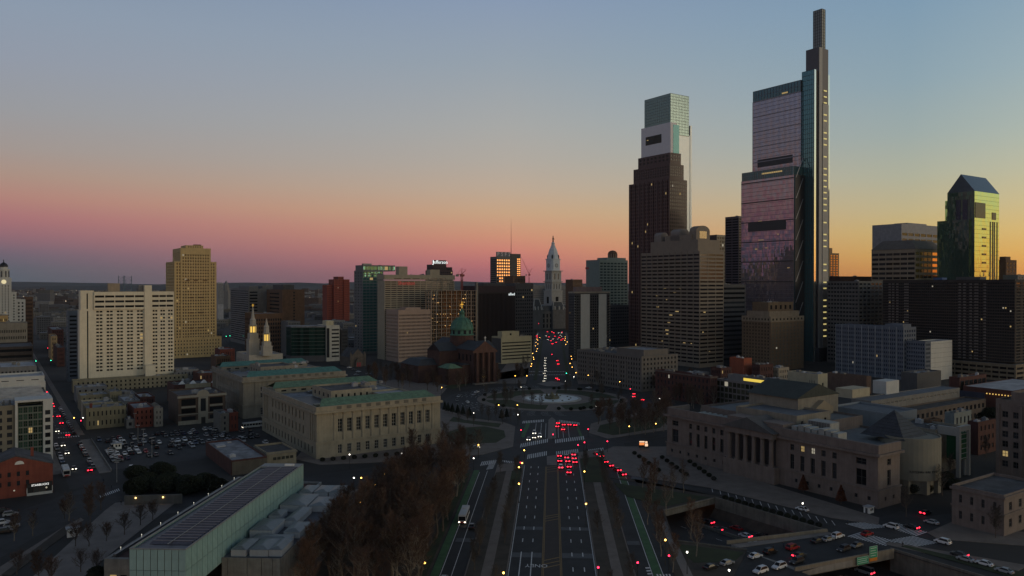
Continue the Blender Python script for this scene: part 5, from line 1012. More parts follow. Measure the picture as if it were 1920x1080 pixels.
for k in range(37):
    uu = u0+4+k*2.1; b = MB(); b.quad((v0+2.6,uu,zt-.15),(v1-.9,uu,zt-.15),(v1-.9,uu+1.5,zt+.22),(v0+2.6,uu+1.5,zt+.22)); b.quad((v0+2.6,uu+1.5,zt+.22),(v1-.9,uu+1.5,zt+.22),(v1-.9,uu+1.55,zt-.2),(v0+2.6,uu+1.55,zt-.2)); b.obj('solar_row', SOL, B.o)
    b = MB(); b.box(v0+2.6,v1-.9,uu+1.5,uu+1.9,zt+.23,zt+.28); b.obj('solar_edge', SOLL, B.o)
b = MB(); b.box(v0,v1,u0,u0+.3,zt,zt+.25); b.box(v1-.3,v1,u0+.3,u1,zt,zt+.25); b.box(v0,v0+.3,u0+.3,u1,zt,zt+.25); b.box(v0+.3,v1-.3,u1-4.5,u1,zt-.24,zt+.3); b.box(v0+7.4,v0+7.6,u0+3,u1-5,zt+.26,zt+.34); b.obj('roof_edge', mat('pale_coping',(.20,.21,.21),.6,var=.1), B.o)
b = MB(); b.box(v0+8,v0+11,u1-3.4,u1-2.4,zt+.31,zt+.8); b.obj('roof_hatch', WHITE, B.o)
GST = mat('gallery_stone',(.185,.18,.165),.85,var=.25,scale=.5)
g0, g1, h0, h1, zg = 196., 262., v1+.05, -68.3, 10.6
B.box('gallery_core', h0, h1-.25, g0+.25, g1, 0, zg-.5, GREYD)
px_ = h0
for w in (1.6, 5.0, 3.7, 2.9, 2.0): 
    b = MB(); b.box(px_+.08, min(px_+w,h1)-.08, g0, g0+.24, .1, zg); b.obj('stone_panel', GST, B.o); px_ += w
uu = g0+.3
for k in range(12): b = MB(); w = [4.2,6.6,5.0,6.2][k%4]; e = min(uu+w,g1); b.box(h1-.24,h1,uu+.08,e-.08,.1,zg); b.obj('stone_panel', GST, B.o); uu = e
b = MB(); b.box(h0+.1,h1-.3,g0+.3,g1-.1,zg-.48,zg-.3); b.obj('gallery_roof', mat('gallery_roof_grey',(.075,.085,.10),.8,var=.2,scale=.3,streak=False), B.o)
SKY1 = mat('skylight_side',(.36,.38,.41),.6,var=.1); SKY2 = mat('skylight_top',(.13,.15,.16),.4,var=.15)
def vu(px, py, z): 
    Y = (CH-z)*F/(py-HZ); X = (px-960)/F*Y; return (X*math.cos(PA)+Y*math.sin(PA), -X*math.sin(PA)+Y*math.cos(PA)+4.4)
for (pa, pb_, pn, pf, hh) in ((432,460,1042,1020,1.7),(467,502,1042,1020,1.7),(503,538,1042,1020,1.7),(468,540,1021,1010,1.4),(467,510,1008,985,2.2),(531,569,1008,988,1.7),(503,526,975,964,1.6),(532,556,987,960,1.8),(524,574,958,936,2.0),(577,616,958,940,1.7),(560,584,931,917,1.6),(588,614,931,917,1.6),(616,642,931,917,1.6)):
    a0 = vu(pa, pn, zg); a1 = vu(pb_, pn, zg); f0 = vu((pa+pb_)/2, pf, zg); x0 = max(h0+.3, min(a0[0],a1[0])); x1 = min(h1-.6, max(a0[0],a1[0])); y0 = max(a0[1], g0+.8); y1 = min(max(f0[1], y0+3), g1-.3)
    if x1-x0 < 1.5: x0 = x1-3
    s_ = MB(); s_.box(x0,x1,y0,y1,zg-.3,zg-.3+hh); o = s_.obj('skylight', SKY1, B.o); s_ = MB(); s_.hip(x0-.15,x1+.15,y0-.15,y1+.15,zg-.28+hh,zg+.25+hh,min(x1-x0,y1-y0)*.45); s_.obj('skylight_roof', SKY2, o)
# left wing
w0, w1 = -115.5, v0-.1; B.block(w0, w1, 198, 283, 0, 9, GST, sp_(6,1,.7,.5,1,1.5,3,.4,.25), None, mat('planted_roof',(.06,.03,.026),.95,var=.4,streak=False), par=.4, pt=1.2)
b = MB(); b.box(w1-8,w1-.3,210,281,8.61,10.6); b.obj('roof_house', GREYW, B.o); b = MB(); b.box(w0+1.3,w0+2.0,200,281,8.61,9.5); b.obj('roof_rail', STEEL, B.o)
b = MB(); b.box(v0-2,v1+2,u1+.1,u1+14,0,8.8); b.obj('end_wing', GST, B.o); b = MB(); b.box(v0-1.4,v1+1.4,u1+.7,u1+13.4,8.81,9.0); b.obj('planted_roof', MATS['planted_roof'], B.o); b = MB(); b.box(v0-2,v1+2,u1+13.4,u1+14,8.81,9.6); b.box(v1+1.4,v1+2,u1+.1,u1+13.4,8.81,9.6); b.obj('wing_parapet', mat('pale_coping',(.2,.2,.2)), B.o)
for k in range(8): b = MB(); b.lathe([(.03,8.9),(.03,9.9),(.1,9.9),(.1,10.05)],6,w0+1,204+k*10.5); b.obj('roof_lamp', mat('tiny_lamp',(.6,.6,.5),var=0,emit=1,ecol=(1,.95,.8)), B.o)
B.done()
# ---- science museum (Franklin)
B, lx, ly, z = gbld('science_museum', 'long stone science museum with columned portico and flat roofs', 'museum', 1250, 1648, 1690, 836, 274); MS = LIMEP; zs = z*.28; ze = z-3.2
def fw(a, b_, n, **k): return sp_(n,2,.38,.52,.5,1.2,1.6,.45,.03,frame=FRW if k.get('f') else None,u0=a,u1=b_)
rows = lambda a,b_,n,lit=.03: sp_(n,2,.42,.62,.4,.8,2.2,.6,lit,frame=FRD,u0=a,u1=b_)
B.block(0,lx,0,ly,0,zs,MS,sp_(2,1,.22,.4,2,1.2,1.6,.4,0),[sp_(7,1,.26,.42,1,1.4,1.6,.4,0,u0=.0,u1=.36),sp_(3,1,.26,.5,1,.4,2,.4,0,u0=.40,u1=.62),sp_(7,1,.24,.42,1,1.4,1.6,.4,0,u0=.64,u1=1)],par=.05)
B.cornice(0,lx,0,ly,zs-.2,zs+.4,.4,MS,'string_course')
zq = zs+(ze-zs)*.55; one = lambda a,b_,n,h,bb,tt,lit=0: sp_(n,1,.40,h,.4,bb,tt,.6,lit,frame=FRD,u0=a,u1=b_)
B.block(.4,lx,.4,ly,zs+.02,zq,MS,sp_(1,1,.24,.9,2,.5,.3,.6,0,frame=FRD),[one(.0,.10,1,.92,.5,.3),one(.115,.34,5,.92,.5,.3),one(.63,.86,5,.92,.5,.3),one(.885,.99,1,.92,.5,.3)],par=.05)
B.block(.4,lx,.4,ly,zq+.01,ze,MS,sp_(1,1,.24,.7,2,.6,2.0,.6,0,frame=FRD),[one(.0,.10,1,.7,.6,2.0),one(.115,.34,5,.72,.6,2.0),one(.63,.86,5,.72,.6,2.0,.3),one(.885,.99,1,.7,.6,2.0)],mat('museum_roof',(.115,.13,.14),.85,var=.25,streak=False),par=.3)
B.cornice(0,lx,0,ly,ze-.9,ze,1.0,MS); b = MB(); b.box(-.1,lx,-.1,.9,ze+.02,z); b.box(-.1,.9,.9,ly,ze+.02,z); b.box(-.1,lx,ly-.9,ly,ze+.02,z); b.obj('parapet', MS, B.o)
py0, py1 = 42.5, 66.5
B.box('portico_base', -3.2, -.03, py0-1, py1+1, 0, zs+.3, MS); B.box('portico_shade_panel', .2, .38, py0+1, py1-1, zs+.5, ze-1.6, MULD)  # near-black panel before the wall paints the shade behind the columns
for k in range(6):
    y = py0+1.4+(py1-py0-2.8)*k/5; b = MB(); b.lathe([(1.25,zs+.3),(1.25,zs+.8),(.98,zs+1),(.82,ze-2.6),(1.1,ze-2.0),(1.2,ze-1.62)],14,-2.0,y); b.obj('column', MS, B.o, smooth=False)
B.box('entablature', -3.2, .0, py0, py1, ze-1.6, ze+.6, MS); b = MB(); b.gable(-3.4,-.0,py0-.5,py1+.5,ze+.62,ze+5.4,'x'); b.obj('pediment', MS, B.o); B.box('attic', .9, 9, py0-2, py1+2, ze+.02, ze+4.4, MS)
b = MB(); b.gable(-3.9,9,py0-1,py1+1,ze+.8,ze+5.9,'x',.1); b.obj('pediment_roof', mat('museum_roof_dark',(.07,.07,.072),.8,var=.2), B.o)
for k in range(6): b = MB(); y0 = ly-14-k*3.2; b.hip(4,13,y0,y0+2.4,ze-.2,ze+1.8,.9); b.obj('skylight', mat('skylight_white',(.28,.30,.29),.6), B.o)
B.block(lx+.03, 52, 38, ly-8, 0, z+.5, MS, None, None, MATS['museum_roof']); B.block(lx+.03, 50, -2+12, 37.9, 0, z-3.5, MS, None, None, MATS['museum_roof']); B.block(11, 34, py0-1, py1+6, ze-.2, z+3.6, LIME2, sp_(4,1,.3,.4,1,1,1,.3,.1), None, mat('slate_blue_roof',(.085,.10,.12),.8,var=.2,streak=False))
for k in range(7): B.box('roof_plant', 3.5, 9, 18+k*3, 20.4+k*3, ze-.28, z+.9+.35*(k%3), mat('plant_pale',(.26,.27,.26),.6))
B.box('cooling_tower', 12, 18, 27, 37, z-4.3, z+2.6, MATS['plant_pale'])
b = MB()
for k in range(8): b.box(11.7,11.95,27.5+k*1.2,28.2+k*1.2,z-4,z+2.4)
b.obj('louvres', STEEL, B.o)
for k in range(0): pass
B.done()
# domed hall with big gable roof, behind the museum
B, lx, ly, z = gbld('museum_hall', 'tall museum hall with wide green-black gabled roof behind the portico', 'museum', 1405, 1497, 1572, 749, 335); B.block(0,lx,0,ly,0,z,LIME2,sp_(1,1,.01,.01),sp_(3,1,.12,.12,2,18,4),par=.05)
b = MB(); b.gable(0,lx,0,ly,z+.01,wz(726,338),'y'); b.obj('gable_wall', mat('gable_tan',(.26,.215,.15),.85,var=.1), B.o); b = MB(); b.gable(-.7,lx+.7,.5,ly,z+.1,wz(724,338)+.3,'y',.6); b.obj('roof', mat('roof_green_black',(.028,.036,.032),.8,var=.25), B.o)
b = MB(); b.box(8,22,-2.4,-.03,z-13,z-5); b.gable(8,22,-2.4,-.03,z-5,z-1.4,'y',.2); b.obj('lower_gable', MATS['gable_tan'], B.o); B.done()
# round theatre
cy = Bld('round_theatre', 'windowless stone drum theatre with dark pyramid roof', 'theatre', (wx(1706,303),303,0), GA); b = MB(); b.lathe([(9.4,0),(9.4,5.2),(11,5.2),(11,21.2),(10.6,21.2),(10.6,20.6),(.5,20.6)],40); b.obj('drum', mat('drum_stone',(.19,.18,.145),.85,var=.08), cy.o)
for k in range(4): a = R(205+k*38); b = MB(); b.box(9.8*math.cos(a)-1.1,9.8*math.cos(a)+1.1,9.8*math.sin(a)-1.1,9.8*math.sin(a)+1.1,0,5.19); b.obj('pier', MATS['drum_stone'], cy.o)
PY = mat('pyramid_slate',(.028,.032,.042),.6,var=.35,scale=.5); b = MB(); b.hip(-11,7,-4,14,20.2,30,8.9); b.obj('pyramid_roof', PY, cy.o)
b = MB()
for k in range(9): f = k/9; zz = 20.2+9.8*f; i = 8.9*f; b.box(-11.1+i,-11+i+.2,-4.1+i,14-i,zz,zz+.12); b.box(-11+i,7-i,-4.12+i,-3.9+i,zz,zz+.12)
b.obj('roof_courses', SLATE, cy.o)
txt = 'TUTTLEMAN IMAX THEATER'
for k, ch_ in enumerate(txt):
    if ch_ == ' ': continue
    a = R(-90-34-30 + 2.9*k+4); text(ch_, 1.15, DARK, cy.o, (11.05*math.cos(a), 11.05*math.sin(a), 8.6), (R(90),0,a+math.pi/2), 'letter', .03)
b = MB(); a = R(-140); b.box(8.2*math.cos(a)-.8,8.2*math.cos(a)+.8,8.2*math.sin(a)-.3,8.2*math.sin(a)-.1,3.4,4.2); b.obj('sign', LITC, cy.o); cy.done()
B, lx, ly, z = gbld('museum_annex', 'blank beige museum annex right of the round theatre', 'museum', 1730, 1755, 1800, 806, 325, 20); B.block(0,lx,0,ly,0,z,LIME2,None,None,ROOF); B.box('pale_panel', 4, 9, -.15, -.02, z*.4, z*.75, LIME); B.clutter(2,lx-2,2,ly-2,z-.9,4,4); B.done()
B = Bld('framed_screen', 'white portal frame round a green lit glass lift hall', 'structure', (wx(1800,318),318)); fm = mat('white_frame_wall',(.26,.26,.25),.6,var=.06)
b = MB(); b.box(0,1.2,0,1.4,0,19); b.box(8,9.2,0,1.4,0,19); b.box(0,9.2,0,1.4,19,21); b.box(0,1.2,1.4,9,17,20.5); b.obj('portal', fm, B.o); b = MB(); b.box(1.6,7.6,.6,6,7,18); b.obj('glass_hall', glassm('green_hall_glass',(.02,.07,.035),0,.1,0), B.o)
b = MB()
for k in range(6): b.box(1.5,7.7,.42,.58,7.5+k*2,7.7+k*2)
b.box(2,2.3,.4,.58,7,18); b.box(7,7.3,.4,.58,7,18); b.obj('glazing_bars', fm, B.o); b = MB(); b.box(1.7,2.3,1,1.6,0,7); b.box(6.9,7.5,1,1.6,0,7); b.obj('legs', fm, B.o); B.done()
B, lx, ly, z = gbld('blue_hall', 'large windowless hall with pale blue-grey curved wall behind drum', 'museum', 1560, 1668, 1720, 776, 345); B.block(0,lx,0,ly,0,z,mat('pale_blue_wall',(.17,.20,.23),.8,var=.08),None,None,MATS['slate_blue_roof']); B.done()
B, lx, ly, z = gbld('warehouse', 'long grey-roofed block with strip windows and white stair tower', 'building', 1573, 1634, 1800, 752, 410); B.block(0,lx,0,ly*.6,0,z,mat('wh_grey',(.17,.165,.155),.85),sp_(22,1,.62,.34,2,z-4,.8,.3,0,frame=FRW),None,mat('slate_blue_roof',(0,0,0)),par=.3); B.block(2,lx+6,-12,-.03,0,z-5.5,mat('wh_brown',(.10,.08,.068),.9,var=.15),sp_(20,2,.55,.5,1,1,1,.3,.0),None); B.box('stair_tower', lx*.34, lx*.48, 10, 18, z-.4, z+7, mat('white_render',(0,0,0))); B.box('roof_house', lx*.02, lx*.2, 12, 22, z-.4, z+4.5, BEIGE); B.done()
for i, (pl,pc,pr,pt,Y,wm,rf,rf2) in enumerate(((1690,1720,1765,700,520,GREYD,ROOFL,None),(1780,1800,1850,708,480,BRICKD,ROOF,sp_(6,1,.85,.7,.5,12,1,.2,0)),(1730,1745,1765,788,345,BRICKB,ROOFL,None),(1772,1790,1822,775,390,mat('teal_grey_wall',(.16,.19,.19),.8),ROOFL,sp_(4,2,.4,.5)),(1815,1835,1868,792,360,BRICKD,ROOFL,sp_(4,3,.4,.5)))):
    simple('low_building', ['low flat roofed hall right of the white blank wall','low red-windowed pavilion before the dark slab garage','brown brick box behind the round theatre annex','small pale blue-green rooftop block in shadow','dark brick house with pale windows near the right edge'][i], pl,pc,pr,pt,Y,wm,rf2,None,rf)
B, lx, ly, z = gbld('market_hall', 'wide red hall with pale roof and a row of small lamps', 'building', 1806, 1900, 1990, 733, 450); B.block(0,lx,0,ly,0,z,mat('hall_red',(.07,.025,.02),.85),None,None,ROOFW,par=.3); B.box('navy_wall', -.3, -.02, ly*.55, ly+8, 0, z-3, mat('navy_wall',(.03,.035,.06),.8))
for k in range(9): b = MB(); y = ly*(.5-.06*k); b.lathe([(.25,z-3.4),(.35,z-3.1),(.25,z-2.8)],8,-.6,y); b.obj('wall_lamp', mat('amber_lamp',(.6,.4,.1),var=0,emit=.9,ecol=(1,.62,.16)), B.o)
B.done()
far = (wx(1868,325), 325); B = Bld('stone_school', 'tall grey stone school block at the right edge with paired windows', 'building', (far[0]-45*Ex, far[1]-45*Ey)); B.block(0,30,0,45,0,wz(758,310),LIMEP,None,sp_(10,6,.55,.62,1.5,3,4,.4,.05,frame=FRD),ROOF); b = MB()
for k in range(6): y = 1+43*k/5; b.box(-.6,-.02,y-.7,y+.7,0,wz(758,310)-2)
b.obj('pilasters', LIMEP, B.o); B.block(2,28,4,40,wz(758,310)-.8,wz(752,310)+2,LIMEP,None,None); B.done()
B, lx, ly, z = gbld('corner_hall', 'low dark-roofed stone hall at the lower right corner', 'building', 1789, 1884, 1960, 929, 244, 16); B.block(0,lx,0,ly,0,z,LIMEP,sp_(4,2,.3,.5,1,1,1.5,.35,0,frame=FRD),sp_(4,2,.28,.5,1,1,1.5,.35,0,frame=FRD),ROOF); B.cornice(0,lx,0,ly,z-1.4,z-.6,.5,LIMEP); B.cornice(0,lx,0,ly,z*.48,z*.53,.3,LIMEP,'string_course'); B.done()
# bridge towers on the far horizon
sb = mat('bridge_blue',(.10,.15,.19),.7,var=.05); o = thing('suspension_bridge', 'blue steel suspension bridge towers on the far horizon', 'bridge', (wx(234,4200),4200,0))
for pa, pb_ in ((222.3, 231.6), (233.8, 247)):
    xa, xb = wx(pa,4200)-wx(234,4200), wx(pb_,4200)-wx(234,4200); b = MB(); zt = wz(517,4200)
    for x in (xa, xb): b.tube((x*1.01,0,0),(x,0,zt),2.1,1.6,4)
    for k in range(4): za = 45+k*(zt-52)/4; zb2 = za+(zt-52)/4; b.tube((xa,0,za),(xb,0,zb2),.6,.6,4); b.tube((xb,0,za),(xa,0,zb2),.6,.6,4); b.tube((xa,0,zb2),(xb,0,zb2),.7,.7,4)
    b.obj('bridge_tower', sb, o)
b = MB(); p = None
for k in range(25): x = wx(233,4200)-wx(234,4200)+(wx(247,4200)-wx(233,4200))*k/24; zz = 70+ (wz(518,4200)-70)*(2*k/24-1)**2; b.tube(p,(x,0,zz),.5,.5,3) if p else None; p = (x,0,zz)
b.box(-60,60,-3,3,40,44); b.obj('cable_and_deck', sb, o)
simple('office_building', 'slim striped office far left of the brown tower', 404, 408, 419, 530, 1500, mat('striped_pale',(.3,.3,.32),.8), sp_(1,20,.98,.4,.1,40,2), None, Ly=20)
b = MB(); o = thing('far_tower', 'tiny pointed stone tower far behind the golden tower', 'tower', (wx(424,2200),2200,0)); b.box(-9,9,-9,9,0,wz(545,2200)); b.lathe([(8,wz(545,2200)),(8,wz(535,2200)),(4,wz(530,2200)),(.5,wz(526,2200))],8); b.obj('shaft', GREYW, o)
# generic far houses
FH = [mat('far_house_%d' % i, c, .9, var=.15) for i, c in enumerate(((.10,.095,.09),(.07,.05,.045),(.15,.14,.13),(.10,.10,.11),(.19,.185,.18)))]
rg = random.Random(11); cnt = 0
def clear(px, Y):   # keep the street corridors and named plots open
    X = wx(px, Y); w = (X-ls[0])*Sx + (Y-ls[1])*Sy
    return abs(w) > 22 and not (940 < px < 1130)
hm = {}
while cnt < 230:
    px = rg.uniform(20, 1180) if rg.random() < .9 else rg.uniform(1180, 1900); Y = rg.uniform(930, 2300); 
    if not clear(px, Y): continue
    w, d, h = rg.uniform(14,44), rg.uniform(14,40), rg.choice((8,9,10,12,14,16,22,28)); k = (rg.randrange(12),)
    if k not in hm:
        b = MB(); b.box(0,w,0,d,0,h); b.box(0,w,0,.4,h,h+.8); b.box(0,.4,.4,d,h,h+.8); b.box(w*.3,w*.5,d*.3,d*.5,h,h+2.5,1); n = int(w/3.2)
        for i in range(n):
            for j in range(int(h/3.4)): x = 1.2+(w-2.4)*(i+.5)/n; b.box(x-.7,x+.7,-.05,.02,1.2+j*3.4,2.8+j*3.4,2)
        b.quad((.4,.4,h+.05),(w-.1,.4,h+.05),(w-.1,d-.1,h+.05),(.4,d-.1,h+.05),1); hm[k] = b.mesh('low_rise', FH[rg.randrange(5)], rg.choice((ROOF,ROOFL,ROOFW)), GLASS)
    o = inst(hm[k], 'low_rise_block', None, (wx(px,Y),Y,0), GA); tag(o, 'low flat-roofed block in the distant city beyond the towers', 'building', 'low blocks of the distant city'); cnt += 1
b = MB(); bl = MB(); rg = random.Random(5)
for _ in range(5200):
    Y = 2300+6500*rg.random()**1.6; px = rg.uniform(-60, 1980); X = wx(px,Y); w = (X-ls[0])*Sx + (Y-ls[1])*Sy
    if abs(w) < 20: continue
    s = rg.uniform(8,34); h = rg.choice((6,7,8,10,12,18)) if rg.random() > .03 else rg.uniform(25,45); b.box(X-s,X+s,Y-s*.6,Y+s*.6,0,h,rg.choice((0,0,1,2,3,0)))
    if rg.random() < .2: bl.box(X-1.4,X+1.4,Y-s*.6-1,Y-s*.6-.2,h*.6,h*.6+2.2)
o = b.obj('far_city', [FH[1],FH[0],FH[3],FH[4]], kind='stuff'); tag(o, 'far-off carpet of low city roofs reaching the horizon', 'city')
o = bl.obj('far_lights', mat('far_lamp',(.5,.4,.3),var=0,emit=1.4,ecol=(1,.8,.55)), kind='stuff'); tag(o, 'scattered tiny lights among the far city roofs', 'lights')
# ================================================================ CARS
CARC = {'white': (.62,.63,.65), 'silver': (.30,.31,.33), 'grey': (.11,.115,.125), 'black': (.012,.012,.014), 'blue': (.03,.05,.11), 'red': (.28,.012,.016), 'dark': (.03,.03,.034)}
CM = {k: mat('car_paint_'+k, c, .28, .15, var=0) for k, c in CARC.items()}
CGL = glassm('car_glass', (.012,.014,.018), 0, .06, 0); TYRE = mat('tyre', (.014,.014,.014), .9, var=0)
HON = mat('headlight_on', (1,1,1), var=0, emit=4.5, ecol=(1,.90,.70)); HOFF = mat('headlight_off', (.4,.4,.42), .2, var=0); TON = mat('tail_light_on', (.6,.02,.02), var=0, emit=6, ecol=(1,.02,.045)); TOFF = mat('tail_light_off', (.16,.01,.01), .3, var=0)
DIM = {'sedan': (4.6,1.8,1.45,.92,(-1.75,-.95,.45,1.2)), 'suv': (4.7,1.9,1.75,1.05,(-2.15,-1.75,.45,1.2)), 'van': (5.4,2.0,2.25,1.15,(-2.6,-2.5,1.15,1.9)), 'hatchback': (4.1,1.75,1.5,.95,(-1.95,-1.5,.4,1.1))}
CMESH = {}
def car_parts(kind, colour):
    k = (kind, colour)
    if k in CMESH: return CMESH[k]
    L, W, Ht, zb, (rb, rt, ft, fb) = DIM[kind]; h = L/2; w = W/2; b = MB()
    prof = [(-h,.38),(-h+.08,.30),(h-.1,.28),(h,.45),(h-.05,.66),(h-.25,.76),(fb,zb),(rb,zb),(-h+.12,zb-.04),(-h,.72)]
    for s0, s1 in ((1.0, .95),):
        n = len(prof); vs = []
        for y, sc in ((-w,1),(w,1)):
            for x, z in prof: vs.append((x, y*(1 if z < .8 else .94), z))
        b.add(vs, [tuple(range(n))[::-1], tuple(range(n,2*n))]+[(i,(i+1)%n,n+(i+1)%n,n+i) for i in range(n)])
    b.box(rt-.04, ft+.04, -w*.72, w*.72, Ht-.05, Ht)
    for x0, x1, y in ((rt,rb,1),(ft,fb,1)):
        for sy in (-1,1): b.tube((x0,sy*w*.71,Ht-.03),(x1,sy*w*.88,zb),.05,.05,4)
    body = b.mesh('body', CM[colour])
    g = MB(); g.add([(rb,-w*.88,zb),(fb,-w*.88,zb),(fb,w*.88,zb),(rb,w*.88,zb),(rt,-w*.7,Ht-.05),(ft,-w*.7,Ht-.05),(ft,w*.7,Ht-.05),(rt,w*.7,Ht-.05)],[(0,1,5,4),(1,2,6,5),(2,3,7,6),(3,0,4,7)]); glass = g.mesh('windows', CGL)
    CMESH[k] = (body, glass); return CMESH[k]
b = MB(); b.tube((0,-.11,0),(0,.11,0),.33,.33,12); b.tube((0,-.12,0),(0,.12,0),.18,.18,8); WHEEL = b.mesh('wheel', TYRE)
b = MB(); b.box(-.03,.03,-.24,.24,-.1,.1); LBOX = b.mesh('lamp', HOFF); LM = {}
def lamp_mesh(m, big=1):
    k = (m.name, big)
    if k not in LM: b = MB(); b.box(-.04,.04,-.22*big,.22*big,-.11*big,.11*big); LM[k] = b.mesh('lamp', m)
    return LM[k]
FARM = {}
def car(kind, colour, pos, d, label, on='', group=None, far=False, z=.06):
    rz = math.atan2(d[1], d[0]); L, W, Ht, zb, _ = DIM[kind]
    tm = TON if 't' in on else TOFF; hm_ = HON if 'h' in on else HOFF; bigt = 1.5 if 't' in on else 1; bigh = 1.2 if 'h' in on else 1
    if far:
        k = (kind, colour, on)
        if k not in FARM:
            bd, gl = car_parts(kind, colour); b = MB()
            for me, mi in ((bd,0),(gl,1)):
                b.add([tuple(v.co) for v in me.vertices], [tuple(p.vertices) for p in me.polygons], mi)
            for x in (-L*.3,L*.3):
                for y in (-W/2+.05,W/2-.05): b.tube((x,y-.1,.33),(x,y+.1,.33),.33,.33,8,2)
            for y in (-W*.36,W*.36): b.box(L/2-.02,L/2+.05,y-.2,y+.2,.55,.8,3); b.box(-L/2-.05,-L/2+.02,y-.36,y+.36,.62,1.0,4)
            FARM[k] = b.mesh('car', CM[colour], CGL, TYRE, hm_, tm)
        o = inst(FARM[k], 'car' if kind != 'van' else 'van', None, (*pos, z), rz); return tag(o, label, 'van' if kind == 'van' else 'car', group)
    o = thing('van' if kind == 'van' else 'car', label, 'van' if kind == 'van' else 'car', (*pos, z), rz, group)
    bd, gl = car_parts(kind, colour); inst(bd, 'body', o); inst(gl, 'windows', o)
    for x in (-L*.3, L*.3):
        for y in (-W/2+.08, W/2-.08): inst(WHEEL, 'wheel', o, (x, y, .33))
    for y in (-W*.35, W*.35): inst(lamp_mesh(hm_, bigh), 'headlight', o, (L/2+.0, y, .62)); inst(lamp_mesh(tm, bigt), 'tail_light', o, (-L/2-.0, y, .8))
    return o
ORD = ['first','second','third','fourth','fifth','sixth','seventh','eighth','ninth','tenth','eleventh','twelfth','thirteenth','fourteenth','fifteenth','sixteenth','seventeenth','eighteenth','nineteenth','twentieth','twenty-first','twenty-second','twenty-third','twenty-fourth','twenty-fifth','twenty-sixth','twenty-seventh','twenty-eighth']
rc = random.Random(21)
COLS = ['white','white','white','silver','silver','grey','grey','black','black','dark','dark','blue','red']; KINDS = ['sedan','sedan','suv','suv','hatchback']
# the parking lot: rows run across, seen from the camera
ROWS = [(38.5,1),(31.5,-1),(20.5,1),(14,-1),(2.5,1),(-4.5,-1),(-15,1)]
for r, (t, dr) in enumerate(ROWS):
    n = 0
    for i in range(27):
        w = LW+8+i*3.0; lim = 84 - max(0, -t)*.9
        if w > lim or rc.random() > (.54 if r < 6 else .35): continue
        n += 1; c = rc.choice(COLS); k = rc.choice(KINDS) if rc.random() > .05 else 'van'
        p = st(t+rc.uniform(-.4,.4), w+rc.uniform(-.15,.15)); dd = (Ex*dr, Ey*dr) if rc.random() < .7 else (-Ex*dr, -Ey*dr)
        car(k, c, p, dd, f'{c} {k}, {ORD[n-1]} car from the street in the {["farthest","second farthest","third farthest","middle","third nearest","second nearest","nearest"][r]} row of the lot', '', 'cars in the parking lot')
for i in range(9):
    c = ['dark','white','black','white','white','silver','white','white','grey'][i]; p = st(8-i*3.3, LW+9.5); car('sedan' if i % 3 else 'suv', c, p, SV if i % 2 else (-Sx,-Sy), f'{c} car nosed to the street fence, {ORD[i]} from the booth', '', 'cars along the lot fence')
car('van', 'white', gp(246,884), MEV, 'white van with green stripe parked alone near the dark hedge')
# left street
for i, (t, w, on, c) in enumerate(((-24,-2.0,'h','dark'),(13,-2,'h','grey'),(34,-2.2,'h','dark'),(62,1.8,'t','dark'),(78,-1.9,'h','black'),(104,1.7,'t','black'),(131,2.0,'t','dark'),(133,-1.6,'t','grey'),(176,1.7,'t','dark'),(190,1.9,'t','dark'),(-31,3.2,'t','black'))):
    car('sedan', c, st(t, w), EV if 't' in on else MEV, f'{c} car with lit {"tail lights" if on=="t" else "headlights"} on the left street, {ORD[i]} from the crossing', on, 'cars driving on the left street')
for i in range(26):
    t = 230+i*34+rc.uniform(-9,9); on = 't' if i % 2 else 'h'; c = rc.choice(['dark','grey','white','black']); car('sedan', c, st(t, 1.9 if on == 't' else -1.9), EV if on == 't' else MEV, f'far {c} car with lit {"tail lights" if on=="t" else "headlights"} deep in the left street, {ORD[i]} beyond the hotel', on, 'far cars on the left street', far=True)
for i, (t, w) in enumerate([(-26+i*7.2, 5.0) for i in range(9)] + [(-6+i*8, -5.1) for i in range(6)] + [(66+i*7.5, 5.0) for i in range(14)]):
    if i in (3, 12): continue
    c = rc.choice(COLS); k = rc.choice(KINDS); side = 'lot kerb' if i < 9 else 'far-left kerb' if i < 15 else 'row house kerb'; n = i if i < 9 else i-9 if i < 15 else i-15
    car(k, c, st(t, w), EV if w > 0 else MEV, f'{c} {k} parked at the {side} of the left street, {ORD[n]} along', '', 'cars parked along the left street')
# parkway queues
Z5 = lambda x, y: gp(820+x/4.155, 820+y/4.155); Z4 = lambda x, y: gp(820+x/4.155, 600+y/4.155)
for i, (x, y) in enumerate(((952,160),(955,200),(962,252),(1008,173),(1017,203),(1028,246),(1027,291),(1063,150),(1067,180),(1073,209))):
    c = rc.choice(['dark','black','grey','white','dark']); p = Z5(x, y); car(rc.choice(['sedan','suv']), c, along(p, PD, 2.3), PD, f'{c} car with red brake lights queueing at the crosswalk, {["left","left","left","middle","middle","middle","middle","right","right","right"][i]} lane, {ORD[[0,1,2,0,1,2,3,0,1,2][i]]} from the line', 't', 'cars queueing on the parkway')
for i, (x, y) in enumerate(((1255,148),(1285,163),(1318,208),(1360,238),(1420,275),(1460,308))):
    c = ['dark','white','dark','black','red','dark'][i]; d = Vector((1,0)); q = (pk(1,-.35)[0], pk(1,-.35)[1]); car('sedan', c, along(Z5(x,y), q, 2.3), q, f'{c} car with red lights on the right side road, {ORD[i]} from the crosswalk', 't', 'cars queueing on the right side road')
for i, (x, y) in enumerate(((940,816),(935,842),(985,828),(980,866),(1030,828),(1075,832))):
    c = rc.choice(['dark','black','grey']); car('sedan', c, along(Z4(x,y), PD, 2.3), PD, f'{c} car with red lights waiting to enter the circle, {ORD[i]} from the median', 't', 'cars waiting at the circle')
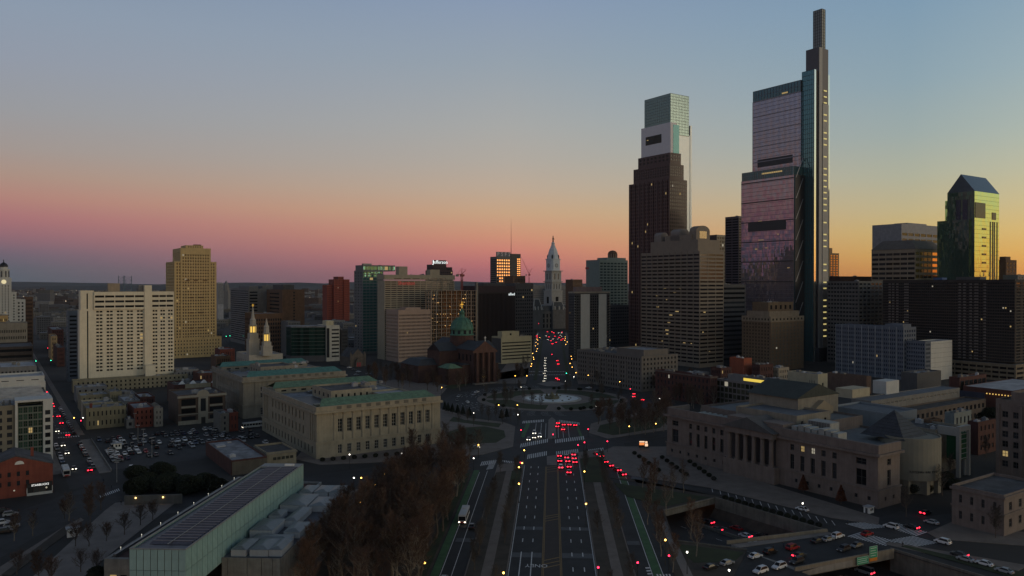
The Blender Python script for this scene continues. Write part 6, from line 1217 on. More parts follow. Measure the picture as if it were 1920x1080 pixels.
for i, (x, y) in enumerate(((710,944),(755,894),(753,928),(798,920))):
    c = ['silver','white','dark','white'][i]; car('suv' if i % 2 else 'sedan', c, along(Z4(x,y), PD, 2.3), (-PD[0],-PD[1]), f'{c} car with white headlights waiting before the crosswalk, {ORD[i]} from the bike lane', 'h', 'cars waiting before the near crosswalk')
for i in range(10):
    y = 300+i*20; c = rc.choice(['dark','grey','white']); car('sedan', c, Z4(840-i*.6+rc.uniform(-5,5), y), (-PD[0],-PD[1]), f'oncoming {c} car with headlights on the far parkway, {ORD[i]} in the line', 'h', 'oncoming cars beyond the circle', True)
for i, (x, y) in enumerate(((935,322),(942,348),(930,460),(943,470),(895,190),(925,178),(965,160),(900,150),(885,165),(950,140),(870,135),(915,130))):
    c = rc.choice(['dark','black','red']); car('sedan', c, Z4(x,y), PD, f'{c} car with red tail lights far up the parkway, {ORD[i]} counted from the hotel', 't', 'departing cars beyond the circle', True)
for i in range(40):
    px, py = 1000+rc.random()*62, 622+rc.random()*16; on = rc.choice(['h','t','','']); c = rc.choice(COLS); p = gp(px,py); car('sedan', c, p, PD if on == 't' else (-PD[0],-PD[1]), 'tiny car in the traffic crowding the foot of city hall', on, 'traffic before city hall', True)
for i, (a, r, on) in enumerate(((150,62,''),(162,58,''),(172,66,''),(196,60,''),(188,66,''),(120,64,''),(108,60,'h'),(60,62,''),(44,66,''),(20,63,'t'),(8,58,'t'),(-6,62,'t'))):
    c = rc.choice(['white','silver','grey','dark']); a = R(a); car('sedan', c, (CC_[0]+r*math.cos(a), CC_[1]+r*math.sin(a)), (-math.sin(a), math.cos(a)), f'{c} car driving round the circle, {ORD[i]} counting from the library side', on, 'cars on the circle', far=True)
for i, (px, py) in enumerate(((655,690),(664,694),(672,698),(690,702),(640,700),(668,704),(850,716),(1135,712),(1150,716),(1168,722))):
    c = rc.choice(['white','silver','grey']); car('sedan', c, gp(px,py), SV, f'{c} car parked {"by the chapel" if i < 6 else "near the circle"}, {ORD[i]} from the left', '', 'cars parked around the square', True)
# bridge and right-hand crossing
for i, (px, py, c, k, d, on) in enumerate(((1333,1070,'black','sedan',1,''),(1364,1062,'silver','sedan',1,''),(1417,1049,'white','sedan',1,''),(1445,1041,'black','suv',1,''),(1487,1033,'red','suv',1,''),(1500,1048,'dark','sedan',1,'t'),(1462,1069,'white','suv',-1,''),(1495,1059,'dark','suv',-1,''),(1533,1020,'dark','sedan',1,''),(1553,1017,'silver','sedan',1,''),(1572,1011,'white','suv',1,''),(1583,1036,'dark','suv',-1,''),(1607,1029,'grey','sedan',-1,''),(1427,1077,'white','suv',-1,''),(1627,1007,'red','sedan',1,''),(1672,993,'white','suv',2,''),(1710,994,'black','sedan',2,'t'),(1505,960,'white','sedan',2,''),(1737,967,'dark','sedan',1,'t'),(1748,985,'silver','sedan',2,''),(1769,1022,'white','suv',2,''),(1812,1055,'silver','sedan',3,''),(1847,1063,'white','sedan',3,''),(1885,1077,'silver','sedan',3,''),(1800,1046,'dark','sedan',3,'t'))):
    dd = {1: SV, -1: (-Sx,-Sy), 2: EV, 3: EV}[d]; where = 'on the expressway bridge' if i < 14 else 'at the striped crossing' if i < 18 and i != 17 else 'on the street before the museum' if i == 17 else 'beyond the striped crossing' if i < 20 else 'along the lower right kerb'
    car(k, c, gp(px,py-2), dd, f'{c} {k} {where}, {ORD[i if i < 14 else i-14]} from the left', on, 'cars about the bridge')
for i, (px, py, c, on) in enumerate(((1317,980,'black',''),(1328,982,'dark','t'),(1343,996,'dark','t'),(1381,994,'red',''),(1398,1008,'white','t'),(1432,1008,'black','t'),(1417,1024,'white',''))):
    car('sedan', c, gp(px,py,TD), EV, f'{c} car down in the expressway cutting, {ORD[i]} from the tunnel', on, 'cars in the cutting', z=TD+.02)
car('van', 'silver', gp(1622,1076,TD), EV, 'silver van on the expressway just below the green signs', 't', z=TD+.02)
car('sedan', 'dark', gp(1588,1090,TD), EV, 'dark car with red tail lights below the bridge parapet', 't', z=TD+.02)
car('sedan', 'silver', pk(206,-29), (-PD[0],-PD[1]), 'silver car cut by the bottom edge on the left side road')
car('sedan', 'dark', pk(252,-26.2), PD, 'dark car parked on the left side road behind the bus')
car('sedan', 'dark', gp(455,838), SV, 'dark car in the lane between library and brick shop'); car('suv', 'white', gp(497,832), EV, 'white suv parked behind the bay-windowed building'); car('suv', 'silver', gp(405,808), SV, 'silver suv parked by the small grey corner house')
car('sedan','grey', gp(890,842), SV, 'grey car by the dark beds near the lawn', 'h')
# buses
def bus(pos, d, label, on, L=12.0, truck=False):
    o = thing('bus', label, 'bus', (*pos,.05), math.atan2(d[1],d[0])); w = 1.27; BW = mat('bus_white',(.45,.46,.47),.5,var=.1)
    b = MB(); b.box(-L/2,L/2,-w,w,.4,2.95); b.box(-L/2+.2,L/2-.2,-w+.08,w-.08,2.95,3.1); b.box(-L/2+2,-L/2+4.5,-.8,.8,3.1,3.35); b.obj('body', BW, o)
    for s in (-1,1):
        for k in range(7): b = MB(); x = -L/2+.8+k*1.6; b.box(x,x+1.35,s*w-.02 if s>0 else s*w-.03,s*w+.03 if s>0 else s*w+.02,1.5,2.5); b.obj('window', CGL, o)
    b = MB(); b.box(L/2-.01,L/2+.04,-1.1,1.1,1.25,2.6); b.obj('windscreen', CGL, o); b = MB(); b.box(L/2-.02,L/2+.05,-1.15,1.15,.45,1.0); b.obj('bumper', mat('bus_red',(.3,.03,.03),.5,var=0), o)
    for y in (-.95,.95): inst(lamp_mesh(HON if 'h' in on else HOFF,1.2),'headlight',o,(L/2+.06,y,.75)); inst(lamp_mesh(TON if 't' in on else TOFF,1.0),'tail_light',o,(-L/2-.03,y,1.0))
    for x in (-L*.3,L*.3):
        for y in (-w+.1,w-.1): inst(WHEEL,'wheel',o,(x,y,.4))
bus(gp(870,974), (-PD[0],-PD[1]), 'city bus with pale roof and red front on the left side road', 'h'); bus(gp(122,890), MEV, 'white roofed bus stopped at the kerb of the left street', '')
bus(gp(475,802), (-Sx,-Sy), 'bus with a lit front beside the library lane', 'h')
# ================================================================ TREES
BARK = mat('bark', (.085,.068,.055), .95, var=.3, scale=1, rnd=.3); TWIG = mat('bare_twigs', (.086,.047,.031), .95, var=.25, scale=.6, streak=False, rnd=.3); TWIG2 = mat('bare_twigs_grey', (.075,.062,.052), .95, var=.25, scale=.6, streak=False, rnd=.3)
MIDB = mat('mid_bark', (.10,.075,.058), .95, var=.3, scale=1, rnd=.3); PALEB = mat('pale_bark', (.20,.17,.135), .9, var=.35, scale=1.5)
def make_tree(seed, h, spread, ntw, tw=.055, up=.55, trunk_r=.28, tf=.42):
    rg = random.Random(seed); tb = MB(); cb = MB(); tips = []
    def grow(p, d, ln, r, lvl):
        q = p; seg = 3 if lvl < 2 else 2
        for s in range(seg):
            d2 = (d + Vector((rg.gauss(0,.12), rg.gauss(0,.12), rg.gauss(0,.06)))).normalized(); q2 = q + d2*ln/seg; ra = r*(1-.25*s/seg*2); rb = r*(1-.25*(s+1)/seg*2); tb.tube(q, q2, max(ra,.02), max(rb,.015), 5 if lvl == 0 else 3); q = q2; d = d2
            if lvl >= 2 or (lvl == 1 and s > 0): tips.append((q, d))
        if lvl >= 3: return
        n = (6, 5, 4)[lvl]
        for i in range(n):
            a = rg.uniform(0, 2*math.pi); e = rg.uniform(.25, .9)*spread
            nd_ = (d*(1-.3*e) + Vector((math.cos(a)*e, math.sin(a)*e, up*rg.uniform(.2,1)))).normalized(); f = rg.uniform(.5, 1.0) if lvl else rg.uniform(.55, 1); b0 = p.lerp(q, f); grow(b0, nd_, ln*rg.uniform(.5,.75), r*(.5 if lvl else .55), lvl+1)
    grow(Vector((0,0,0)), Vector((0,0,1)), h*tf, trunk_r, 0)
    for i in range(ntw):
        p, d = tips[rg.randrange(len(tips))]; p = p - d*rg.uniform(0,1.6)*h/16; a = Vector((rg.gauss(0,.7), rg.gauss(0,.7), rg.gauss(.25,.55))); dd = (d*.6 + a).normalized(); ln = rg.uniform(.5, 1.7)*h/16; s = dd.orthogonal().normalized()*tw*rg.uniform(.6,1.2); p = p + Vector((rg.gauss(0,.25),rg.gauss(0,.25),rg.gauss(0,.25)))*h/16
        cb.add([p-s, p+s, p+dd*ln], [(0,1,2)]); m_ = p+dd*ln*.5; d3 = (dd+Vector((rg.gauss(0,.6),rg.gauss(0,.6),rg.gauss(0,.5)))).normalized(); cb.add([m_-s*.7, m_+s*.7, m_+d3*ln*.7], [(0,1,2)])
    zm = max(v[2] for v in cb.v); k = h/zm
    for B_ in (tb, cb): B_.v = [(x*k, y*k, z*k) for x, y, z in B_.v]
    return tb, cb
def make_tree2(seed, h, reach, ntw, tw, trunk_r):
    rg = random.Random(seed); tb = MB(); cb = MB(); tw_pts = []
    P = [Vector((0,0,0))]
    for k in range(8): P.append(P[-1] + Vector((rg.gauss(0,.10), rg.gauss(0,.10), 1))*h*.9/8)
    for k in range(8): tb.tube(P[k], P[k+1], trunk_r*(1-k/8.6), trunk_r*(1-(k+1)/8.6), 5)
    def at(f): f = min(f, .999)*8; k = int(f); return P[k].lerp(P[k+1], f-k)
    for i in range(20):
        f = .22+.74*((i+rg.random())/20); a = i*2.4+rg.uniform(-.4,.4); p = at(f); e = rg.uniform(.75,1.25)
        d = Vector((math.cos(a), math.sin(a), e)).normalized(); ln = h*reach*(1.15-.75*f)*rg.uniform(.75,1.15); r = trunk_r*.46*(1.15-f); q = p
        for s in range(3):
            d = (d + Vector((rg.gauss(0,.12), rg.gauss(0,.12), .16))).normalized(); q2 = q + d*ln/3; tb.tube(q, q2, r*(1-s*.27), r*(1-(s+1)*.27), 4)
            for _ in range(3):
                b0 = q.lerp(q2, rg.random()); d2 = (d + Vector((rg.gauss(0,.6), rg.gauss(0,.6), rg.uniform(0,.7)))).normalized(); l2 = ln*rg.uniform(.25,.5); b1 = b0+d2*l2; tb.tube(b0, b1, r*.45, r*.15, 3); tw_pts.append((b0,b1,d2))
                for _ in range(2): c0 = b0.lerp(b1, rg.uniform(.2,.9)); d3 = (d2+Vector((rg.gauss(0,.6),rg.gauss(0,.6),rg.uniform(-.1,.6)))).normalized(); c1 = c0+d3*l2*.6; tb.tube(c0, c1, r*.2, .012, 3); tw_pts.append((c0,c1,d3))
            q = q2
        tw_pts.append((p,q,d))
    for _ in range(ntw):
        b0, b1, d = tw_pts[rg.randrange(len(tw_pts))]; p = b0.lerp(b1, rg.uniform(.15,1)); dd = (d + Vector((rg.gauss(0,.55), rg.gauss(0,.55), rg.gauss(.2,.4)))).normalized(); ln = rg.uniform(.5,1.6)*h/17; s = dd.orthogonal().normalized()*tw; cb.add([p-s, p+s, p+dd*ln], [(0,1,2)])
    return tb, cb
PROTO = {}
def proto2(key, *a, bark=BARK, twig=TWIG): tb, cb = make_tree2(*a); PROTO[key] = (tb.mesh('trunk', bark), cb.mesh('crown', twig))
def proto(key, *a, bark=BARK, twig=TWIG, **k):
    tb, cb = make_tree(*a, **k); PROTO[key] = (tb.mesh('trunk', bark), cb.mesh('crown', twig))
for i in range(5): proto2(('grove', i), 40+i, 17.5, .34+.03*(i % 3), 5200, .022, .34, bark=PALEB if i in (1,3,4) else MIDB)
for i in range(3): proto2(('street', i), 60+i, 10.5, .34, 2200, .02, .15, twig=TWIG2)
for i in range(2): proto2(('round', i), 70+i, 5.6, .60, 2600, .018, .14)
for i in range(2): proto2(('tall', i), 80+i, 17, .26, 2600, .022, .22, bark=PALEB)
def tree(key, pos, label, group, s=1, z=.12):
    o = thing('bare_tree', label, 'tree', (*pos, z), random.uniform(0,6.28), group); s *= random.uniform(.88,1.12); o.scale = (s,s,s*random.uniform(.95,1.05))
    tm, cm = PROTO[key]; inst(tm, 'trunk', o); inst(cm, 'crown', o); return o
rt = random.Random(31)
def scatter(n, poly_fn, dmin, avoid=()):
    pts = []
    for _ in range(n*40):
        p = poly_fn()
        if p is None: continue
        if all((p[0]-q[0])**2+(p[1]-q[1])**2 > dmin*dmin for q in pts): pts.append(p)
        if len(pts) >= n: break
    return pts
def fgrove():
    u = rt.uniform(188, 333); v = rt.uniform(-64, -35)
    if u > 300 and v < -35-(333-u)*.9: return None
    return pk(u, v)
GP_ = scatter(72, fgrove, 5.2)
for i, p in enumerate(GP_): tree(('grove', i % 5), p, 'reddish bare tree in the dense grove beside the light box museum', 'trees of the foreground grove', .82 + .22*rt.random())
for i, (px, py) in enumerate(((775,1062),(735,1080),(690,1085),(640,1080),(752,985),(770,1012))): tree(('grove', 1 if i % 2 else 3), gp(px,py+6), f'big pale-limbed bare tree at the front of the grove, {ORD[i]} from the side road', 'pale trees of the grove front', 1.08)
for s_ in (-1, 1):
    for i in range(15):
        u = 196+i*10; 
        for v in ((14.5, 21.0) if s_ > 0 else (14.6, 21.6)):
            if u > u20(s_*v)-16 or rt.random() < .5: continue
            tree(('street', (i+int(v)) % 3), pk(u+rt.uniform(-2,2), s_*v), f'small bare tree on the {"left" if s_ < 0 else "right"} parkway strip, {"road" if v < 18 else "outer"} row, {ORD[14-i]} from the crosswalk', f'trees on the {"left" if s_ < 0 else "right"} parkway strip', .8 if v < 18 else .9)
for i, (px, py) in enumerate(((1215,985),(1232,1010),(1222,940),(1250,965),(1296,1012),(1306,1045),(1240,1045),(1205,915),(1228,925),(1262,935),(1282,925),(1262,1075))):
    tree(('tall', i % 2), gp(px,py), f'slender pale-barked bare tree between right side road and cutting, {ORD[i]} planted', 'trees by the cutting', .78)
def fpx(x0,x1,y0,y1,ok=lambda p:True):
    def f():
        p = gp(rt.uniform(x0,x1), rt.uniform(y0,y1)); return p if ok(p) else None
    return f
out_ = lambda r: (lambda p: math.hypot(p[0]-CC_[0], p[1]-CC_[1]) > r)
for n, fn, dm, lab, gr, key, sc in (
    (34, fpx(1108,1258,772,816,out_(78)), 5.5, 'bare brown tree on the square right of the circle', 'trees right of the circle', 'grove', .72),
    (22, fpx(1095,1300,722,748,out_(78)), 6, 'bare tree before the long grey stone hotel', 'trees before the stone hotel', 'grove', .75),
    (16, fpx(1180,1340,742,772,out_(80)), 7, 'bare tree in front of the dark brick building', 'trees before the brick building', 'grove', .8),
    (40, fpx(690,985,704,738,out_(78)), 7, 'bare tree on the lawns before the cathedral', 'trees before the cathedral', 'grove', .72),
    (10, fpx(845,975,783,800,out_(78)), 8, 'bare tree by the lawn left of the circle', 'trees left of the circle', 'street', .8),
    (9, fpx(760,900,838,866), 8, 'bare tree at the foot of the library front', 'trees before the library', 'grove', .7),
    (10, fpx(690,790,700,716), 9, 'bare tree beside the chapel square', 'trees by the chapel', 'street', 1.1)):
    for i, p in enumerate(scatter(n, fn, dm)): tree((key, i % (5 if key == 'grove' else 3)), p, lab, gr, sc)
for i in range(26):
    a = R(rt.choice((rt.uniform(100,260), rt.uniform(-75,75)))); r = rt.uniform(27, 49); tree(('street', i % 3), (CC_[0]+r*math.cos(a), CC_[1]+r*math.sin(a)), f'small bare tree on the {"left" if math.cos(a) < 0 else "right"} {"near" if math.sin(a) < 0 else "far"} side of the circle island, {ORD[i]} round the fountain', 'trees on the circle island', .85)
for s_ in (-1, 1):
    for i in range(20): tree(('street', i % 3), pk(650+i*30, s_*(24+3*(i % 2))), f'bare street tree lining the {"left" if s_ < 0 else "right"} of the far parkway, {ORD[i]} beyond the circle', f'trees on the {"left" if s_ < 0 else "right"} of the far parkway', .9)
for i, (px, py) in enumerate(((140,1012),(165,1012),(232,990),(198,1002),(150,1060),(178,1064),(262,972),(120,960),(168,962),(30,1065),(285,962),(95,1085))):
    tree(('round', i % 2), gp(px, py+14), f'low round-crowned bare tree in the gravel court, {ORD[i]} of the orchard', 'trees of the gravel court', 1.1)
for i, (px, py) in enumerate(((1755,905),(1768,930),(1740,915),(1782,900),(1800,885),(1700,970),(1830,990),(1850,860),(1868,1010),(1785,870))):
    tree(('street', i % 3), gp(px, py), f'bare dark tree near the round theatre, {ORD[i]} from the museum corner', 'trees near the round theatre', 1.0)
for i, (px, py) in enumerate(((165,962),(128,972),(188,952),(60,1000),(25,1010),(70,1090))): tree(('grove', i % 5), gp(px,py+6), f'reddish bare tree between left road and gravel court, {ORD[i]} along', 'trees by the left road', .55)
for i, (px, py, c) in enumerate(((4,962,'dark'),(18,968,'silver'),(2,984,'white'),(20,990,'silver'),(8,1000,'dark'))): car('suv', c, gp(px,py), SV, f'{c} suv parked at the left photo edge, {ORD[i]} from the brick house', '', 'cars at the left edge')
# small copper-leaved trees and evergreens
def leafy(seed, h, r, n, leaf, cone=True, base=.2):
    rg = random.Random(seed); b = MB()
    for _ in range(n):
        t = rg.random()**(1.4 if cone else .8); z = h*(base+(1-base)*t); rr = r*((1-t)**.8 if cone else math.sqrt(max(0,1-(2*t-1)**2)))*(.55+.5*rg.random()); a = rg.uniform(0,6.283); p = Vector((rr*math.cos(a), rr*math.sin(a), z)); d = Vector((rg.gauss(0,1),rg.gauss(0,1),rg.gauss(0,1))).normalized()*leaf; e = d.orthogonal().normalized()*leaf*.6; b.add([p-d, p+e, p+d, p-e], [(0,1,2,3)])
    t = MB(); t.lathe([(.14*h/6,0),(.05*h/6,h*.8)],6); return t, b
LF = {}
for key, args, m in (('copper', (1,6,1.7,1500,.22), mat('copper_leaves',(.11,.035,.015),.9,var=.4,scale=1,streak=False)), ('conifer', (2,7,1.8,1800,.22), mat('dark_needles',(.012,.018,.011),.95,var=.4,scale=1,streak=False)), ('bush', (3,3.2,2.2,1500,.22,False,.02), mat('evergreen_bush',(.013,.018,.009),.95,var=.4,scale=1,streak=False))):
    t, b = leafy(*args); LF[key] = (t.mesh('trunk', BARK), b.mesh('crown', m))
def shrub(key, pos, label, cat, group, s=1):
    o = thing({'copper':'small_tree','conifer':'conifer','bush':'bush'}[key], label, cat, (*pos,.1), random.uniform(0,6), group); o.scale = (s,s,s); inst(LF[key][0],'trunk',o); inst(LF[key][1],'crown',o)
for i, (px, py) in enumerate(((1507,925),(1578,946),(1330,870),(1275,858))): shrub('copper', gp(px,py), f'small copper-leaved tree against the museum wall, {ORD[i]} from the corner', 'tree', 'copper trees by the museum', 1.15)
for i, (px, py) in enumerate(((834,772),(840,774),(848,776),(868,780),(880,783),(940,788),(950,786),(858,778))): shrub('conifer', gp(px,py), f'small dark conifer beside the library lawn, {ORD[i]} in the row', 'tree', 'conifers by the library', .9)
for i in range(30):
    px, py = (rt.uniform(245,340), rt.uniform(893,932)) if i < 20 else (rt.uniform(330,430), rt.uniform(912,930)); shrub('bush', gp(px,py), 'dark evergreen bush in the thicket below the parking lot', 'bush', 'bushes below the lot', rt.uniform(1.1,2.0))
for i in range(34): shrub('bush', pk(rt.uniform(190,282), rt.uniform(-124,-117)), 'dark shrub in the belt along the museum left wing', 'bush', 'shrubs along the museum wing', rt.uniform(.6,1.1))
for i in range(9): shrub('bush', gp(604+i*20, 866-i*1.6), f'clipped bush at the foot of the library wall, {ORD[i]} from the corner', 'bush', 'bushes along the library wall', .55)
for i in range(22): a = R(rt.uniform(0,360)); r = rt.uniform(47,50); shrub('bush', (CC_[0]+r*math.cos(a), CC_[1]+r*math.sin(a)), 'low dark bush on the rim of the circle island', 'bush', 'bushes on the circle rim', .6)
for i in range(16): shrub('bush', gp(rt.uniform(1700,1800), rt.uniform(890,930)), 'dark bush in the bed round the drum theatre', 'bush', 'bushes round the theatre', 1.2)
for i in range(18): k = i//6; shrub('bush', gp(1190+k*52+(i%6)*9, 853+k*8+(i%6)*6.5), 'low dark bush in the beds of the museum forecourt', 'bush', 'forecourt bushes', .5)
for i in range(14): shrub('bush', along(trR(3+i*3), SV, 2.2), 'dark bush in the strip above the retaining wall', 'bush', 'bushes above the retaining wall', .5)
for i in range(8): shrub('bush', gp(1868+rt.uniform(-35,10), 790+rt.uniform(-10,15)), 'dark evergreen mass left of the grey stone school', 'tree', 'evergreens by the school', 2.2)
# ================================================================ FOUNTAIN
fo = thing('fountain', 'round pale stone fountain basin with bronze figures in the circle', 'fountain', (*CC_, .14)); b = MB(); b.lathe([(20.5,0),(20.5,.35),(19.6,.35),(19.6,.7),(18.4,.7),(18.4,.1)],48); b.obj('basin', mat('fountain_stone',(.36,.36,.35),.8,var=.15,streak=False), fo)
b = MB(); b.lathe([(18.45,.02),(18.45,.35),(6,.36)],48); b.obj('water', mat('icy_water',(.5,.55,.56),.5,var=.25,scale=.3,streak=False), fo); b = MB(); b.lathe([(5.2,.3),(5.2,1.4),(4.2,1.6),(2.2,1.8),(1.8,3.0),(1.2,3.2),(.6,4.6),(.1,5.2)],16); b.obj('pedestal', mat('fountain_bronze',(.13,.12,.07),.6,.2,var=.3), fo)
for k in range(3):
    a = R(30+120*k); x, y = 3.4*math.cos(a), 3.4*math.sin(a); b = MB(); b.tube((x,y,1.4),(x*1.25,y*1.25,2.6),1.1,.75,8); b.tube((x*1.25,y*1.25,2.6),(x*1.1,y*1.1,3.7),.75,.35,8); b.tube((x,y,1.6),(x*1.9,y*1.9,1.6),.55,.3,6); b.obj('reclining_figure', MATS['fountain_bronze'], fo)
for k in range(12): a = R(30*k); b = MB(); b.lathe([(.5,.3),(.7,.8),(.2,1.0)],8,13*math.cos(a),13*math.sin(a)); b.obj('spout', MATS['fountain_bronze'], fo)
# ================================================================ LAMPS, SIGNALS, SIGNS
AMB = mat('lamp_amber', (.8,.5,.1), var=0, emit=9, ecol=(1,.5,.09)); WHT = mat('lamp_white', (.9,.9,.8), var=0, emit=5, ecol=(1,.95,.82)); REDL = mat('signal_red', (.6,.02,.03), var=0, emit=8, ecol=(1,.02,.06)); GRNL = mat('signal_green', (.02,.6,.3), var=0, emit=9, ecol=(.04,1,.5))
POLE = mat('pole_dark', (.03,.03,.03), .6, .3, var=.1); POLEW = mat('pole_pale', (.30,.30,.30), .6, .2, var=.1)
PM = {}
def lamp(px, py, z, m, label, group, scale=1.0):
    x, y = gp(px, py, z); o = thing('street_lamp', label, 'street lamp', (x, y, .1), 0, group)
    if z not in PM: b = MB(); b.lathe([(.16,0),(.11,.6),(.08,z-.35),(.14,z-.3)],6); PM[z] = b.mesh('pole', POLE)
    k = ('h', m.name, scale)
    if k not in PM: b = MB(); s = .27*scale; b.lathe([(.1*s,-s),(.8*s,-.6*s),(s,0),(.75*s,.7*s),(.1*s,s)],8); PM[k] = b.mesh('lantern', m)
    inst(PM[z], 'pole', o); inst(PM[k], 'lantern', o, (0,0,z)); return o
LAMPS = [(906,707,7,AMB,'square lawn before the cathedral'),(966,705,7,AMB,'cathedral corner of the circle'),(988,705,7,AMB,'left kerb where the far parkway starts'),(828,727,7,AMB,'far left rim of the circle'),(839,691,7,WHT,'dark cathedral wing'),(970,760,6,AMB,'left of the fountain walk'),(971,778,6,WHT,'circle edge before the lawn'),(897,835,6,AMB,'bus shelter left of the crossing'),(983,845,7,AMB,'left crosswalk corner'),(1180,800,6,AMB,'dark square right of the circle'),(1230,795,6,AMB,'right end of the square'),(1118,762,6,WHT,'bare trees right of the fountain'),(1076,707,7,WHT,'stone hotel corner'),(1080,699,7,AMB,'stone hotel kerb'),(1103,704,7,AMB,'stone hotel terrace'),(1162,716,7,AMB,'stone hotel far corner'),(979,869,7,AMB,'left strip nearest the crosswalk'),(973,877,7,AMB,'left strip, second lamp'),(973,908,7,AMB,'left strip, third lamp'),(1096,885,7,AMB,'right strip nearest the crosswalk'),(1099,946,7,AMB,'right strip middle'),(944,1076,6,AMB,'left strip at the bottom edge'),(1248,1014,7,AMB,'path right of the side road'),(888,860,5,WHT,'grove edge by the crossing'),(655,853,6,WHT,'library front'),(663,897,5,WHT,'museum path end'),(677,897,5,AMB,'museum path end by the grove'),(789,905,5,WHT,'middle of the grove'),(796,1057,5,AMB,'grove near the bottom edge'),(753,851,5,WHT,'library trees'),(1506,945,5,WHT,'parked car before the museum'),(1289,1037,6,WHT,'low wall of the cutting'),(1368,1071,6,WHT,'bridge approach'),(1237,748,5,WHT,'brick building'),(1250,748,5,WHT,'brick building corner'),(138,784,8,AMB,'left street crossing'),(155,784,8,WHT,'left street corner opposite'),(935,760,6,AMB,'island trees left'),(888,775,6,WHT,'library side of the circle'),(1178,711,6,AMB,'red terrace lights'),(1060,715,6,WHT,'right mouth of the far parkway')]
for px, py, z, m, w in LAMPS: lamp(px, py, z, m, f'lit {"amber" if m is AMB else "white"} street lamp at the {w}', None)
for i, (px, py) in enumerate(((720,890),(703,910),(697,918),(688,929),(679,940),(675,943))): lamp(px, py, 3, AMB, f'low amber path lamp in the grove, {ORD[i]} along the museum walk', 'path lamps in the grove', .7)
for s_ in (-1, 1):
    for i in range(13):
        x, y = pk(700+i*32+rt.uniform(-9,9), s_*(18.2 + rt.uniform(-1.5,2.5))); o = thing('street_lamp', f'amber lamp lining the {"left" if s_ < 0 else "right"} kerb of the far parkway, {ORD[i]} beyond the circle', 'street lamp', (x,y,.1), 0, 'lamps of the far parkway')
        if 5 not in PM: b = MB(); b.lathe([(.16,0),(.11,.6),(.08,4.65),(.14,4.7)],6); PM[5] = b.mesh('pole', POLE)
        inst(PM[5], 'pole', o); k = ('h', 'far'); 
        if k not in PM: b = MB(); b.lathe([(.1,-.3),(.3,0),(.1,.3)],8); PM[k] = b.mesh('lantern', AMB)
        inst(PM[k], 'lantern', o, (0,0,5))
        o = None
for i in range(34):
    px, py = rt.uniform(1098,1166), 0; t = (px-1098)/68; py = 711+8*t+rt.uniform(-2,3); x, y = gp(px,py,2); o = MB(); o.lathe([(.05,-.2),(.2,0),(.05,.2)],6); q = o.obj('string_light', mat('string_glow',(.6,.3,.2),var=0,emit=7,ecol=(1,.40,.26)), None, loc=(x,y,2.2)); tag(q, 'tiny reddish string light over the terrace before the stone hotel', 'light', 'string lights of the hotel terrace')
def signal(px, py, z, m, label, arm=0, group='traffic signals', d=(1,0)):
    x, y = gp(px, py, z); o = thing('traffic_signal', label, 'traffic light', (x+arm, y, .1), 0, group)
    b = MB(); b.lathe([(.13,0),(.09,z+.6)],6); 
    if arm: b.tube((0,0,z+.5),(-arm,0,z+.55),.07,.05,5)
    b.obj('pole', POLE, o); b = MB(); b.box(-arm-.22,-arm+.22,-.0,.3,z-.8,z+.5); b.obj('housing', DARK, o)
    b = MB(); zz = z+.22 if m is REDL else z-.55; b.tube((-arm,-.12,zz),(-arm,-.01,zz),.26,.26,10); b.obj('lamp', m, o)
for i, (px, py, z, m, arm, lab) in enumerate(((1084,836,5,REDL,2.5,'queue lanes, left head'),(1096,831,5,REDL,1,'queue lanes, right head'),(1139,829,5,REDL,0,'right side road corner'),(1122,1067,4,REDL,0,'bottom of the right strip'),(1196,1058,4,REDL,0,'bottom of the right side road'),(1255,1045,4,REDL,0,'bottom right path corner'),(1062,699,5,GRNL,0,'far side of the circle'),(1103,806,4,REDL,0,'circle entry kerb'),(1037,816,3,REDL,0,'median tip'),(977,808,4,REDL,0,'left circle kerb'),(976,869,4,REDL,0,'left strip corner'),(67,676,6,GRNL,2,'left street middle, left head'),(95,675,6,GRNL,0,'left street middle, right head'),(89,653,6,REDL,0,'left street far crossing'),(77,588,8,REDL,0,'far end of the left street'),(1010,607,12,REDL,0,'city hall corner'),(1035,665,6,REDL,0,'middle of the far parkway'),(1037,645,6,REDL,0,'far middle of the far parkway'),(151,790,5,REDL,0,'lot corner'),(431,629,9,GRNL,0,'street beyond the temple left'),(424,630,9,GRNL,0,'street beyond the temple, second'),(435,654,9,GRNL,0,'street left of the temple'),(510,646,9,GRNL,0,'street right of the temple'),(1182,730,5,REDL,0,'brick building corner'))):
    signal(px, py, z, m, f'traffic signal showing {"red" if m is REDL else "green"} at the {lab}', arm)
# lamp poles of the lot
for i, (px, py, hz) in enumerate(((258,832,9),(268,836,8),(284,858,9),(252,803,8),(218,905,8))):
    o = thing('light_pole', f'tall pale light pole standing in the parking lot, {ORD[i]} from the booth', 'light pole', (*gp(px,py),.05)); b = MB(); b.lathe([(.2,0),(.2,.9),(.1,1),(.07,hz)],6); b.obj('pole', POLEW, o); b = MB(); b.box(-.9,.9,-.2,.2,hz,hz+.2); b.obj('luminaire', POLEW, o)
def booth(pos, label, s=1):
    o = thing('booth', label, 'booth', (*pos,.06), GA); b = MB(); b.box(-1.5*s,1.5*s,-1.2*s,1.2*s,0,2.3*s); b.obj('wall', WHITE, o); b = MB(); b.box(-1.8*s,1.8*s,-1.5*s,1.5*s,2.3*s,2.55*s); b.obj('roof', ROOFW, o)
    for x in (-.8,.3): b = MB(); b.box(x*s,(x+.7)*s,-1.26*s,-1.2*s,1.0*s,1.9*s); b.obj('window', GLASS, o)
    b = MB(); b.box(-1.56*s,-1.5*s,-.4*s,.5*s,0,2*s); b.obj('door', GREYD, o)
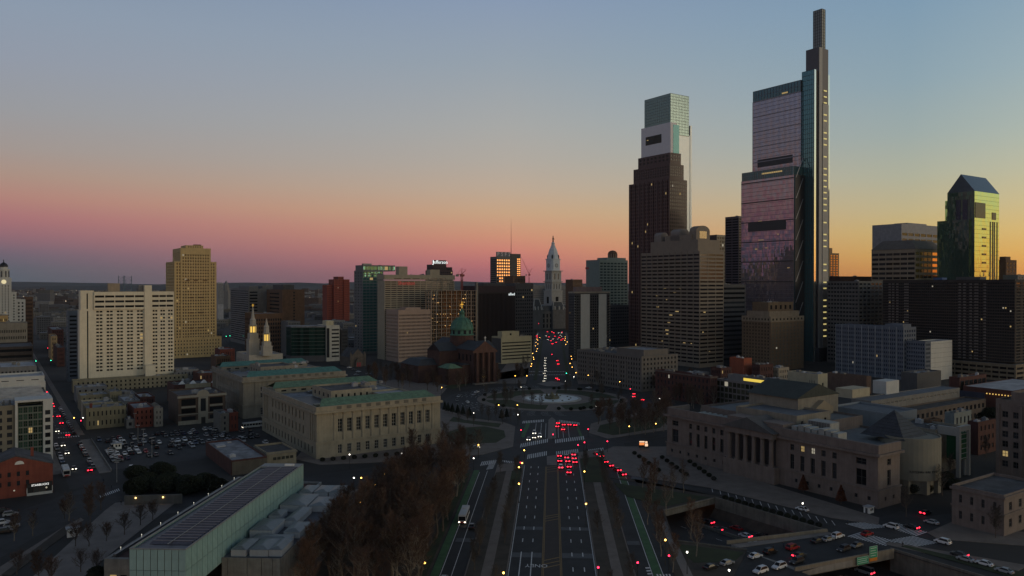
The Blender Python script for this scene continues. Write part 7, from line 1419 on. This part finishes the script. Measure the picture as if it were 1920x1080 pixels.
booth(gp(219,842), 'white attendant booth in the parking lot', 1.15); booth(gp(135,1006), 'white kiosk on the gravel court', 1.1); booth(gp(1630,962), 'small white ticket kiosk at the museum corner', .9)
o = thing('court_wall', 'pale garden wall with two amber lamps at the gravel court', 'wall', (*gp(232,948),0), GA-R(28)); b = MB(); b.box(0,20,0,.5,0,3.4); b.obj('wall', mat('court_stone',(.11,.105,.095),.9), o)
for x in (4, 13.5): b = MB(); b.lathe([(.05,2.3),(.3,2.6),(.05,2.9)],8,x,-.3); b.obj('wall_lamp', mat('wall_amber',(.6,.4,.1),var=0,emit=5,ecol=(1,.62,.2)), o)
# lot wall
tag(wall_line('lot_wall', [st(-36,LW+5), st(43,LW+5)], 0, .9, .3, CONC), 'low concrete wall between the lot and the left street pavement', 'wall')
# digital sign
x, y = gp(1208,843); o = thing('digital_sign', 'orange glowing message board on the museum forecourt', 'sign', (x,y,.12)); b = MB(); b.box(-2.6,2.4,0,.5,.8,4.2); b.obj('cabinet', DARK, o); b = MB(); b.box(-2.0,1.8,.1,.4,.0,.8); b.obj('base', CONC, o)
OR1 = mat('board_orange',(.8,.3,.1),var=0,emit=1.0,ecol=(1,.30,.08)); OR2 = mat('board_pale',(.9,.7,.6),var=0,emit=1.0,ecol=(1,.66,.42))
for x0,x1,z0,z1,m in ((-2.3,.2,3.3,3.9,OR2),(-2.3,.2,2.5,3.1,OR1),(-2.3,.1,2.0,2.4,OR1),(.5,1.6,2.9,3.8,OR2),(.4,1.8,1.4,2.7,OR2)): b = MB(); b.box(x0,x1,-.06,-.01,z0,z1); b.obj('lit_panel', m, o)
# expressway signs on the near parapet
GS = mat('sign_green',(.015,.26,.13),.5,var=.1); OS = mat('sign_orange',(.6,.2,.02),.5,var=.1); SW = mat('sign_text_white',(.5,.6,.55),.6,var=0)
A = Vector((78.8,214.6)); Bv = Vector(trR(68.8)); dv = (Bv-A); L_ = dv.length; dv.normalize(); ang = math.atan2(dv.y,dv.x)
def hsign(f, w, z0, z1, label, rows, orange):
    p = A+dv*(L_*f); o = thing('highway_sign', label, 'sign', (p.x, p.y, 0), ang); b = MB(); b.box(-w/2,w/2,-.45,-.32,z0,z1); b.obj('panel', GS, o); b = MB()
    for x in (-w/2+.3,w/2-.3): b.box(x-.08,x+.08,-.31,-.01,z0+.2,z1-.2)
    b.obj('bracket', STEEL, o); b = MB(); b.box(-w/2,w/2,-.49,-.46,z1-.08,z1); b.box(-w/2,-w/2+.08,-.49,-.46,z0,z1-.08); b.box(w/2-.08,w/2,-.49,-.46,z0,z1-.08); b.obj('border', SW, o)
    for i in range(rows): b = MB(); zz = z1-.5-i*(z1-z0-.5)/rows; b.box(-w/2+.4,w/2-.4-.3*(i%2),-.49,-.46,zz-.16,zz); b.obj('lettering', SW, o)
    if orange: b = MB(); b.box(-w/2,w/2,-.45,-.32,z0-.95,z0-.03); b.obj('orange_panel', OS, o)
hsign(.655, 4.6, -1.5, .7, 'wide green highway sign on the bridge parapet', 3, False); hsign(.765, 3.1, -.2, 3.2, 'tall green highway sign with orange foot on the bridge', 4, True)
# ================================================================ PEOPLE
def person_mesh(seed, walk, coat, trousers):
    rg = random.Random(seed); s = .18*walk
    V = [(0,0,.95),(0,0,1.2),(0,0,1.45),(0,.0,1.56),(0,.02,1.68), (.1,0,.88),(.11,s,.5),(.11,s*1.2-.06*walk,.08),(.11,s*1.2+.14,.04), (-.1,0,.88),(-.11,-s*.6,.5),(-.11,-s*1.4,.1),(-.11,-s*1.4+.15,.04), (.2,0,1.42),(.25,-s*.7,1.15),(.24,-s*.4,.9),(.23,-s*.3+.02,.82), (-.2,0,1.42),(-.25,s*.7,1.15),(-.24,s*.9,.9),(-.23,s*1.0,.82)]
    E = [(0,1),(1,2),(2,3),(3,4),(0,5),(5,6),(6,7),(7,8),(0,9),(9,10),(10,11),(11,12),(2,13),(13,14),(14,15),(15,16),(2,17),(17,18),(18,19),(19,20)]
    rad = [.17,.16,.17,.065,.11,.10,.075,.055,.045,.10,.075,.055,.045,.075,.06,.045,.04,.075,.06,.045,.04]
    me = bpy.data.meshes.new('p'); me.from_pydata(V, E, []); o = bpy.data.objects.new('p', me); col.objects.link(o)
    sk = o.modifiers.new('s', 'SKIN'); 
    for i, r in enumerate(rad): me.skin_vertices[0].data[i].radius = (r, r*.8)
    me.skin_vertices[0].data[0].use_root = True; o.modifiers.new('u','SUBSURF').levels = 1
    dg = bpy.context.evaluated_depsgraph_get(); m2 = bpy.data.meshes.new_from_object(o.evaluated_get(dg)); bpy.data.objects.remove(o)
    m2.materials.clear(); m2.materials.append(coat); m2.materials.append(trousers); m2.materials.append(mat('skin',(.25,.15,.10),.7,var=0)); m2.materials.append(mat('hair',(.02,.015,.012),.8,var=0))
    for p in m2.polygons: z = p.center.z; p.material_index = 1 if z < .93 else 3 if z > 1.74 or (z > 1.62 and p.center.y < 0) else 2 if z > 1.54 else 0
    return m2
DKC = mat('coat_dark',(.02,.02,.025),.9,var=0); NVC = mat('coat_navy',(.03,.04,.07),.9,var=0); RDC = mat('coat_red',(.2,.03,.03),.9,var=0)
pm_ = [person_mesh(1,1,DKC,DKC), person_mesh(2,0,NVC,DKC), person_mesh(3,1,RDC,DKC)]
for i, (px, py, k, a, lab) in enumerate(((1470,1029,1,0,'person in navy standing on the bridge sidewalk'),(1451,1034,0,1.2,'person in dark coat walking on the bridge sidewalk'),(208,918,0,2,'person in dark clothes at the crosswalk by the dark hedge'),(193,906,1,.5,'person in navy on the pavement beside the lot'),(226,948,0,1,'person in dark coat by the gravel court wall'),(1694,1028,0,.4,'person in dark coat at the striped crossing corner'),(1590,985,1,0,'person in navy waiting near the museum crossing'),(888,862,2,.3,'person in red coat at the grove edge'))):
    tag(inst(pm_[k], 'person', None, (*gp(px,py), .14), a), lab, 'person')
# expressway: cat's eye markers and dashes
b = MB()
for k in range(10):
    for off in (-8, -20): p = along(along(TA,SV,off),MEV,2+k*8); b.sheet([p, along(p,SV,.15), along(along(p,SV,.15),MEV,2.6), along(p,MEV,2.6)], TD+.02)
struct('expressway_markings', b, MARK)
# ================================================================ HAZE
b = MB(); b.box(-22000, 22000, -1500, 20500, -8, 420); hz = b.obj('haze', [], kind='stuff')
hm2 = bpy.data.materials.new('haze_air'); hm2.use_nodes = True; t = hm2.node_tree; t.nodes.clear(); pv = t.nodes.new('ShaderNodeVolumePrincipled'); pv.inputs['Color'].default_value = (.80,.86,.95,1); pv.inputs['Density'].default_value = 1.1e-5; pv.inputs['Anisotropy'].default_value = .2
om = t.nodes.new('ShaderNodeOutputMaterial'); t.links.new(pv.outputs[0], om.inputs['Volume']); hz.data.materials.clear(); hz.data.materials.append(hm2)
tag(hz, 'thin evening haze over the far city', 'haze')
